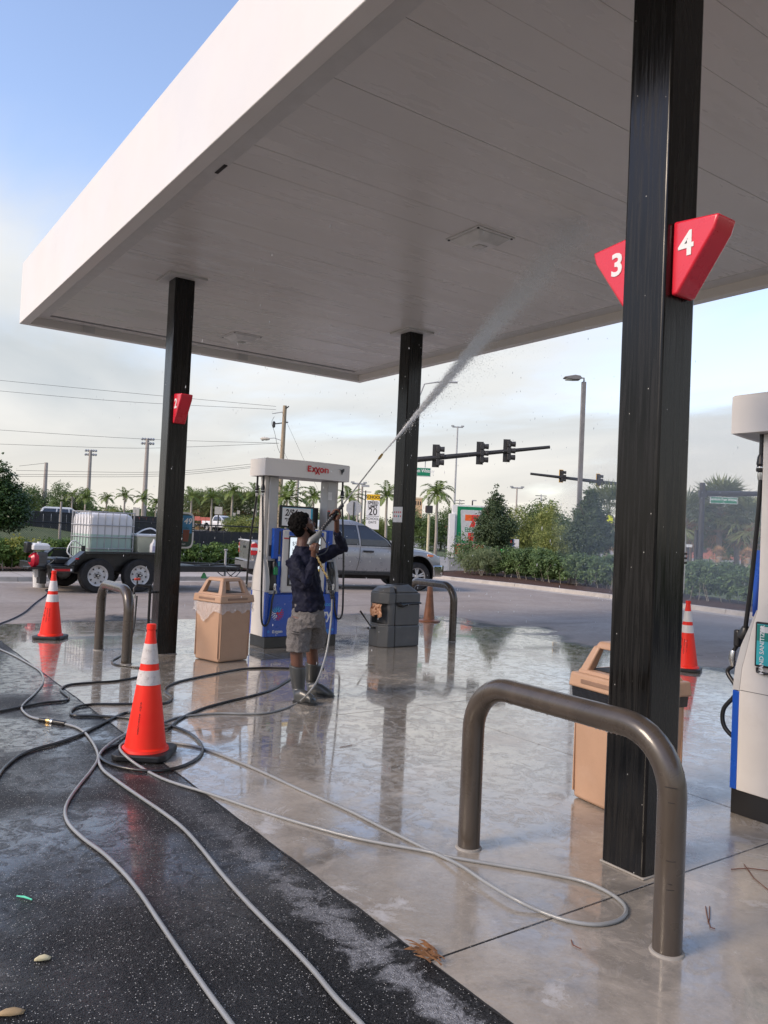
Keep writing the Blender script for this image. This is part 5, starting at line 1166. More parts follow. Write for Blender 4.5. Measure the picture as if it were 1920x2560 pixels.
pole('street_lamp', 'far twin lamp post right of the dark conical tree', 'street lamp', 1290, 110, 1218, 0.12, CONCP, 'tee')
pole('street_lamp', 'far single lamp post above the price sign', 'street lamp', 1180, 150, 1251, 0.16, DKMETAL, 'single')
pole('utility_pole', 'far crossarm pole above the price sign', 'utility pole', 1148, 190, 1248, 0.16, GALV, 'cross')
pole('utility_pole', 'far crossarm pole left of the lot lamp', 'utility pole', 1351, 170, 1236, 0.16, GALV, 'cross')
pole('fence_post', 'tall grey wooden post standing behind the left hedge', 'post', 153, 27.5, 1254, 0.045, CONCP)
def wire(label, pts, dist, r=0.016):
    P_ = [D(u, v, dist) for u, v in pts]; o = MB().tube(bez(P_, 6), r, 4, caps=False).build('power_line', DKMETAL, None, smooth=0); return tag(o, label, 'power line', 'overhead power lines')
for pts, lb in (([(-60, 945), (300, 980), (690, 1016)], 'topmost power line left of the utility pole'), ([(-60, 972), (300, 1003), (690, 1024)], 'second power line from the top'), ([(-60, 1071), (350, 1097), (698, 1108)], 'third power line running to the utility pole'),
                ([(-60, 1108), (300, 1120), (480, 1117), (698, 1108)], 'fourth power line running to the utility pole'), ([(40, 1176), (400, 1180), (660, 1157)], 'upper one of the low power lines at the left'), ([(40, 1186), (400, 1185), (660, 1163)], 'middle one of the low power lines at the left'), ([(40, 1191), (400, 1190), (660, 1166)], 'lowest power line at the left'),
                ([(48, 1165), (112, 1158)], 'short power line left of the bare wooden pole'), ([(704, 1028), (760, 1150), (812, 1260)], 'steep guy wire right of the utility pole'), ([(701, 1112), (765, 1240)], 'lower guy wire behind the dispenser cap')):
    wire(lb, pts, 70, 0.014 if 'guy' not in lb else 0.010)

# fences behind the left hedge: black screening panels, then chain link in front
BLKF = simple('black_fence_mesh', (0.028, 0.028, 0.030), 0.7, var=0.25, vscale=5, stretch=(3, 3, 0.3)); WIREM = simple('chain_wire', (0.06, 0.06, 0.06), 0.5)
def slat_fence(label, x0, x1, y, z0, z1, top, slope=0.0, pitch=0.30):
    t = thing('screened_fence', label, 'fence', (x0, y, 0))
    n = int((x1-x0)/pitch); me = MB().box(0, pitch-0.012, -0.012, 0.012, 0, z1-z0).mesh('privacy_slat'); me.materials.append(BLKF)
    for i in range(n):
        o = bpy.data.objects.new('privacy_slat', me); COL.objects.link(o); o.parent = t; o.location = (i*pitch, random.uniform(-.006, .006), z0+slope*i*pitch)
    for i in range(int((x1-x0)/3)+1): MB().tube([(i*3, 0.04, 0), (i*3, 0.04, top+slope*i*3)], 0.03, 6).build('post', BLKF, t)
    MB().tube([(0,0.04,top), (x1-x0,0.04,top+slope*(x1-x0))], 0.022, 6).build('top_rail', BLKF, t); MB().tube([(0,0.04,z1+0.02), (x1-x0,0.04,z1+0.02+slope*(x1-x0))], 0.018, 6).build('middle_rail', BLKF, t)
    return t
slat_fence('dark screened fence on the grassy rise behind the left hedge', -2, 13.6, 34.2, 0.60, 1.80, 1.84)
slat_fence('black slatted fence between the left column and the dispenser', 8.6, 14.2, 26.9, 0.0, 1.36, 1.60)
def chain(x0, x1, y, h):
    t = thing('chain_link_fence', 'see through chain link fence behind the left hedge', 'fence', (x0, y, 0)); L_ = x1-x0
    mb = MB(); s_ = 0.07; V = []; 
    n = int(L_/s_)
    for i in range(-int(h/s_), n):
        for sg in (1, -1):
            xa = i*s_ if sg == 1 else i*s_+h; xb = xa+sg*h; za, zb = 0.0, h
            if xa < 0: za = -xa; xa = 0
            if xb > L_: zb = h-(xb-L_); xb = L_
            if xb < 0: continue
            w = 0.0028; V += [(xa-w,0,za),(xa+w,0,za),(xb+w,0,zb),(xb-w,0,zb)]
    o = link('wire_mesh', quads('wire_mesh', np.array(V)), WIREM, t, smooth=0); o['kind'] = 'stuff'
    for i in range(int(L_/3)+1): MB().tube([(i*3-1.0 if i else 0, 0, 0), (i*3-1.0 if i else 0, 0, h+0.04)], 0.025, 8).build('post', BLKF, t)
    MB().tube([(0,0,h),(L_,0,h)], 0.02, 6).build('top_rail', BLKF, t)
chain(-10, 8.6, 26.8, 1.46)

# price sign
SILV = simple('sign_silver', (0.52, 0.53, 0.53), 0.4); G7 = simple('sign_green', (0.0, 0.19, 0.075), 0.35); R7 = simple('sign_red', (0.72, 0.05, 0.045), 0.35); O7 = simple('sign_orange', (0.80, 0.13, 0.02), 0.35); BLUE7 = simple('sign_blue', (0.02, 0.05, 0.30), 0.35); SBASE = simple('sign_base_grey', (0.25, 0.26, 0.27), 0.7)
LEDR = glow('red_led', (1.0, 0.02, 0.08), 3.0); LEDG = glow('green_led', (0.05, 1.0, 0.15), 1.6)
def price_sign():
    d_ = 36.0; t = facing('price_sign', 'green and red store price sign behind the dark conical tree', 'price sign', 1141, d_, 0.0)
    k = d_/FOC; X = lambda u: (u-1141)*k; Z = lambda v: zat(1180, v, d_)
    MB().box(X(1128), X(1300), 0.10, 0.75, 0.0, Z(1398)).build('plinth', SBASE, t, bevel=0.01)
    MB().box(X(1125), X(1139), 0.05, 0.80, Z(1396), Z(1286)).build('side_pillar', WHITE, t, bevel=0.01)
    MB().box(X(1132), X(1302), 0.15, 0.72, Z(1396), Z(1343)).build('cabinet', WHITE, t, bevel=0.01)
    MB().box(X(1132), X(1219), 0.15, 0.70, Z(1343), Z(1263)).build('cabinet', WHITE, t, bevel=0.01)
    MB().box(X(1144), X(1214.5), 0.125, 0.149, Z(1358), Z(1267)).build('green_face', G7, t)
    tp = [(X(1154), Z(1275)), (X(1204), Z(1275)), (X(1206), Z(1278)), (X(1200), Z(1350)), (X(1197), Z(1353)), (X(1160), Z(1353)), (X(1157), Z(1350)), (X(1152), Z(1278))]
    MB().prism(tp, 0.115, 0.124, 'y').build('silver_panel', SILV, t)
    MB().prism([(X(1164),Z(1287)),(X(1180),Z(1287)),(X(1180),Z(1302)),(X(1164),Z(1302))], 0.108, 0.1145, 'y').build('numeral_bar', O7, t)
    MB().prism([(X(1180),Z(1287)),(X(1199),Z(1287)),(X(1199),Z(1292)),(X(1192),Z(1302)),(X(1188),Z(1318)),(X(1187),Z(1352)),(X(1173),Z(1352)),(X(1173),Z(1332)),(X(1176),Z(1316)),(X(1183),Z(1302)),(X(1180),Z(1302))], 0.1085, 0.114, 'y').build('numeral_stroke', R7, t)
    MB().box(X(1160), X(1200), 0.107, 0.1082, Z(1332), Z(1318)).build('wordmark_panel', SILV, t)
    text('ELEVEn', 0.27, G7, t, face_mtx((X(1180.5), 0.1055, Z(1325)), (1,0,0), (0,0,1)), bold=0.006, xs=0.72)
    MB().box(X(1142), X(1214), 0.125, 0.149, Z(1386), Z(1362)).build('red_face', R7, t)
    text('OH THANK HEAVEN', 0.12, SIGNW, t, face_mtx((X(1178), 0.123, Z(1369)), (1,0,0), (0,0,1)), xs=0.8); text('FRESH TO GO 24/7', 0.12, SIGNW, t, face_mtx((X(1178), 0.123, Z(1379)), (1,0,0), (0,0,1)), xs=0.8)
    MB().box(X(1219), X(1240), 0.125, 0.149, Z(1386), Z(1346)).build('blue_face', BLUE7, t)
    text('Diesel', 0.15, SIGNW, t, face_mtx((X(1230), 0.123, Z(1366)), (1,0,0), (0,0,1)), xs=0.9); text('Efficient', 0.13, SIGNW, t, face_mtx((X(1230), 0.123, Z(1376)), (1,0,0), (0,0,1)), xs=0.9)
    MB().box(X(1241), X(1288), 0.125, 0.149, Z(1361), Z(1343)).build('led_panel', BLUE7, t); MB().box(X(1242.5), X(1287), 0.12, 0.124, Z(1356.5), Z(1343.5)).build('led_screen', INK, t)
    MB().box(X(1241), X(1288), 0.125, 0.149, Z(1386), Z(1363)).build('led_panel', INK, t)
    text('3.35 9', 0.25, LEDR, t, face_mtx((X(1266), 0.117, Z(1350)), (1,0,0), (0,0,1)), bold=0.004); text('3.79 9', 0.26, LEDG, t, face_mtx((X(1264), 0.121, Z(1376)), (1,0,0), (0,0,1)), bold=0.004)
price_sign()
# boards, buildings, walls
def board(name, label, u0, u1, v0, v1, dist, mat, post=True, cat='sign board'):
    uc = (u0+u1)/2; t = facing(name, label, cat, uc, dist, -0.1); w = (u1-u0)*dist/FOC/2; z1, z0 = zat(uc, v0, dist)+0.1, zat(uc, v1, dist)+0.1
    MB().box(-w, w, -0.02, 0.02, z0, z1).build('panel', mat, t)
    if post: MB().tube([(0,0.05,0),(0,0.05,z1)], 0.04, 6).build('post', DKMETAL, t)
    return t, z0, z1
t, z0, z1 = board('red_board', 'red roadside board with white store lettering above the right hedge', 1378, 1413, 1335, 1356, 62, simple('board_red', (0.62, 0.04, 0.05), 0.5), False)
for x in (-0.5, 0.5): MB().tube([(x,0.05,0),(x,0.05,z1)], 0.04, 6).build('post', DKMETAL, t)
text('WINN-DIXIE', 0.20, SIGNW, t, face_mtx((0.07, -0.024, z0+(z1-z0)*0.68), (1,0,0), (0,0,1)), bold=0.004); text('COMING SOON', 0.10, SIGNW, t, face_mtx((0, -0.024, z0+(z1-z0)*0.26), (1,0,0), (0,0,1)))
BACKW = simple('sign_back', (0.42, 0.40, 0.37), 0.7)
board('sign_back', 'square grey sign back on a post above the white pickup', 537, 556, 1267, 1286, 55, BACKW); board('sign_back', 'small pale sign back right of the white pickup', 581, 590, 1282, 1291, 60, BACKW); board('sign_back', 'small tilted grey sign back left of the fuel hoses', 593, 600, 1276, 1285, 62, BACKW)
board('sign_back', 'left one of two grey sign backs above the trailer tub', 333, 340, 1268, 1290, 62, BACKW); board('sign_back', 'right one of two grey sign backs above the trailer tub', 341, 349, 1269, 1290, 62, BACKW)
board('yard_sign', 'little white yard sign just right of the nearest column', 1717, 1733, 1361, 1368, 34, SIGNW)
t, z0, z1 = board('crossing_sign', 'yellow diamond crossing sign left of the nearest column', 1517, 1532, 1288, 1308, 45, simple('fluorescent_yellow', (0.75, 0.78, 0.0), 0.4)); 
TOWER = simple('tower_render', (0.62, 0.40, 0.24), 0.8, var=0.05); TOWER2 = simple('tower_band', (0.66, 0.52, 0.36), 0.8)
def tower():
    d_ = 420; t = facing('tower_building', 'far orange beige building top right of the middle column', 'building', 1044, d_, -0.1); k = d_/FOC
    z = zat(1044, 1244, d_)+0.1; MB().box(-2.2, 2.2, -2, 2, 0, z-0.8).build('wall', TOWER, t); MB().box(-2.4, 2.4, -2.2, 2.2, z-0.8, z).build('cornice', TOWER2, t)
    for x in (-1.2, 0, 1.2): MB().box(x-0.3, x+0.3, -2.05, -1.99, z-4, z-2).build('window', DARK, t)
tower()
TERRA = simple('terracotta_wall', (0.50, 0.20, 0.15), 0.85, var=0.1); ORF = simple('orange_safety_mesh', (0.55, 0.16, 0.12), 0.8)
def wall_bldg():
    d_ = 120; t = facing('low_building', 'long low terracotta coloured building behind the shaggy palms', 'building', 1790, d_, -0.1)
    MB().box(-9, 9, 0, 5, 0, 2.5).build('wall', TERRA, t); MB().box(-9.3, 9.3, -0.3, 5.3, 2.5, 2.75).build('parapet', simple('pink_parapet', (0.55,0.28,0.22), 0.8), t)
    for i in range(9): MB().box(-8.2+i*2, -7.2+i*2, -0.05, 0.01, 0.9, 2.0).build('window', simple('window_glass', (0.10,0.08,0.08), 0.2), t); 
wall_bldg()
def ofence(label, u0, u1, d_, v0, v1):
    t = facing('safety_fence', label, 'fence', u0, d_, -0.1); w = (u1-u0)*d_/FOC; z1 = zat(u0, v0, d_)+0.1; z0 = zat(u0, v1, d_)+0.1
    n = max(3, int(w/0.9))
    for i in range(n): MB().box(i*w/n, (i+0.96)*w/n, -0.01, 0.01, z0+random.uniform(0,.08), z1-random.uniform(0,.15)).build('mesh_panel', ORF, t)
    for i in range(n+1): MB().tube([(i*w/n, 0.03, 0), (i*w/n, 0.03, z1)], 0.03, 5).build('stake', DKMETAL, t)
ofence('orange safety fence across the road right of the middle column', 1058, 1128, 95, 1309, 1326); ofence('orange safety fence above the trailer tub', 334, 392, 90, 1290, 1300); ofence('orange safety fence left of the white pickup', 488, 530, 80, 1290, 1302)
# rail fence along the far side of the right road
def rail(label, u0, u1, d_):
    a, b = far(u0, d_, -0.1), far(u1, d_, -0.1); L_ = (b-a).length; t = thing('field_fence', label, 'fence', a, math.atan2(b.y-a.y, b.x-a.x)); n = int(L_/2.5)
    for i in range(n+1): MB().tube([(i*L_/n,0,0),(i*L_/n,0,1.5)], 0.03, 5).build('post', DKMETAL, t)
    for z in (0.15, 1.45): MB().tube([(0,0,z),(L_,0,z)], 0.02, 5).build('rail', DKMETAL, t)
rail('dark field fence across the road behind the price sign', 1040, 1420, 78); rail('dark field fence below the shaggy palms at the right', 1700, 1960, 62)
MB_ = sheet('grass_verge', [far(880, 66)[:2], far(1540, 62)[:2], far(1620, 95)[:2], far(860, 110)[:2]], -0.08, GRASS); sheet('grass_verge', [far(1540, 66)[:2], far(2400, 58)[:2], far(2500, 84)[:2], far(1560, 92)[:2]], -0.07, GRASS)
# ================================================================ TRUCKS, CARS, TRAILER
def car_paint(name, col, metal=0.4, rough=0.28):
    s = NT(name); s.set(col=s.mix(s.rng(s.noise(2.5, 4), 0.3, 0.7), tuple(c*0.94 for c in col), col), metal=metal, rough=s.rng(s.noise(5, 4), 0.3, 0.7, rough*0.9, rough*1.25), coat=0.6, coatr=0.06); MATS[name] = s.m; return s.m
SILVER = car_paint('silver_truck_paint', (0.30, 0.30, 0.305)); WPAINT = car_paint('white_truck_paint', (0.72, 0.72, 0.72), 0.0); TEALP = car_paint('teal_car_paint', (0.10, 0.24, 0.26)); DKPAINT = car_paint('dark_car_paint', (0.05, 0.055, 0.06)); BLUSIL = car_paint('pale_silver_paint', (0.38, 0.42, 0.45))
GLASS = simple('tinted_window', (0.020, 0.022, 0.030), 0.06, var=0.1, spec=0.8, coat=0.5); TYRE = simple('tyre_rubber', (0.018, 0.017, 0.017), 0.75, var=0.2, bump=0.3, bscale=60, dirt=0.3, dirtcol=(0.05, 0.045, 0.04)); ALLOY = simple('alloy_wheel', (0.52, 0.52, 0.52), 0.35, metal=0.6); CHR = simple('chrome_bumper', (0.60, 0.61, 0.63), 0.10, metal=1.0); TAILR = simple('tail_lamp_red', (0.62, 0.01, 0.02), 0.15, coat=0.6); CLEARL = simple('lamp_clear', (0.65, 0.66, 0.68), 0.12, spec=0.8); INDIC = simple('indicator_orange', (0.75, 0.22, 0.08), 0.2)
def wheel(parent, x, y, r, w, side, rim, spokes=5, steel=False):
    t = thing_part('wheel', parent); t.location = (x, y, r); o = side
    prof = [(r*0.62, -w/2), (r*0.92, -w/2), (r, -w*0.38), (r, w*0.38), (r*0.92, w/2), (r*0.62, w/2)]
    MB().lathe(prof + [prof[0]], 36, axis='y', caps=False).build('tyre', TYRE, t, smooth=35)
    if steel:
        MB().lathe([(0.0, o*w*0.26), (r*0.22, o*w*0.26), (r*0.26, o*w*0.30), (r*0.50, o*w*0.22), (r*0.55, o*w*0.40), (r*0.60, o*w*0.44), (r*0.64, o*w*0.44), (r*0.63, o*w*0.1)], 32, axis='y', caps=False).build('rim', rim, t, smooth=30)
        for i in range(8):
            a = 2*PI*i/8+0.2; q = r*0.415; m = Matrix.Rotation(a, 4, 'Y') @ Matrix.Translation((0, o*w*0.285, q))
            MB().prism([(-0.020, 0.016), (0, -0.020), (0.020, 0.016), (0.010, 0.026), (0, 0.018), (-0.010, 0.026)], -0.004, 0.004, 'y', m).build('vent_hole', DARK, t)
        for i in range(5):
            a = 2*PI*i/5; MB().lathe([(0.011,0),(0.011,o*0.03)], 6, (r*0.17*math.cos(a), o*w*0.26, r*0.17*math.sin(a)), 'y').build('lug_nut', DKMETAL, t)
        MB().lathe([(r*0.10, o*w*0.26), (r*0.10, o*w*0.50), (r*0.055, o*w*0.52), (0.0, o*w*0.52)], 16, axis='y', caps=False).build('hub', DKMETAL, t, smooth=30)
        MB().lathe([(r*0.055, o*w*0.52), (r*0.05, o*w*0.56), (0.0, o*w*0.57)], 12, axis='y', caps=False).build('hub_cap', CHROME, t, smooth=30)
    else:
        MB().lathe([(0.0, o*w*0.05), (r*0.60, o*w*0.05)], 32, axis='y', caps=False).build('brake_shadow', DARK, t)
        MB().lathe([(r*0.60, -o*w*0.1), (r*0.66, o*w*0.42), (r*0.63, o*w*0.46), (r*0.58, o*w*0.42), (r*0.55, o*w*0.10)], 36, axis='y', caps=False).build('rim', rim, t, smooth=30)
        for i in range(spokes):
            for s_ in (-1, 1):
                m = Matrix.Rotation(2*PI*i/spokes+s_*0.17, 4, 'Y'); lo, hi = sorted((o*w*0.22, o*w*0.36))
                MB().prism([(-r*0.05, r*0.10), (r*0.05, r*0.10), (r*0.055, r*0.58), (-r*0.055, r*0.58)], lo, hi, 'y', m).build('spoke', rim, t, bevel=0.006)
        MB().lathe([(0.0, o*w*0.40), (r*0.12, o*w*0.40), (r*0.16, o*w*0.30), (r*0.17, o*w*0.2)], 20, axis='y', caps=False).build('hub_cap', rim, t, smooth=30)
    return t
def apply_bool(obj, cutters):
    for c in cutters:
        m = obj.modifiers.new('cut', 'BOOLEAN'); m.operation = 'DIFFERENCE'; m.solver = 'EXACT'; m.object = c
    dg = bpy.context.evaluated_depsgraph_get(); me = bpy.data.meshes.new_from_object(obj.evaluated_get(dg)); obj.modifiers.clear(); old = obj.data; obj.data = me
    for c in cutters: bpy.data.objects.remove(c)
    me.polygons.foreach_set('use_smooth', [True]*len(me.polygons)); me.set_sharp_from_angle(angle=R(28))
def pickup(name, label, loc, rot, paint, detail=True, lights=None):
    """local +x forward, near side is -y; origin at the near rear corner of the bumper on the ground"""
    t = thing(name, label, 'pickup truck', loc, rot)
    L_, Wd = 5.80, 2.02; xr, xf = 1.13, 4.83; r = 0.405
    # lower body: sections along x : (x, z_bottom, z_belt, half width at belt, half width at sill, crown)
    S = [(0.10, 0.66, 1.235, 0.925, 0.90), (0.16, 0.60, 1.25, 0.965, 0.935), (0.6, 0.52, 1.25, 0.985, 0.955), (1.4, 0.50, 1.235, 0.99, 0.96), (2.05, 0.48, 1.215, 0.985, 0.96), (3.2, 0.47, 1.20, 0.985, 0.96), (4.05, 0.47, 1.19, 0.98, 0.955), (4.4, 0.50, 1.175, 0.985, 0.965), (5.0, 0.52, 1.13, 0.97, 0.955), (5.40, 0.55, 1.06, 0.90, 0.90), (5.60, 0.60, 0.98, 0.78, 0.80)]
    rings = []
    cy = Wd/2
    for x, zb, zt, hb, hs in S:
        zm = zb+(zt-zb)*0.55
        half = [(hs-0.05, zb), (hs, zb+0.06), (hb+0.012, zm), (hb, zt-0.12), (hb-0.03, zt-0.03), (hb-0.10, zt)]
        ring = [(x, cy-y, z) for y, z in half] + [(x, cy+y, z) for y, z in half[::-1]]
        rings.append(ring)
    body = MB().loft(rings).build('body', paint, t, smooth=28)
    cut = []
    for xx in (xr, xf):
        c = MB().lathe([(0.50, -0.3), (0.50, 0.52)], 40, (xx, 0, 0.50), 'y').build('cut', None); cut.append(c)
        c2 = MB().lathe([(0.50, -0.52), (0.50, 0.3)], 40, (xx, Wd, 0.50), 'y').build('cut', None); cut.append(c2)
    cut.append(MB().box(0.22, 1.92, 0.14, Wd-0.14, 0.80, 1.5).build('cut', None))
    for c in cut: c.parent = t; 
    bpy.context.view_layer.update(); apply_bool(body, cut)
    for xx in (xr, xf):
        for y0, y1 in ((0.03, 0.50), (Wd-0.50, Wd-0.03)):
            yi = y1 if y0 < 1 else y0
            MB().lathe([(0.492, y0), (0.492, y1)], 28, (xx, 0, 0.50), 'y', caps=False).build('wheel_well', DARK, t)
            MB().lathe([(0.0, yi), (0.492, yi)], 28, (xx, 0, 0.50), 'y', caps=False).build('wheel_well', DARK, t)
        # arch lips
        for y in (0.005, Wd-0.005):
            pts = [(xx+0.505*math.cos(a), y+ (0.03 if y < 1 else -0.03)*0, 0.50+0.505*math.sin(a)) for a in [PI*(-0.06+1.12*i/22) for i in range(23)]]
            MB().tube(pts, 0.016, 6).build('arch_lip', paint, t, smooth=60)
    # bonnet
    bn = []
    for x, z, hb in ((4.00, 1.19, 0.86), (4.15, 1.235, 0.86), (4.6, 1.215, 0.85), (5.1, 1.165, 0.80), (5.42, 1.08, 0.72), (5.52, 1.0, 0.66)):
        bn.append([(x, cy-hb, z-0.10), (x, cy-hb+0.02, z-0.03), (x, cy-hb*0.72, z+0.012), (x, cy, z+0.03), (x, cy+hb*0.72, z+0.012), (x, cy+hb-0.02, z-0.03), (x, cy+hb, z-0.10)])
    MB().loft(bn).build('bonnet', paint, t, smooth=40)
    # cab
    cb = []
    for z, xa, xb, hb in ((1.17, 1.98, 4.16, 0.955), (1.40, 2.00, 3.98, 0.925), (1.66, 2.06, 3.58, 0.845), (1.83, 2.16, 3.25, 0.765), (1.895, 2.28, 3.05, 0.70), (1.92, 2.45, 2.95, 0.60)):
        c_ = 0.09
        cb.append([(xa, cy-hb+c_, z), (xa+c_, cy-hb, z), (xb-c_, cy-hb, z), (xb, cy-hb+c_*2.2, z), (xb, cy+hb-c_*2.2, z), (xb-c_, cy+hb, z), (xa+c_, cy+hb, z), (xa, cy+hb-c_, z)])
    MB().loft(cb).build('cab', paint, t, smooth=50)
    # side glass follows the tumblehome
    def yz(z): 
        T_ = [(1.17, 0.955), (1.40, 0.925), (1.66, 0.845), (1.83, 0.765)]
        for (a, ha), (b, hb) in zip(T_, T_[1:]):
            if z <= b: return ha+(hb-ha)*(z-a)/(b-a)
        return 0.765
    def pane(rows, side, nm='window', mt=GLASS, off=0.006):
        vs = []
        for z, x0_, x1_ in rows: vs += [(x0_, cy+side*(yz(z)+off), z), (x1_, cy+side*(yz(z)+off), z)]
        MB().add(vs, [(2*i, 2*i+1, 2*i+3, 2*i+2) if side < 0 else (2*i, 2*i+2, 2*i+3, 2*i+1) for i in range(len(rows)-1)]).build(nm, mt, t, smooth=0, recalc=False)
    for s_ in (-1, 1):
        for o_, mt, nm in ((0.003, BLK, 'window_surround'), (0.0065, GLASS, 'window')):
            e = 0.022 if nm == 'window_surround' else 0
            pane([(1.255-e, 2.24-e, 3.06+e*0.6), (1.40, 2.24-e, 3.04+e*0.6), (1.66, 2.31-e, 3.0+e*0.6), (1.76+e, 2.38-e, 2.98+e*0.6)], s_, nm, mt, o_)
            pane([(1.235-e, 3.13-e*0.6, 3.99+e), (1.40, 3.115-e*0.6, 3.84+e), (1.66, 3.075-e*0.6, 3.44+e), (1.76+e, 3.06-e*0.6, 3.26+e*0.5)], s_, nm, mt, o_)
        # door seams, handles
        y_ = cy+s_*0.998; yb = cy+s_*0.992
        for pts in ([(3.09, 1.20), (3.08, 0.95), (3.05, 0.72), (3.00, 0.54)], [(4.12, 1.16), (4.14, 0.9), (4.10, 0.56)], [(2.08, 1.20), (2.06, 0.9), (1.72, 0.84)]):
            MB().tube([(x, y_, z) for x, z in pts], 0.006, 4).build('door_seam', DARK, t)
        for hx in (3.17, 2.95):
            if hx > 3: MB().tube([(hx, y_+s_*0.03, 1.075), (hx+0.30, y_+s_*0.03, 1.07)], 0.026, 8).build('door_handle', BLK, t, smooth=60)
        MB().box(1.95, 4.28, min(yb, yb-s_*0.10), max(yb, yb-s_*0.10), 0.42, 0.475).build('sill', BLK, t)
        MB().box(4.02, 4.14, min(y_+s_*0.0, y_+s_*0.22), max(y_, y_+s_*0.22), 1.22, 1.40).build('mirror', paint, t, bevel=0.03)
        wheel(t, xr, cy+s_*0.83, r, 0.26, s_, ALLOY); wheel(t, xf, cy+s_*0.83, r, 0.26, s_, ALLOY)
        # lamps
        a0, a1 = sorted((cy+s_*0.985, cy+s_*0.84))
        MB().prism([(0.085, 0.86), (0.085, 1.16), (0.20, 1.19), (0.27, 1.10), (0.27, 0.97), (0.20, 0.86)], a0, a1, 'y').build('tail_lamp', TAILR, t, bevel=0.012)
        b0, b1 = sorted((cy+s_*0.993, cy+s_*0.9)); MB().box(0.08, 0.265, b0, b1, 0.99, 1.06).build('reversing_lamp', CLEARL, t, bevel=0.006)
        hl = [(5.12, cy+s_*0.955, 1.055), (5.14, cy+s_*0.958, 0.95), (5.50, cy+s_*0.86, 0.80), (5.60, cy+s_*0.70, 0.80), (5.60, cy+s_*0.66, 0.94), (5.44, cy+s_*0.80, 1.02)]
        vs = [Vector(p) for p in hl]; c_ = sum(vs, Vector())/6; inner = [v+(c_-v)*0.15+Vector((-0.10, -s_*0.10, 0)) for v in vs]
        MB().loft([inner, [tuple(v+Vector((0.012, s_*0.012, 0.0))) for v in vs]]).build('headlight', CLEARL if not lights else lights, t, bevel=0.006)
        MB().prism([(5.13, 0.99), (5.13, 1.05), (5.30, 1.03), (5.30, 0.985)], *sorted((cy+s_*0.975, cy+s_*0.90)), 'y').build('indicator', INDIC, t)
    # windscreen and rear glass
    MB().add([(4.165, cy-0.80, 1.22), (4.165, cy+0.80, 1.22), (3.99, cy+0.74, 1.42), (3.60, cy+0.68, 1.66), (3.30, cy+0.62, 1.80), (3.30, cy-0.62, 1.80), (3.60, cy-0.68, 1.66), (3.99, cy-0.74, 1.42)], [(0,1,2,7), (7,2,3,6), (6,3,4,5)]).build('windscreen', GLASS, t, smooth=0)
    MB().add([(1.985, cy-0.72, 1.30), (1.985, cy+0.72, 1.30), (2.06, cy+0.66, 1.70), (2.06, cy-0.66, 1.70)], [(0,3,2,1)]).build('rear_window', GLASS, t, smooth=0)
    # tailgate, bumpers, grille
    MB().box(0.075, 0.13, 0.20, Wd-0.20, 0.70, 1.225).build('tailgate', paint, t, bevel=0.02)
    MB().box(0.05, 0.13, 0.15, Wd-0.15, 1.215, 1.26).build('tailgate_lip', CLEARL if paint is SILVER else paint, t, bevel=0.015)
    MB().box(0.07, 0.09, 0.80, 1.22, 1.02, 1.10).build('tailgate_handle', BLK, t, bevel=0.01)
    MB().prism([(-0.02, 0.12), (0.0, 0.03), (0.16, 0.0), (0.62, 0.0), (0.62, 0.05), (0.2, 0.3), (0.2, Wd-0.3), (0.62, Wd-0.05), (0.62, Wd), (0.16, Wd), (0.0, Wd-0.03), (-0.02, Wd-0.12)], 0.50, 0.72, 'z').build('rear_bumper', simple('bumper_grey', (0.24, 0.245, 0.25), 0.35, metal=0.3), t, bevel=0.02)
    MB().prism([(5.30, 0.01), (5.62, 0.10), (5.80, 0.40), (5.82, Wd/2), (5.80, Wd-0.40), (5.62, Wd-0.10), (5.30, Wd-0.01), (5.45, Wd/2)], 0.42, 0.74, 'z').build('front_bumper', CHR, t, bevel=0.03)
    MB().prism([(5.50, 0.40), (5.68, 0.45), (5.70, Wd/2), (5.68, Wd-0.45), (5.50, Wd-0.40)], 0.72, 1.0, 'z').build('grille', CHR, t, bevel=0.02)
    MB().box(5.69, 5.712, 0.50, Wd-0.50, 0.76, 0.95).build('grille_mesh', BLK, t)
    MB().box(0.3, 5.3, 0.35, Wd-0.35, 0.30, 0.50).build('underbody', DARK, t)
    return t
rearc = Vector((9.17, 19.10, 0)); frontc = Vector((14.77, 17.60, 0))
ang = math.atan2(frontc.y-rearc.y, frontc.x-rearc.x)
pickup('pickup_truck', 'silver pickup truck with tinted windows, parked beyond the dispensers and towing the trailer', rearc, ang, SILVER)
LIT = glow('lit_headlight', (1.0, 0.85, 0.6), 4.0)
p_ = far(503, 98, 0.92)
pickup('pickup_truck', 'white pickup truck with lit headlights on the road behind the black fence', p_, FACE - R(38), WPAINT, lights=LIT)
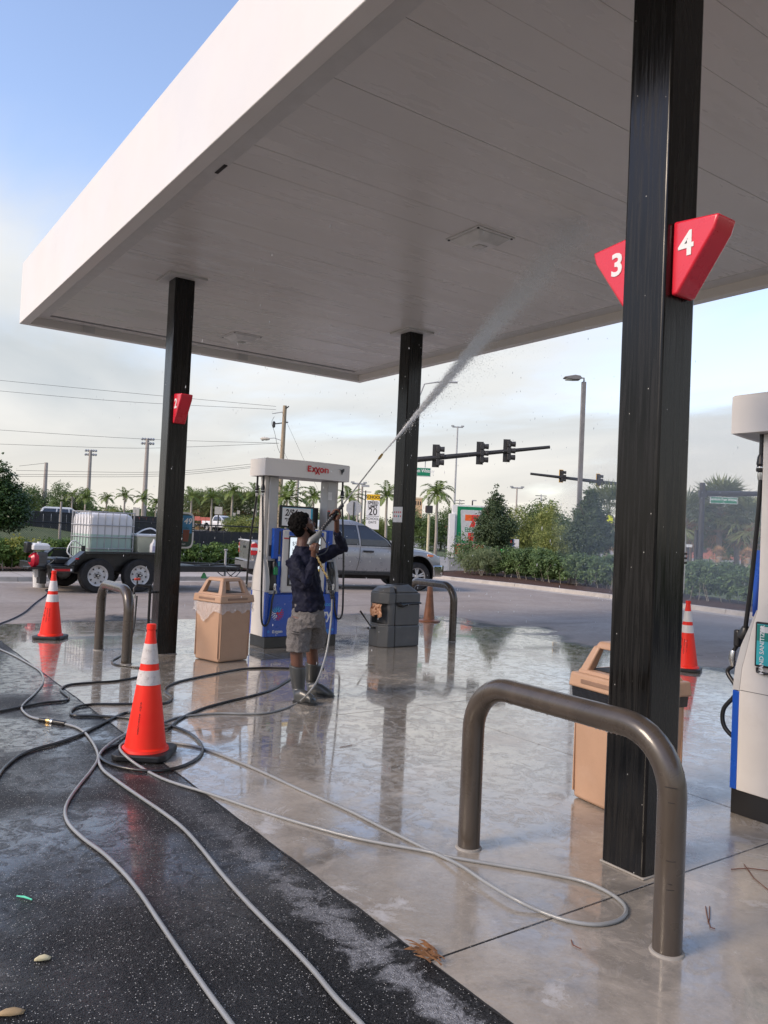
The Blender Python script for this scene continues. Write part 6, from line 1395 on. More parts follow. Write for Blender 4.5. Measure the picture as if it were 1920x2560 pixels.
def small_car(label, u, dist, turn, paint, z=-0.1):
    t = facing('parked_car', label, 'car', u, dist, z, turn)
    rings = []
    for x, zb, zt, h in ((-2.2, 0.45, 0.85, 0.72), (-2.0, 0.3, 0.98, 0.86), (-1.2, 0.25, 1.02, 0.90), (0.9, 0.25, 0.98, 0.90), (1.8, 0.28, 0.85, 0.86), (2.2, 0.4, 0.65, 0.70)):
        rings.append([(x, -h+0.05, zb), (x, -h, (zb+zt)/2), (x, -h+0.08, zt), (x, h-0.08, zt), (x, h, (zb+zt)/2), (x, h-0.05, zb)])
    MB().loft(rings).build('body', paint, t, smooth=40, bevel=0.03)
    MB().loft([[(-2.0,-0.80,0.98),(1.1,-0.80,0.98),(1.1,0.80,0.98),(-2.0,0.80,0.98)], [(-1.75,-0.68,1.48),(0.35,-0.68,1.50),(0.35,0.68,1.50),(-1.75,0.68,1.48)], [(-1.6,-0.60,1.56),(0.2,-0.60,1.58),(0.2,0.60,1.58),(-1.6,0.60,1.56)]]).build('cabin', paint, t, smooth=40, bevel=0.02)
    for s_ in (-1, 1):
        for a, b, c_, d_ in ((-1.85,-0.85,-1.65,-0.80), (-0.75,0.10,-0.72,0.05), (0.18,0.98,0.13,0.33)):
            MB().add([(a, s_*0.806, 1.02), (b, s_*0.806, 1.02), (d_, s_*0.70, 1.44), (c_, s_*0.70, 1.44)], [(0,1,2,3)]).build('window', GLASS, t, smooth=0)
        for x in (-1.35, 1.35): wheel(t, x, s_*0.78, 0.33, 0.2, s_, ALLOY)
    MB().add([(1.12,-0.72,1.0),(1.12,0.72,1.0),(0.40,0.62,1.46),(0.40,-0.62,1.46)], [(0,1,2,3)]).build('windscreen', GLASS, t, smooth=0)
    for s_ in (-1, 1): MB().box(2.02, 2.14, s_*0.55-0.15, s_*0.55+0.15, 0.62, 0.74).build('headlight', CLEARL, t)
    return t
small_car('white car on the road behind the left fence, by the grey wooden post', 168, 62, R(25), WPAINT, 0.90)
small_car('teal car on the road behind the fence, beside the fuel hoses', 640, 78, R(150), TEALP, 0.90)
small_car('pale silver suv in the far lot left of the red board', 1337, 92, R(15), BLUSIL); small_car('dark car in the far lot left of the red board', 1364, 94, R(15), DKPAINT)

# ---------------------------------------------------------------- trailer
TRB = simple('trailer_black_paint', (0.014, 0.014, 0.015), 0.4, var=0.2, coat=0.2, dirt=0.25, dirtcol=(0.06, 0.055, 0.05)); STEELW = simple('white_steel_wheel', (0.62, 0.61, 0.59), 0.45, dirt=0.35, dirtcol=(0.32, 0.17, 0.08)); REFRED = simple('red_reflector', (0.55, 0.01, 0.02), 0.2)
TR_O = Vector((5.52, 18.0, 0)); TR_A = R(7)
def on_trailer(name, label, cat, x, y, z, group=None):
    m = Matrix.Rotation(TR_A, 4, 'Z'); p = m @ Vector((x, y, 0)) + TR_O
    return thing(name, label, cat, (p.x, p.y, z), TR_A, group)
def trailer():
    t = thing('utility_trailer', 'black tandem axle trailer with white steel wheels carrying the water tank', 'trailer', TR_O, TR_A)
    for x in (-0.49, 0.49):
        for y, s_ in ((0.13, -1), (2.02, 1)): wheel(t, x, y, 0.378, 0.22, s_, STEELW, steel=True)
    for s_ in (0, 1):
        y0, y1 = (0.0, 0.30) if s_ == 0 else (1.87, 2.17)
        MB().prism([(-1.16, 0.60), (-0.82, 0.905), (1.10, 0.905), (1.32, 0.62), (1.30, 0.60), (1.08, 0.875), (-0.79, 0.875), (-1.12, 0.58)], y0, y1, 'y').build('fender', TRB, t, bevel=0.003)
        MB().prism([(-0.92, 0.60), (-0.80, 0.86), (1.05, 0.86), (1.18, 0.55)], y0+0.27 if s_ == 0 else y0, y1 if s_ == 0 else y0+0.03, 'y').build('fender_skirt', TRB, t)
    MB().box(-1.42, 2.2, 0.32, 0.40, 0.46, 0.60).build('side_rail', TRB, t, bevel=0.006); MB().box(-1.42, 2.2, 1.77, 1.85, 0.46, 0.60).build('side_rail', TRB, t, bevel=0.006)
    MB().box(-1.40, 2.18, 0.40, 1.77, 0.56, 0.60).build('deck', TRB, t)
    MB().box(-1.50, -1.42, 0.10, 2.07, 0.44, 0.60).build('rear_rail', TRB, t, bevel=0.006)
    MB().box(-1.50, -1.02, 0.045, 0.16, 0.44, 0.58).build('tail_box', TRB, t, bevel=0.006)
    MB().box(-1.44, -1.10, 0.036, 0.044, 0.475, 0.525).build('red_reflector', REFRED, t); MB().box(-1.10, -1.06, 0.036, 0.044, 0.475, 0.525).build('white_reflector', SIGNW, t); MB().box(-1.48, -1.44, 0.036, 0.044, 0.475, 0.525).build('white_reflector', SIGNW, t)
    MB().box(-1.02, -0.94, -0.012, 0.0, 0.735, 0.765).build('marker_lamp', REFRED, t, bevel=0.006)
    MB().box(-0.74, -0.67, 0.36, 0.42, 0.60, 1.02).build('stake_post', TRB, t)
    for y in (0.62, 1.55): MB().box(-0.04, 0.04, y-0.3, y+0.3, 0.28, 0.36).build('axle_hanger', TRB, t)
    MB().tube([(-0.49,0.2,0.378),(-0.49,1.95,0.378)], 0.04, 8).build('axle', TRB, t); MB().tube([(0.49,0.2,0.378),(0.49,1.95,0.378)], 0.04, 8).build('axle', TRB, t)
    # V tongue to the hitch
    for y in (0.45, 1.7): MB().loft([[(2.1, y-0.05, 0.47), (2.1, y+0.05, 0.47), (2.1, y+0.05, 0.62), (2.1, y-0.05, 0.62)], [(3.35, 1.03+(y-1.08)*0.08-0.05, 0.47), (3.35, 1.03+(y-1.08)*0.08+0.05, 0.47), (3.35, 1.03+(y-1.08)*0.08+0.05, 0.62), (3.35, 1.03+(y-1.08)*0.08-0.05, 0.62)]]).build('tongue_beam', TRB, t)
    MB().box(1.3, 2.75, 0.05, 0.12, 0.46, 0.60).build('near_beam', TRB, t, bevel=0.005); MB().box(2.68, 3.20, 0.12, 0.95, 0.52, 0.58).build('front_rail', TRB, t)
    MB().box(3.3, 3.75, 0.96, 1.10, 0.50, 0.60).build('coupler', TRB, t, bevel=0.02); MB().lathe([(0.03,0.2),(0.03,0.95),(0.05,0.97),(0.05,1.0)], 10, (3.2,0.85,0)).build('jack', GALV, t)
    for k in range(2):
        pts = bez([(2.9+0.3*k, 0.9, 0.50), (3.1+0.25*k, 0.85, 0.33), (3.35+0.2*k, 0.9, 0.28), (3.7+0.1*k, 0.95, 0.50)], 5); MB().tube(pts, 0.012, 5).build('safety_chain', DKMETAL, t)
    MB().tube(bez([(2.9,1.0,0.6),(3.3,0.9,0.75),(3.8,0.95,0.7)],5), 0.012, 5).build('wiring', RUB, t)
    MB().loft([[(2.12,0.08,0.30),(2.26,0.08,0.30),(2.26,0.18,0.30),(2.12,0.18,0.30)], [(2.16,0.10,0.44),(2.20,0.10,0.44),(2.20,0.14,0.44),(2.16,0.14,0.44)]]).build('green_lock_cover', simple('green_lock', (0.04,0.25,0.07), 0.5), t, bevel=0.01)
trailer()
def m_tank():
    s = NT('translucent_tank'); sep = s.n('ShaderNodeSeparateXYZ'); s.l(s.tc.outputs['Object'], sep.inputs[0])
    lv = s.rng(sep.outputs[2], 0.615, 0.625); c = s.mix(lv, (0.36, 0.50, 0.43), (0.70, 0.69, 0.69)); c = s.mix(s.rng(s.noise(2.5, 4), 0.3, 0.7, 0, 0.2), c, (0.60, 0.62, 0.58))
    s.set(col=c, rough=0.35, sss=0.15); s.p.inputs['Subsurface Radius'].default_value = (0.05, 0.05, 0.05); return s.m
TANKM = m_tank()
def ibc():
    t = on_trailer('water_tank', 'white caged water tank half full of pale green liquid on the trailer', 'tank', -0.03, 1.00, 0.66)
    lx, ly = 0.525, 0.53
    def rr(hx, hy, c, z): 
        o = []
        for sx, sy, a0 in ((1,1,0),(-1,1,PI/2),(-1,-1,PI),(1,-1,1.5*PI)):
            for i in range(5): a = a0+PI/2*i/4; o.append((sx*(hx-c)+c*math.cos(a), sy*(hy-c)+c*math.sin(a), z))
        return o
    MB().loft([rr(lx-0.03, ly-0.03, 0.08, 0.06), rr(lx-0.01, ly-0.01, 0.09, 0.12), rr(lx-0.01, ly-0.01, 0.09, 0.98), rr(lx-0.03, ly-0.03, 0.12, 1.06), rr(lx-0.10, ly-0.10, 0.16, 1.11)]).build('bottle', TANKM, t, smooth=50)
    MB().lathe([(0.11,1.10),(0.11,1.15),(0.10,1.155)], 20).build('fill_cap', simple('cap_black', (0.03,0.03,0.03), 0.5), t, smooth=40)
    MB().box(-lx, lx, -ly, ly, -0.05, 0.05).build('pallet', TRB, t, bevel=0.01)
    g = 0.009
    for i in range(7):
        x = -lx+0.02+i*(2*lx-0.04)/6
        for y in (-ly-0.004, ly+0.004): MB().tube([(x, y, 0.04), (x, y, 1.13)], g, 6).build('cage_bar', GALV, t, smooth=60)
    for i in range(7):
        y = -ly+0.02+i*(2*ly-0.04)/6
        for x in (-lx-0.004, lx+0.004): MB().tube([(x, y, 0.04), (x, y, 1.13)], g, 6).build('cage_bar', GALV, t, smooth=60)
    for z in (0.06, 0.30, 0.56, 0.83, 1.13):
        p = [(v[0]*1.03, v[1]*1.03, z) for v in rr(lx, ly, 0.06, z)]; MB().tube(p, g*1.15, 6, closed=True).build('cage_ring', GALV, t, smooth=60)
    for y in (-0.25, 0.25): MB().tube([(-lx, y, 1.135), (lx, y, 1.135)], g, 6).build('cage_top_bar', GALV, t, smooth=60)
    MB().tube(bez([(-lx-0.02,-0.2,0.35),(-lx-0.25,-0.25,0.45),(-lx-0.38,-0.3,0.2),(-lx-0.2,-0.35,0.02),(-lx-0.55,-0.2,-0.03)],6), 0.016, 8).build('fill_hose', SIGNW, t, smooth=60)
ibc()
def tub():
    t = on_trailer('plastic_tub', 'milky plastic chemical tub on the trailer beside the water tank', 'tub', 0.93, 0.72, 0.62)
    m = simple('milky_tub', (0.50, 0.49, 0.36), 0.5, var=0.15, vscale=3)
    MB().frust((0,0), (0.30,0.26), 0.0, (0,0), (0.35,0.30), 0.66).build('wall', m, t, bevel=0.04, seg=3); MB().frust((0,0), (0.37,0.32), 0.64, (0,0), (0.37,0.32), 0.70).build('lid', WHITE, t, bevel=0.015)
    MB().tube(bez([(-0.3,-0.1,0.70),(-0.15,-0.15,0.80),(0.05,-0.12,0.84),(0.2,-0.1,0.78),(0.3,0,0.72)],5), 0.018, 7).build('hose_coil', SIGNW, t, smooth=60)
    j = on_trailer('chemical_jug', 'small white handled jug in front of the milky tub', 'jug', 0.86, 0.17, 0.905)
    MB().loft([[(a*0.075, b*0.06, z) for a, b in ((-1,-1),(1,-1),(1,1),(-1,1))] for z in (0.0, 0.18)] + [[(a*0.03, b*0.03, 0.25) for a, b in ((-1,-1),(1,-1),(1,1),(-1,1))], [(a*0.022, b*0.022, 0.29) for a, b in ((-1,-1),(1,-1),(1,1),(-1,1))]]).build('bottle', SIGNW, j, bevel=0.012)
    MB().tube(bez([(0.03,0,0.25),(0.07,0,0.23),(0.07,0,0.15)],4), 0.010, 6).build('jug_handle', SIGNW, j); MB().box(-0.06,0.06,-0.062,-0.0605,0.03,0.15).build('jug_label', simple('lilac_label',(0.50,0.45,0.58),0.5), j)
    MB().lathe([(0.024,0.285),(0.024,0.31)],10).build('jug_cap', SIGNW, j)
    s = on_trailer('tank_placard', 'little white and green placard standing behind the water tank', 'placard', 0.62, 1.75, 0.62); MB().box(-0.06,0.08,-0.01,0.01,0.0,0.98).build('board', SIGNW, s, bevel=0.01); MB().box(0.03,0.07,-0.014,-0.0105,0.55,0.62).build('green_mark', LBLG, s)
tub()
def engine():
    t = on_trailer('pressure_washer_engine', 'small engine with white fuel tank and red housing on the trailer tail', 'engine', -1.66, 0.55, 0.60)
    ENG = simple('cast_grey', (0.16,0.16,0.165), 0.5, metal=0.5); ER = simple('engine_red', (0.50,0.008,0.03), 0.3)
    MB().box(-0.22,0.35,-0.25,0.25,-0.10,-0.06).build('base_plate', TRB, t); MB().box(-0.02,0.20,-0.14,0.16,-0.06,0.26).build('block', ENG, t, bevel=0.02)
    for i in range(6): MB().box(0.01,0.19,-0.17,0.17,0.05+i*0.032,0.062+i*0.032).build('cooling_fin', ENG, t)
    MB().lathe([(0.0,-0.08),(0.10,-0.08),(0.155,-0.03),(0.165,0.03),(0.165,0.06)], 24, (-0.05,-0.02,0.09), 'x').build('recoil_housing', ER, t, smooth=35)
    for i in range(10): MB().box(-0.137,-0.12,-0.10+i*0.02,-0.088+i*0.02,0.04,0.14).build('housing_slot', DARK, t)
    MB().loft([[(x,y,z) for x,y in ((-0.12,-0.18),(0.24,-0.18),(0.24,0.14),(-0.12,0.14))] for z in (0.30,0.36,0.40)]+[[(x,y,0.45) for x,y in ((-0.08,-0.14),(0.20,-0.14),(0.20,0.10),(-0.08,0.10))]]).build('fuel_tank', WHITE, t, bevel=0.025, seg=3)
    MB().lathe([(0.04,0.45),(0.04,0.48)],14,(0.04,-0.04,0)).build('fuel_cap', WHITE, t); MB().box(-0.22,-0.10,-0.06,0.16,0.24,0.47).build('air_filter', BLK, t, bevel=0.03)
    MB().lathe([(0.05,-0.16),(0.06,0.0)],12,(0.30,0.0,0.02),'x').build('pump_head', ENG, t); MB().loft([[(x,y,-0.28) for x,y in ((-0.02,-0.03),(0.06,-0.03),(0.06,0.03),(-0.02,0.03))],[(x,y,-0.10) for x,y in ((0.0,-0.03),(0.05,-0.03),(0.05,0.03),(0.0,0.03))]]).build('drain_bottle', WHITE, t)
    MB().tube([(0.2,-0.1,-0.02),(0.32,-0.1,0.06),(0.4,-0.12,0.16)],0.014,6).build('exhaust', CHROME, t); MB().box(0.08,0.22,-0.10,0.12,-0.42,-0.10).build('battery_box', TRB, t, bevel=0.01)
    MB().box(0.35,0.75,-0.15,0.5,0.0,0.14).build('pump_cover', TRB, t, bevel=0.03)
engine()
def bucket():
    p = G(97, 1468); t = thing('bucket', 'white plastic bucket with a wire handle beside the trailer tail', 'bucket', p)
    MB().lathe([(0.0,0.0),(0.125,0.0),(0.148,0.32),(0.158,0.322),(0.158,0.345),(0.148,0.35),(0.148,0.385),(0.154,0.388),(0.154,0.398),(0.14,0.40),(0.0,0.40)], 28).build('pail', WHITE, t, smooth=40)
    MB().tube(bez([(-0.155,-0.01,0.33),(-0.10,-0.13,0.22),(0.02,-0.165,0.16),(0.12,-0.12,0.24),(0.155,-0.01,0.33)],6),0.003,5).build('wire_handle', GALV, t)
bucket()
# ================================================================ THE MAN WITH THE PRESSURE LANCE
SKIN = NT('dark_skin'); _c = SKIN.mix(SKIN.rng(SKIN.noise(6, 4), 0.3, 0.7), (0.085, 0.036, 0.022), (0.13, 0.058, 0.036)); SKIN.set(col=_c, rough=0.42, spec=0.45, sss=0.08); SKIN.p.inputs['Subsurface Radius'].default_value = (0.02, 0.008, 0.004); SKIN = SKIN.m
HAIR = simple('black_hair', (0.006, 0.005, 0.0045), 0.85, spec=0.12, bump=1.0, bscale=160)
NAVY = simple('navy_wet_shirt', (0.008, 0.009, 0.022), 0.75, spec=0.2, var=0.25, vscale=7, bump=0.5, bscale=22)
HEATHER = NT('heather_grey_shorts'); _c = HEATHER.mix(HEATHER.rng(HEATHER.noise(90, 4, 0.8), 0.35, 0.65), (0.085, 0.075, 0.07), (0.20, 0.185, 0.175)); _c = HEATHER.mix(HEATHER.rng(HEATHER.noise(5, 4, seed=2), 0.5, 0.7, 0, 0.4), _c, (0.07, 0.062, 0.058)); HEATHER.set(col=_c, rough=0.9); HEATHER.bump(HEATHER.noise(14, 4), 0.5, 0.02); HEATHER = HEATHER.m
BOOTM = simple('grey_rubber_boot', (0.045, 0.047, 0.045), 0.36, var=0.25, vscale=6, coat=0.15, bump=0.25, bscale=14, dirt=0.3, dirtcol=(0.13, 0.12, 0.11))
PD = 7.66
def pj(u, v, d=PD): return D(u, v, d)
def blob(mb, c, r, m=None, n=16):      # ellipsoid
    c = Vector(c); vs = []; fs = []
    for i in range(n+1):
        a = PI*i/n
        for j in range(n*2):
            b = PI*j/n; p = Vector((r[0]*math.sin(a)*math.cos(b), r[1]*math.sin(a)*math.sin(b), r[2]*math.cos(a)))
            vs.append(c + (m @ p if m else p))
    k = n*2
    for i in range(n):
        for j in range(k): fs.append((i*k+j, (i+1)*k+j, (i+1)*k+(j+1) % k, i*k+(j+1) % k))
    mb.add(vs, fs)
def limb(mb, pts, r, n=14):
    mb.tube(pts, r, n)
    blob(mb, pts[0], (r[0],)*3, n=7); blob(mb, pts[-1], (r[-1],)*3, n=7)
def fuse(mb, voxel, smooth=3, disp=0.0, dscale=0.1):
    me = mb.mesh('tmp'); o = bpy.data.objects.new('tmp', me); COL.objects.link(o)
    r_ = o.modifiers.new('r', 'REMESH'); r_.mode = 'VOXEL'; r_.voxel_size = voxel
    s_ = o.modifiers.new('s', 'SMOOTH'); s_.factor = 0.5; s_.iterations = smooth
    if disp:
        tx = bpy.data.textures.new('t', 'CLOUDS'); tx.noise_scale = dscale; d_ = o.modifiers.new('d', 'DISPLACE'); d_.texture = tx; d_.strength = disp; d_.mid_level = 0.5; d_.texture_coords = 'GLOBAL'
    dg = bpy.context.evaluated_depsgraph_get(); out = bpy.data.meshes.new_from_object(o.evaluated_get(dg)); bpy.data.objects.remove(o); return out
R3 = Matrix(((rh.x, fh.x, 0), (rh.y, fh.y, 0), (0, 0, 1)))     # columns: image-right, away, up
def ell(c, rx, ry, yaw=0.0, n=20, tilt=0.0):       # horizontal ellipse ring, rx along facing
    c = Vector(c); o = []
    for i in range(n):
        a = 2*PI*i/n; x, y = rx*math.cos(a), ry*math.sin(a)
        v = Vector((x*math.cos(yaw)-y*math.sin(yaw), x*math.sin(yaw)+y*math.cos(yaw), x*tilt)); o.append(c + R3 @ v)
    return o
def person():
    YAW = R(28)      # the way he faces: image-right and a little away
    root = thing('person', 'man in navy long sleeved shirt, grey shorts and rubber boots aiming a pressure lance upwards', 'person', (G(772, 1755).x, G(772, 1755).y, 0))
    inv = Matrix.Translation(-root.location)
    def put(name, me, mat, sm=180): me.transform(inv); return link(name, me, mat, root, smooth=sm)
    F = R3 @ Vector((math.cos(YAW), math.sin(YAW), 0)); Sd = R3 @ Vector((-math.sin(YAW), math.cos(YAW), 0)); Z = Vector((0, 0, 1))
    # key points
    hip = pj(766, 1545); waist = pj(768, 1480); chest = pj(758, 1425); nb = pj(756, 1378); 
    sN = pj(734, 1407, 7.52); sF = pj(786, 1398, 7.84)
    eN = pj(771, 1458, 7.36); wN = pj(784, 1393, 7.40)
    eF = pj(858, 1366, 7.80); wF = pj(842, 1330, 7.66)
    head_c = pj(760, 1316, 7.68); neck_t = pj(758, 1350, 7.68)
    # ---- body
    mb = MB()
    mb.loft([ell(hip, 0.13, 0.16, YAW), ell(waist, 0.115, 0.145, YAW), ell(chest, 0.125, 0.17, YAW), ell(pj(756, 1398), 0.10, 0.15, YAW), ell(nb, 0.07, 0.08, YAW)])
    limb(mb, [nb - Z*0.03, neck_t, head_c - Z*0.01], [0.068, 0.060, 0.055])
    hm = Matrix((F, Sd, Z)).transposed(); hm = hm @ Matrix.Rotation(R(-24), 3, 'Y'); up = hm @ Vector((0, 0, 1)); fd = hm @ Vector((1, 0, 0)); sd = hm @ Vector((0, 1, 0))
    H = lambda x, y, z: head_c + fd*x + sd*y + up*z
    blob(mb, H(-0.012, 0, 0.035), (0.098, 0.076, 0.092), hm); blob(mb, H(0.018, 0, -0.018), (0.076, 0.064, 0.088), hm)
    blob(mb, H(0.050, 0, -0.088), (0.040, 0.042, 0.030), hm)      # chin
    mb.tube([H(0.082, 0, 0.022), H(0.104, 0, -0.012), H(0.110, 0, -0.026)], [0.011, 0.015, 0.018], 10); blob(mb, H(0.100, 0.013, -0.028), (0.012,)*3, n=6); blob(mb, H(0.100, -0.013, -0.028), (0.012,)*3, n=6)
    blob(mb, H(0.088, 0, -0.054), (0.016, 0.026, 0.008), hm, 8); blob(mb, H(0.084, 0, -0.067), (0.016, 0.024, 0.009), hm, 8)
    blob(mb, H(0.076, 0, 0.034), (0.018, 0.052, 0.010), hm, 8)
    for s_ in (-1, 1):
        mb.tube([H(-0.008, s_*0.074, 0.020), H(-0.022, s_*0.086, 0.016), H(-0.020, s_*0.086, -0.012), H(-0.006, s_*0.076, -0.026)], [0.010, 0.012, 0.011, 0.008], 8)
        blob(mb, H(0.052, s_*0.043, -0.018), (0.028, 0.022, 0.022), hm, 8)
    # arms (skin under the sleeves up to the hands)
    for s0, e0, w0 in ((sN, eN, wN), (sF, eF, wF)): limb(mb, [s0, s0.lerp(e0, .5), e0, e0.lerp(w0, .5), w0], [0.045, 0.034, 0.024, 0.024, 0.027])
    # hands: palm, four fingers wrapped round what is held, thumb on the side
    def hand(w, grip_c, axis, pdir):
        # grip_c centre of the held bar, axis along the bar, pdir from bar centre to the palm
        a = axis.normalized(); p = (pdir - a*pdir.dot(a)).normalized(); q = a.cross(p); rb = 0.021
        palm = grip_c + p*(rb+0.018)
        mb.loft([[tuple(palm + a*(0.040*math.cos(t)) + p*(0.016*math.sin(t)) + q*k) for t in [2*PI*i/12 for i in range(12)]] for k in (-0.038, 0.0, 0.030)])
        limb(mb, [w, w.lerp(palm, .6), palm], [0.026, 0.026, 0.024], 10)
        for i, (off, ln) in enumerate(((0.033, .95), (0.011, 1.05), (-0.011, 1.0), (-0.032, .82))):
            pts = [palm + a*off + q*0.028]
            for t in (55, 105, 160, 205): pts.append(grip_c + a*off*1.02 + (p*math.cos(R(t*ln)) + q*math.sin(R(t*ln)))*(rb+0.009))
            mb.tube(bez(pts, 2), [0.0105]*4 + [0.0095]*(len(bez(pts, 2))-4), 8); blob(mb, pts[-1], (0.009,)*3, n=5)
        th = [palm + a*0.034 - q*0.022, grip_c + a*0.050 - q*(rb+0.012) + p*0.008, grip_c + a*0.046 - q*(rb+0.004) - p*0.018, grip_c + a*0.036 - q*0.008 - p*(rb+0.008)]
        mb.tube(th, [0.013, 0.012, 0.011, 0.0095], 8); blob(mb, th[-1], (0.0095,)*3, n=5)
    L0 = pj(802, 1326, 7.44); L1 = pj(900, 1208, 7.74)      # line of the lance
    gF = pj(836, 1286.5, 7.545)
    hand(wF, gF, (L1-L0), -(Z*0.75) + rh*0.35 + fh*0.2)
    gN = pj(789, 1370, 7.41); 
    hand(wN, gN, pj(793, 1355, 7.43)-pj(784, 1386, 7.40), -fh*0.9 - rh*0.45 - Z*0.25)
    # legs
    kN, aN = pj(741, 1637, 7.54), pj(744, 1700, 7.52); kF, aF = pj(780, 1630, 7.82), pj(784, 1690, 7.84)
    limb(mb, [pj(748, 1556, 7.60), kN, aN], [0.088, 0.060, 0.052]); limb(mb, [pj(783, 1550, 7.76), kF, aF], [0.088, 0.060, 0.052])
    put('body', fuse(mb, 0.0055, 2), SKIN)
    # eyes
    for s_ in (-1, 1):
        e = MB(); blob(e, H(0.073, s_*0.029, 0.014), (0.013, 0.014, 0.011), hm, 8); put('eye', e.mesh('eye'), simple('eye_white', (0.45, 0.42, 0.38), 0.2))
        e = MB(); blob(e, H(0.0835, s_*0.029, 0.016), (0.004, 0.006, 0.006), hm, 6); put('iris', e.mesh('iris'), DARK)
    # hair: full curly crown to the nape, beard along the jaw
    hb = MB(); q = np.random.default_rng(3)
    blob(hb, H(-0.030, 0, 0.055), (0.098, 0.088, 0.082), hm); blob(hb, H(-0.062, 0, 0.0), (0.060, 0.074, 0.090), hm); blob(hb, H(0.015, 0, 0.090), (0.068, 0.066, 0.040), hm)
    for i in range(150):
        v = q.normal(size=3); v /= np.linalg.norm(v)
        if v[0] > 0.35 and v[2] < 0.55: continue
        if v[2] < -0.55: continue
        x, y, z = -0.030+v[0]*0.100, v[1]*0.088, 0.040+v[2]*0.098
        if x > 0.02 and z < 0.07: continue
        blob(hb, H(x, y, z), (0.017+0.008*q.random(),)*3, n=5)
    put('hair', fuse(hb, 0.006, 1, 0.018, 0.02), HAIR)
    bb = MB(); blob(bb, H(0.046, 0, -0.092), (0.046, 0.048, 0.030), hm)
    for s_ in (-1, 1): bb.tube([H(-0.004, s_*0.068, -0.010), H(0.014, s_*0.062, -0.058), H(0.042, s_*0.042, -0.088)], [0.010, 0.020, 0.022], 8)
    put('beard', fuse(bb, 0.006, 1, 0.01, 0.02), HAIR)
    # ---- shirt
    sb = MB()
    sb.loft([ell(pj(772, 1524), 0.150, 0.168, YAW, tilt=0.08), ell(pj(772, 1512), 0.150, 0.170, YAW, tilt=0.07), ell(pj(769, 1478), 0.142, 0.160, YAW), ell(pj(760, 1430), 0.145, 0.178, YAW), ell(pj(757, 1400), 0.125, 0.175, YAW), ell(pj(757, 1382), 0.092, 0.120, YAW), ell(pj(757, 1368), 0.072, 0.078, YAW)])
    for s0, e0, w0 in ((sN, eN, wN), (sF, eF, wF)):
        w1 = e0.lerp(w0, 0.90); limb(sb, [pj(757, 1404).lerp(s0, .6), s0, s0.lerp(e0, .5), e0, e0.lerp(w1, .5), w1], [0.082, 0.078, 0.067, 0.058, 0.050, 0.036])
    put('shirt', fuse(sb, 0.0075, 2, 0.045, 0.075), NAVY)
    col_ = MB(); col_.tube([p + Vector((0, 0, 0.0)) for p in ell(pj(757, 1367.5), 0.072, 0.076, YAW, 24)], 0.008, 8, closed=True); put('collar', col_.mesh('collar'), NAVY)
    # ---- shorts
    hN = [pj(752, 1545, 7.60), pj(746, 1590, 7.57), pj(744, 1628, 7.54)]; hF = [pj(783, 1545, 7.78), pj(788, 1585, 7.80), pj(786, 1618, 7.82)]
    st = MB(); st.loft([ell(pj(767, 1565), 0.150, 0.172, YAW), ell(pj(769, 1540), 0.152, 0.175, YAW), ell(pj(771, 1508), 0.138, 0.158, YAW)])
    st.loft([ell(hN[2], 0.112, 0.098, YAW), ell(hN[1], 0.118, 0.102, YAW), ell(hN[0], 0.120, 0.105, YAW)]); st.loft([ell(hF[2], 0.100, 0.092, YAW), ell(hF[1], 0.112, 0.100, YAW), ell(hF[0], 0.118, 0.105, YAW)])
    put('shorts', fuse(st, 0.0075, 2, 0.036, 0.07), HEATHER)
    pk = MB(); a_ = pj(729, 1577, 7.455); b_ = pj(748, 1582, 7.44); pk.tube([a_, a_.lerp(b_, .5)-fh*0.006, b_], 0.004, 5); pk.tube([a_-Z*0.022, a_.lerp(b_, .5)-fh*0.006-Z*0.022, b_-Z*0.022], 0.004, 5); put('pocket_welt', pk.mesh('pocket_welt'), simple('dark_piping', (0.03, 0.028, 0.028), 0.8))
    # ---- boots
    def boot(top, ank, heel, toe, rt):
        fd_ = (toe-heel); fd_.z = 0; L_ = fd_.length; fd_.normalize(); yw = math.atan2(fd_.dot(fh), fd_.dot(rh)); b = MB()
        hz_ = heel.copy(); hz_.z = 0
        b.loft([ell(top, rt*1.05, rt, yw, tilt=-0.16), ell(top.lerp(ank, .35), rt*0.98, rt*0.92, yw), ell(top.lerp(ank, .75), rt*0.82, rt*0.74, yw), ell(Vector((ank.x, ank.y, 0.10)), rt*0.80, rt*0.62, yw), ell(hz_ + fd_*0.085 + Z*0.03, 0.085, 0.044, yw), ell(hz_ + fd_*0.085 + Z*0.012, 0.080, 0.042, yw)])
        b.loft([[hz_ + fd_*x + Sq*y + Z*z for Sq in [Vector((-fd_.y, fd_.x, 0))] for y, z in [(wd*math.cos(t), max(0.012, h_*0.5 + h_*0.5*math.sin(t))) for t in [2*PI*i/14 for i in range(14)]]] for x, wd, h_ in ((0.02, 0.038, 0.11), (0.08, 0.044, 0.13), (0.15, 0.046, 0.115), (0.21, 0.051, 0.085), (L_-0.035, 0.046, 0.068), (L_-0.004, 0.024, 0.045))])
        put('boot', fuse(b, 0.007, 3), BOOTM)
        s_ = MB(); out = [(0.0, 0.025), (0.03, 0.038), (0.10, 0.040), (0.18, 0.050), (L_-0.05, 0.050), (L_, 0.022)]; Sq = Vector((-fd_.y, fd_.x, 0))
        ring = [hz_ + fd_*x + Sq*y for x, y in out] + [hz_ + fd_*x - Sq*y for x, y in out[::-1]]
        s_.loft([[p + Z*0.001 for p in ring], [p + Z*0.020 for p in ring]]); put('boot_sole', s_.mesh('boot_sole'), RUB, 30)
    boot(pj(744, 1664, 7.53), pj(746, 1725, 7.50), G(735, 1755), G(789, 1764), 0.080); boot(pj(784, 1658, 7.84), pj(780, 1715, 7.86), G(768, 1736), G(834, 1744), 0.080)
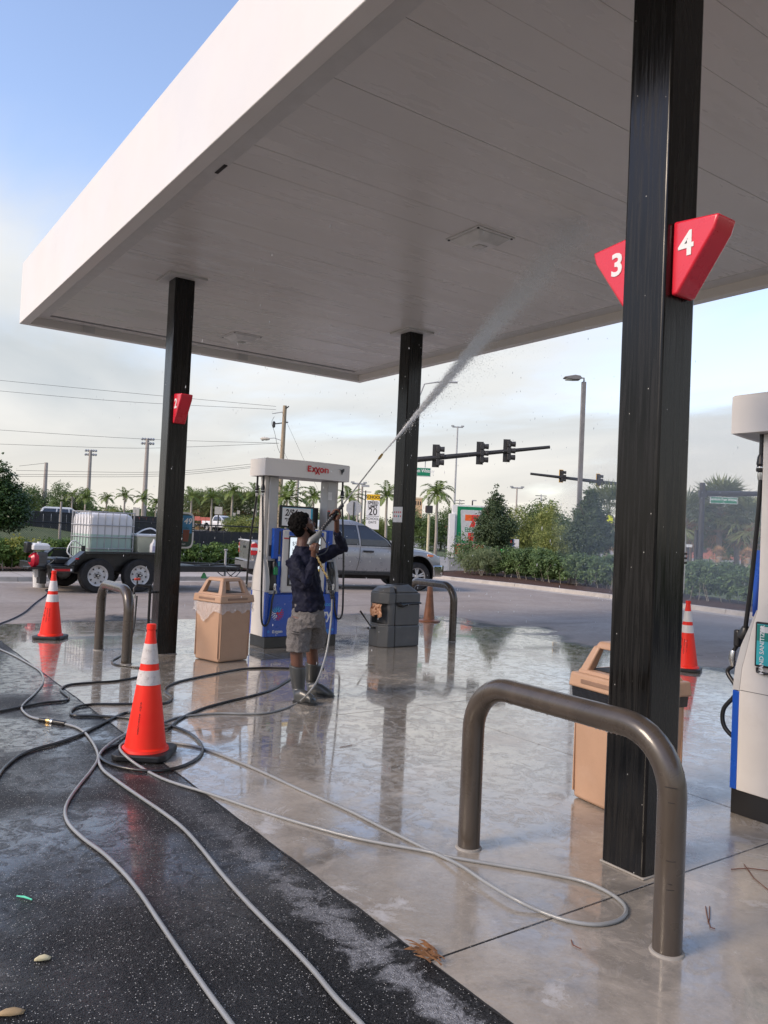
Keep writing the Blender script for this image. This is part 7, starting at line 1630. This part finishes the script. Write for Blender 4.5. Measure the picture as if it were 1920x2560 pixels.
    # bracelet on the far wrist
    br = MB(); ax = (eF-wF).normalized(); c_ = wF.lerp(eF, 0.04); u_ = ax.orthogonal().normalized(); w_ = ax.cross(u_); br.tube([c_ + (u_*math.cos(t)+w_*math.sin(t))*0.031 for t in [2*PI*i/16 for i in range(16)]], 0.0035, 6, closed=True); put('bracelet', br.mesh('bracelet'), SIGNW)
    return root
person()
# the pressure gun and lance
GUNG = simple('gun_grey', (0.16, 0.165, 0.16), 0.4); BRASS = simple('brass_fitting', (0.50, 0.34, 0.14), 0.25, metal=0.9); STEEL = simple('stainless_tube', (0.62, 0.62, 0.61), 0.22, metal=0.9)
def lance():
    o0 = pj(795, 1352, 7.43); t = thing('pressure_lance', 'pressure washer gun with black ribbed grip and long steel lance held by the man', 'pressure washer gun', o0); inv = Matrix.Translation(-o0)
    def put(mb, name, mat, sm=40): me = mb.mesh(name); me.transform(inv); return link(name, me, mat, t, smooth=sm)
    L0 = pj(802, 1327, 7.44); L1 = pj(857, 1262, 7.61); L2 = pj(950, 1143, 7.92); L3 = pj(956, 1135, 7.94)
    b = MB(); b.tube([pj(772, 1362, 7.39), pj(778, 1352, 7.40), pj(795, 1338, 7.43), L0], [0.022, 0.034, 0.030, 0.018], 12); put(b, 'gun_body', GUNG)
    b = MB(); b.tube([pj(795, 1342, 7.43), pj(791, 1358, 7.42), pj(786, 1382, 7.40), pj(790, 1390, 7.40)], [0.020, 0.021, 0.019, 0.016], 12); put(b, 'gun_grip', GUNG)
    b = MB(); b.tube(bez([pj(802, 1334, 7.43), pj(811, 1350, 7.43), pj(820, 1368, 7.42), pj(812, 1382, 7.41), pj(795, 1389, 7.40)], 5), 0.005, 6); put(b, 'trigger_guard', BLK)
    b = MB(); n = 26; pts = []; rr = []
    for i in range(n+1):
        pts.append(L0.lerp(L1, 0.06+0.94*i/n)); rr.append((0.019 if i % 2 else 0.0145) * (1.1 if abs(i/n-0.62) > 0.1 else 0.95))
    b.tube(pts, rr, 12); put(b, 'ribbed_grip', BLK, 20)
    b = MB(); b.tube([L0 + (L0-L1).normalized()*0.03, L1, L2], 0.0068, 10); put(b, 'lance_tube', STEEL)
    b = MB(); b.tube([L2 + (L1-L2).normalized()*0.03, L2, L3], [0.010, 0.014, 0.010], 10); put(b, 'nozzle_tip', BRASS)
    b = MB(); q = [pj(792, 1389, 7.40), pj(797, 1402, 7.39), pj(803, 1414, 7.39), pj(808, 1425, 7.39), pj(815, 1437, 7.38), pj(819, 1447, 7.38)]
    pts = bez(q, 5); b.tube(pts, [0.013 if (i//2) % 2 else 0.0095 for i in range(len(pts))], 10); put(b, 'coupling', BRASS, 25)
    return L3
TIP = lance()
# ================================================================ HOSES
HGREY = simple('grey_hose', (0.26, 0.265, 0.26), 0.33, var=0.12, vscale=3, coat=0.25, dirt=0.25, dirtcol=(0.14, 0.13, 0.12)); HBLK = simple('black_hose', (0.016, 0.016, 0.016), 0.30, var=0.3, vscale=2, coat=0.3, dirt=0.25, dirtcol=(0.12, 0.075, 0.03))
c5 = lambda x, y: (x*0.57866, 1520+y*0.57866); c6 = lambda x, y: (960+x*0.57866, 1520+y*0.57866)
def hose(label, px, r, mat, pre=(), post=(), z=None, cat='hose', group='pressure washer hoses on the ground', lift=None):
    pts = list(pre)
    for i, (u, v) in enumerate(px):
        zz = r + (lift.get(i, 0) if lift else 0); p = G(u, v, zz); pts.append(p)
    pts += list(post); o = MB().tube(bez(pts, 7), r, 10).build('hose', mat, None, smooth=60); return tag(o, label, cat, group)
hose('grey hose from the brass coupling running down to the bottom edge, left one of two', [c5(*p) for p in [(270,497),(345,522),(395,572),(424,640),(398,695),(342,765),(297,830),(281,882),(300,935),(360,995),(450,1062),(540,1150),(612,1240),(682,1345),(760,1460),(850,1590),(925,1695),(1000,1797),(1050,1870)]], 0.0095, HGREY)
hose('grey hose at the upper left ending in the brass coupling', [c5(*p) for p in [(-60,150),(0,178),(60,205),(128,242),(176,275),(187,318),(152,368),(108,408),(94,435),(125,466),(178,482)]], 0.0088, HGREY)
cp = thing('hose_coupling', 'black and brass hose coupling lying on the wet asphalt', 'hose coupling', G(*c5(228, 490)))
def cpl():
    a, b = G(*c5(172, 481), 0.012), G(*c5(282, 499), 0.012); inv = Matrix.Translation(-cp.location)
    for nm, p0, p1, r, mt in (('sleeve', 0.0, 0.28, 0.015, BLK), ('brass_collar', 0.28, 0.42, 0.019, BRASS), ('swivel', 0.42, 0.52, 0.016, CHROME), ('strain_relief', 0.52, 1.0, 0.017, BLK)):
        me = MB().tube([a.lerp(b, p0), a.lerp(b, (p0+p1)/2), a.lerp(b, p1)], [r, r*1.05, r*0.9], 12).mesh(nm); me.transform(inv); link(nm, me, mt, cp, smooth=40)
cpl()
hose('grey hose from beside the cone to the bottom edge, right one of two', [c5(*p) for p in [(640,500),(560,535),(470,590),(428,640),(440,692),(500,742),(600,812),(700,880),(790,950),(868,1035),(960,1150),(1060,1262),(1160,1365),(1260,1465),(1360,1573),(1450,1682),(1560,1797),(1620,1870)]], 0.0100, HGREY, lift={2: 0.015})
hose('pale grey hose looping from the cone base out past the hoop guard and back', [c5(*p) for p in [(600,575),(545,580),(518,598),(532,628),(600,682),(715,742),(900,800),(1100,868),(1300,930),(1500,985)]] + [c6(*p) for p in [(0,1018),(160,1046),(300,1078),(500,1112),(700,1146),(850,1178),(950,1218),(1025,1268),(1046,1312),(1010,1350),(920,1368),(800,1352),(680,1312),(560,1255),(440,1185),(330,1112),(200,1050),(80,990)]] + [c5(*p) for p in [(1659,952),(1500,872),(1300,786),(1150,716),(1000,652),(870,604),(790,588),(735,584),(690,590)]], 0.0090, HGREY, lift={2: 0.05, 3: 0.05, 1: 0.04, 17: 0.0, 23: 0.02, 24: 0.02, 25: 0.02})
hose('black hose coiled once round the nearest cone, coming from behind the man', [c5(*p) for p in [(1400,262),(1250,260),(1150,258),(1050,263),(950,280),(850,300),(765,320),(718,342),(712,362),(738,382),(738,398),(700,413),(600,414),(500,415),(400,416),(332,427),(305,450),(325,464),(420,466),(540,474),(650,490),(760,515),(832,550),(874,600),(860,642),(795,680),(700,702),(600,700),(500,682),(442,655),(432,628),(470,602),(540,585)]], 0.0105, HBLK)
hose('black hose from the boots crossing the asphalt to the lower left edge', [c5(*p) for p in [(1300,285),(1245,312),(1180,350),(1100,376),(1000,400),(900,426),(830,452),(775,480),(735,512),(690,520),(620,470),(550,452),(480,480),(400,520),(340,550),(250,582),(150,610),(80,640),(30,680),(0,715),(-40,790)]], 0.0105, HBLK, lift={9: 0.02, 10: 0.02})
gr = [pj(819, 1447, 7.38), pj(826, 1468, 7.38), pj(830, 1500, 7.39), pj(828, 1545, 7.40), pj(823, 1590, 7.36), pj(814, 1640, 7.28), pj(796, 1695, 7.16), pj(775, 1728, 7.05)]
hose('grey hose hanging in a long arc from the lance to the floor', [c5(*p) for p in [(1290,408),(1235,432),(1150,454),(1050,457),(950,455),(850,462),(770,472),(720,488),(690,500)]], 0.0090, HGREY, pre=gr, group=None)
def strain():
    o = MB().tube(bez([gr[0], gr[1], gr[2].lerp(gr[1], .1)], 8), [0.017 if (i//1) % 2 else 0.013 for i in range(17)], 10).build('hose_sleeve', BLK, None, smooth=20); tag(o, 'black ribbed sleeve where the grey hose meets the lance', 'hose sleeve')
strain()
hose('black hose from the upper left edge curling behind the cone to the spigot', [c5(*p) for p in [(-40,452),(0,446),(100,426),(200,408),(276,401),(298,387),(272,364),(264,349),(300,331),(400,322),(500,315),(585,300),(640,285),(620,262),(560,252),(500,243),(484,228),(510,212),(545,190)]], 0.0100, HBLK, post=[Vector((2.96, 9.33, 0.05)), Vector((3.08, 9.42, 0.30)), Vector((3.12, 9.47, 0.72))])
hose('thin dark hose trailing from the trailer to the left edge', [(-20, 1565), (0, 1559), (35, 1545), (62, 1530), (80, 1514), (95, 1502), (112, 1490), (119, 1481), (114, 1475), (135, 1468), (160, 1455), (180, 1446)], 0.011, simple('dark_purple_hose', (0.03, 0.025, 0.04), 0.5))
# hose bib beside the left column
def bib():
    t = thing('water_spigot', 'water spigot on a thin standpipe clamped to the left column', 'spigot', (3.27, 9.60, 0))
    MB().tube([(0.05,0,0),(0.05,0,0.84)], 0.016, 10).build('standpipe', BLK, t, smooth=60); MB().tube([(0.05,0,0.82),(-0.12,-0.02,0.84),(-0.16,-0.04,0.80),(-0.16,-0.05,0.72)], [0.018,0.016,0.015,0.014], 10).build('tap_body', DKMETAL, t, smooth=60)
    MB().tube([(-0.16,-0.05,0.73),(-0.16,-0.055,0.68)], 0.020, 10).build('hose_collar', CHROME, t, smooth=60); MB().tube([(-0.12,-0.02,0.84),(-0.12,-0.02,0.90)], 0.008, 8).build('valve_stem', DKMETAL, t); MB().box(-0.155,-0.085,-0.04,0.0,0.895,0.925).build('tap_handle', simple('tap_red', (0.5,0.06,0.04), 0.5), t, bevel=0.008)
    for z in (0.28, 0.75): MB().box(0.03, 0.122, -0.02, 0.02, z-0.012, z+0.012).build('clamp', DKMETAL, t, bevel=0.003)
bib()
# ================================================================ WATER JET: droplets along the spray
def m_water():
    s = NT('spray_droplets'); t = s.n('ShaderNodeBsdfTranslucent'); t.inputs[0].default_value = (0.9, 0.92, 0.94, 1); s.set(col=(0.85, 0.87, 0.9), rough=0.25); mx = s.n('ShaderNodeMixShader'); mx.inputs[0].default_value = 0.5
    s.l(s.p.outputs[0], mx.inputs[1]); s.l(t.outputs[0], mx.inputs[2]); s.l(mx.outputs[0], s.out.inputs[0]); return s.m
WATER = m_water()
def spray():
    q = np.random.default_rng(11); A = np.array(TIP); E = np.array(G(1455, 560, 4.62)); ax = E-A; L_ = np.linalg.norm(ax); ax /= L_
    s1 = np.cross(ax, [0,0,1.0]); s1 /= np.linalg.norm(s1); s2 = np.cross(s1, ax)
    N_ = 170000; t = q.random(N_)**0.66
    w = 0.005 + 0.20*t**1.5*L_*0.42
    p = A + ax*(t*L_)[:, None] + s1*(q.normal(size=N_)*w*0.42)[:, None] + s2*(q.normal(size=N_)*w*0.42)[:, None]
    # drift falling below the jet
    k = q.random(N_) < 0.15*t; p[k, 2] -= np.abs(q.normal(size=k.sum()))*0.32*t[k]; p[k, :2] += q.normal(size=(k.sum(), 2))*0.16*t[k][:, None]
    keep = p[:, 2] < 4.63; p = p[keep]; t = t[keep]; n = len(p)
    r = (0.0012 + 0.0022*q.random(n))*np.where(t < 0.3, 1.25, 1.0)*np.clip(1.0-0.45*t, 0.55, 1)*0.72
    d = q.normal(size=(n, 3)); d /= np.linalg.norm(d, axis=1)[:, None]; e = np.cross(d, q.normal(size=(n, 3))); e /= np.linalg.norm(e, axis=1)[:, None]
    l = (r*(1.5+2.5*q.random(n)))[:, None]
    v = np.stack([p-ax*l, p+e*r[:, None], p+ax*l, p-e*r[:, None]], axis=1).reshape(-1, 3)
    o = link('water_jet', quads('water_jet', v), WATER, smooth=0); tag(o, 'jet of water spraying from the lance up to the canopy', 'water jet', kind='stuff')
    # falling drops scattered in the air under the canopy edge
    M_ = 900; u = q.random((M_, 3)); p = np.stack([3.0+u[:, 0]*7, 5+u[:, 1]*9, 0.3+u[:, 2]*4.1], axis=1); r = 0.0022+0.0022*q.random(M_); l = r*(1.5+4*q.random(M_)); up_ = np.array([0.04, 0.02, 1.0]); e = q.normal(size=(M_, 3)); e[:, 2] = 0; e /= np.linalg.norm(e, axis=1)[:, None]
    v = np.stack([p-up_*l[:, None], p+e*r[:, None], p+up_*l[:, None], p-e*r[:, None]], axis=1).reshape(-1, 3)
    o = link('falling_drops', quads('falling_drops', v), WATER, smooth=0); tag(o, 'scattered water drops falling under the canopy', 'water drops', kind='stuff')
spray()
# ================================================================ LITTER
def litter():
    HUSK = simple('brown_husk', (0.22, 0.105, 0.045), 0.8, var=0.35, vscale=30)
    p = G(1090, 2400); t = thing('dry_husk', 'shredded brown palm husk lying on the joint between asphalt and concrete', 'husk', p)
    q = np.random.default_rng(4); mb = MB()
    for i in range(34):
        a = R(125)+q.normal()*0.35; l = 0.03+0.055*q.random(); x, y = q.normal()*0.012, q.normal()*0.03
        c, s_ = math.cos(a), math.sin(a); z = 0.004+0.02*q.random()
        mb.add([(x-s_*0.004, y+c*0.004, z), (x+s_*0.004, y-c*0.004, z+0.004), (x+c*l+s_*0.003, y+s_*l, z+0.02*q.random()), (x+c*l*0.5, y+s_*l*0.5+0.006, z+0.018)], [(0,1,2,3)])
    mb.build('husk_fibre', HUSK, t, smooth=0, recalc=False)['kind'] = 'stuff'
    p = G(60, 2246); a = G(42, 2240, 0.004); b = G(80, 2249, 0.004); o = MB().tube([a, a.lerp(b, .5)+Vector((0,0,0.004)), b], [0.0025, 0.0045, 0.003], 6).build('plastic_pick', simple('mint_plastic', (0.15,0.70,0.45), 0.3), None); tag(o, 'mint green plastic pick on the asphalt at the left', 'plastic pick')
    for (u, v, w, lb, mt) in ((106, 2400, 0.020, 'pale cream scrap on the asphalt at the lower left', simple('cream_scrap', (0.62,0.55,0.34), 0.6)), (28, 2535, 0.030, 'curled tan leaf at the bottom left corner', simple('tan_leaf', (0.36,0.25,0.13), 0.7))):
        c = G(u, v, 0.0); mb = MB(); rg = []
        for k, (f, hh) in enumerate(((-1.2, 0.004), (-0.6, 0.016), (0.2, 0.020), (0.9, 0.012), (1.3, 0.004))):
            rg.append([c + rh*(f*w) + fh*(g_*w*0.55*(1-abs(f)*0.35)+0.006*f) + Vector((0, 0, 0.002+hh*(1-g_*g_)*0.8)) for g_ in (-1, -0.4, 0.4, 1)])
        V = [x for r_ in rg for x in r_]; F_ = [(i*4+j, i*4+j+1, (i+1)*4+j+1, (i+1)*4+j) for i in range(4) for j in range(3)]
        o = mb.add(V, F_).build('litter_scrap' if 'scrap' in lb else 'dry_leaf', mt, None, smooth=60, recalc=False); o.modifiers.new('th', 'SOLIDIFY').thickness = 0.003; tag(o, lb, 'scrap' if 'scrap' in lb else 'leaf')
    TW = simple('reddish_twig', (0.16, 0.06, 0.035), 0.7)
    for pts, lb in (([(1828,2173),(1870,2170),(1935,2178)], 'reddish twig lying flat at the right edge below the dispenser'), ([(1860,2160),(1885,2195),(1925,2228)], 'pale thin twig crossing the reddish one at the right edge'), ([(1764,2266),(1768,2290),(1776,2318),(1788,2322)], 'thin forked pine needle right of the nearest hoop guard'), ([(1774,2266),(1774,2295),(1770,2305)], 'short straight pine needle right of the nearest hoop guard'), ([(1428,2350),(1432,2362),(1452,2372)], 'tiny curved twig left of the nearest hoop guard foot'), ([(850,1868),(880,1862)], 'tiny twig on the wet concrete in front of the man')):
        P_ = [G(u, v, 0.004) for u, v in pts]; tag(MB().tube(P_, 0.0022, 5).build('twig', TW, None, smooth=60), lb, 'twig')
litter()

# fine mist drifting off the jet over the right hand side of the forecourt
def mist():
    s = NT('spray_mist'); v = s.n('ShaderNodeVolumePrincipled'); v.inputs['Color'].default_value = (0.95, 0.96, 0.97, 1); v.inputs['Density'].default_value = 0.05; v.inputs['Anisotropy'].default_value = 0.2
    s.t.nodes.remove(s.p); s.l(v.outputs[0], s.out.inputs['Volume'])
    c = far(1880, 14.5, 1.9); mb = MB(); blob(mb, c, (3.6, 3.6, 2.3), n=16)
    o = mb.build('spray_mist', s.m, None, smooth=180); tag(o, 'faint mist of spray hanging over the lot right of the nearest column', 'mist', kind='stuff')
mist()
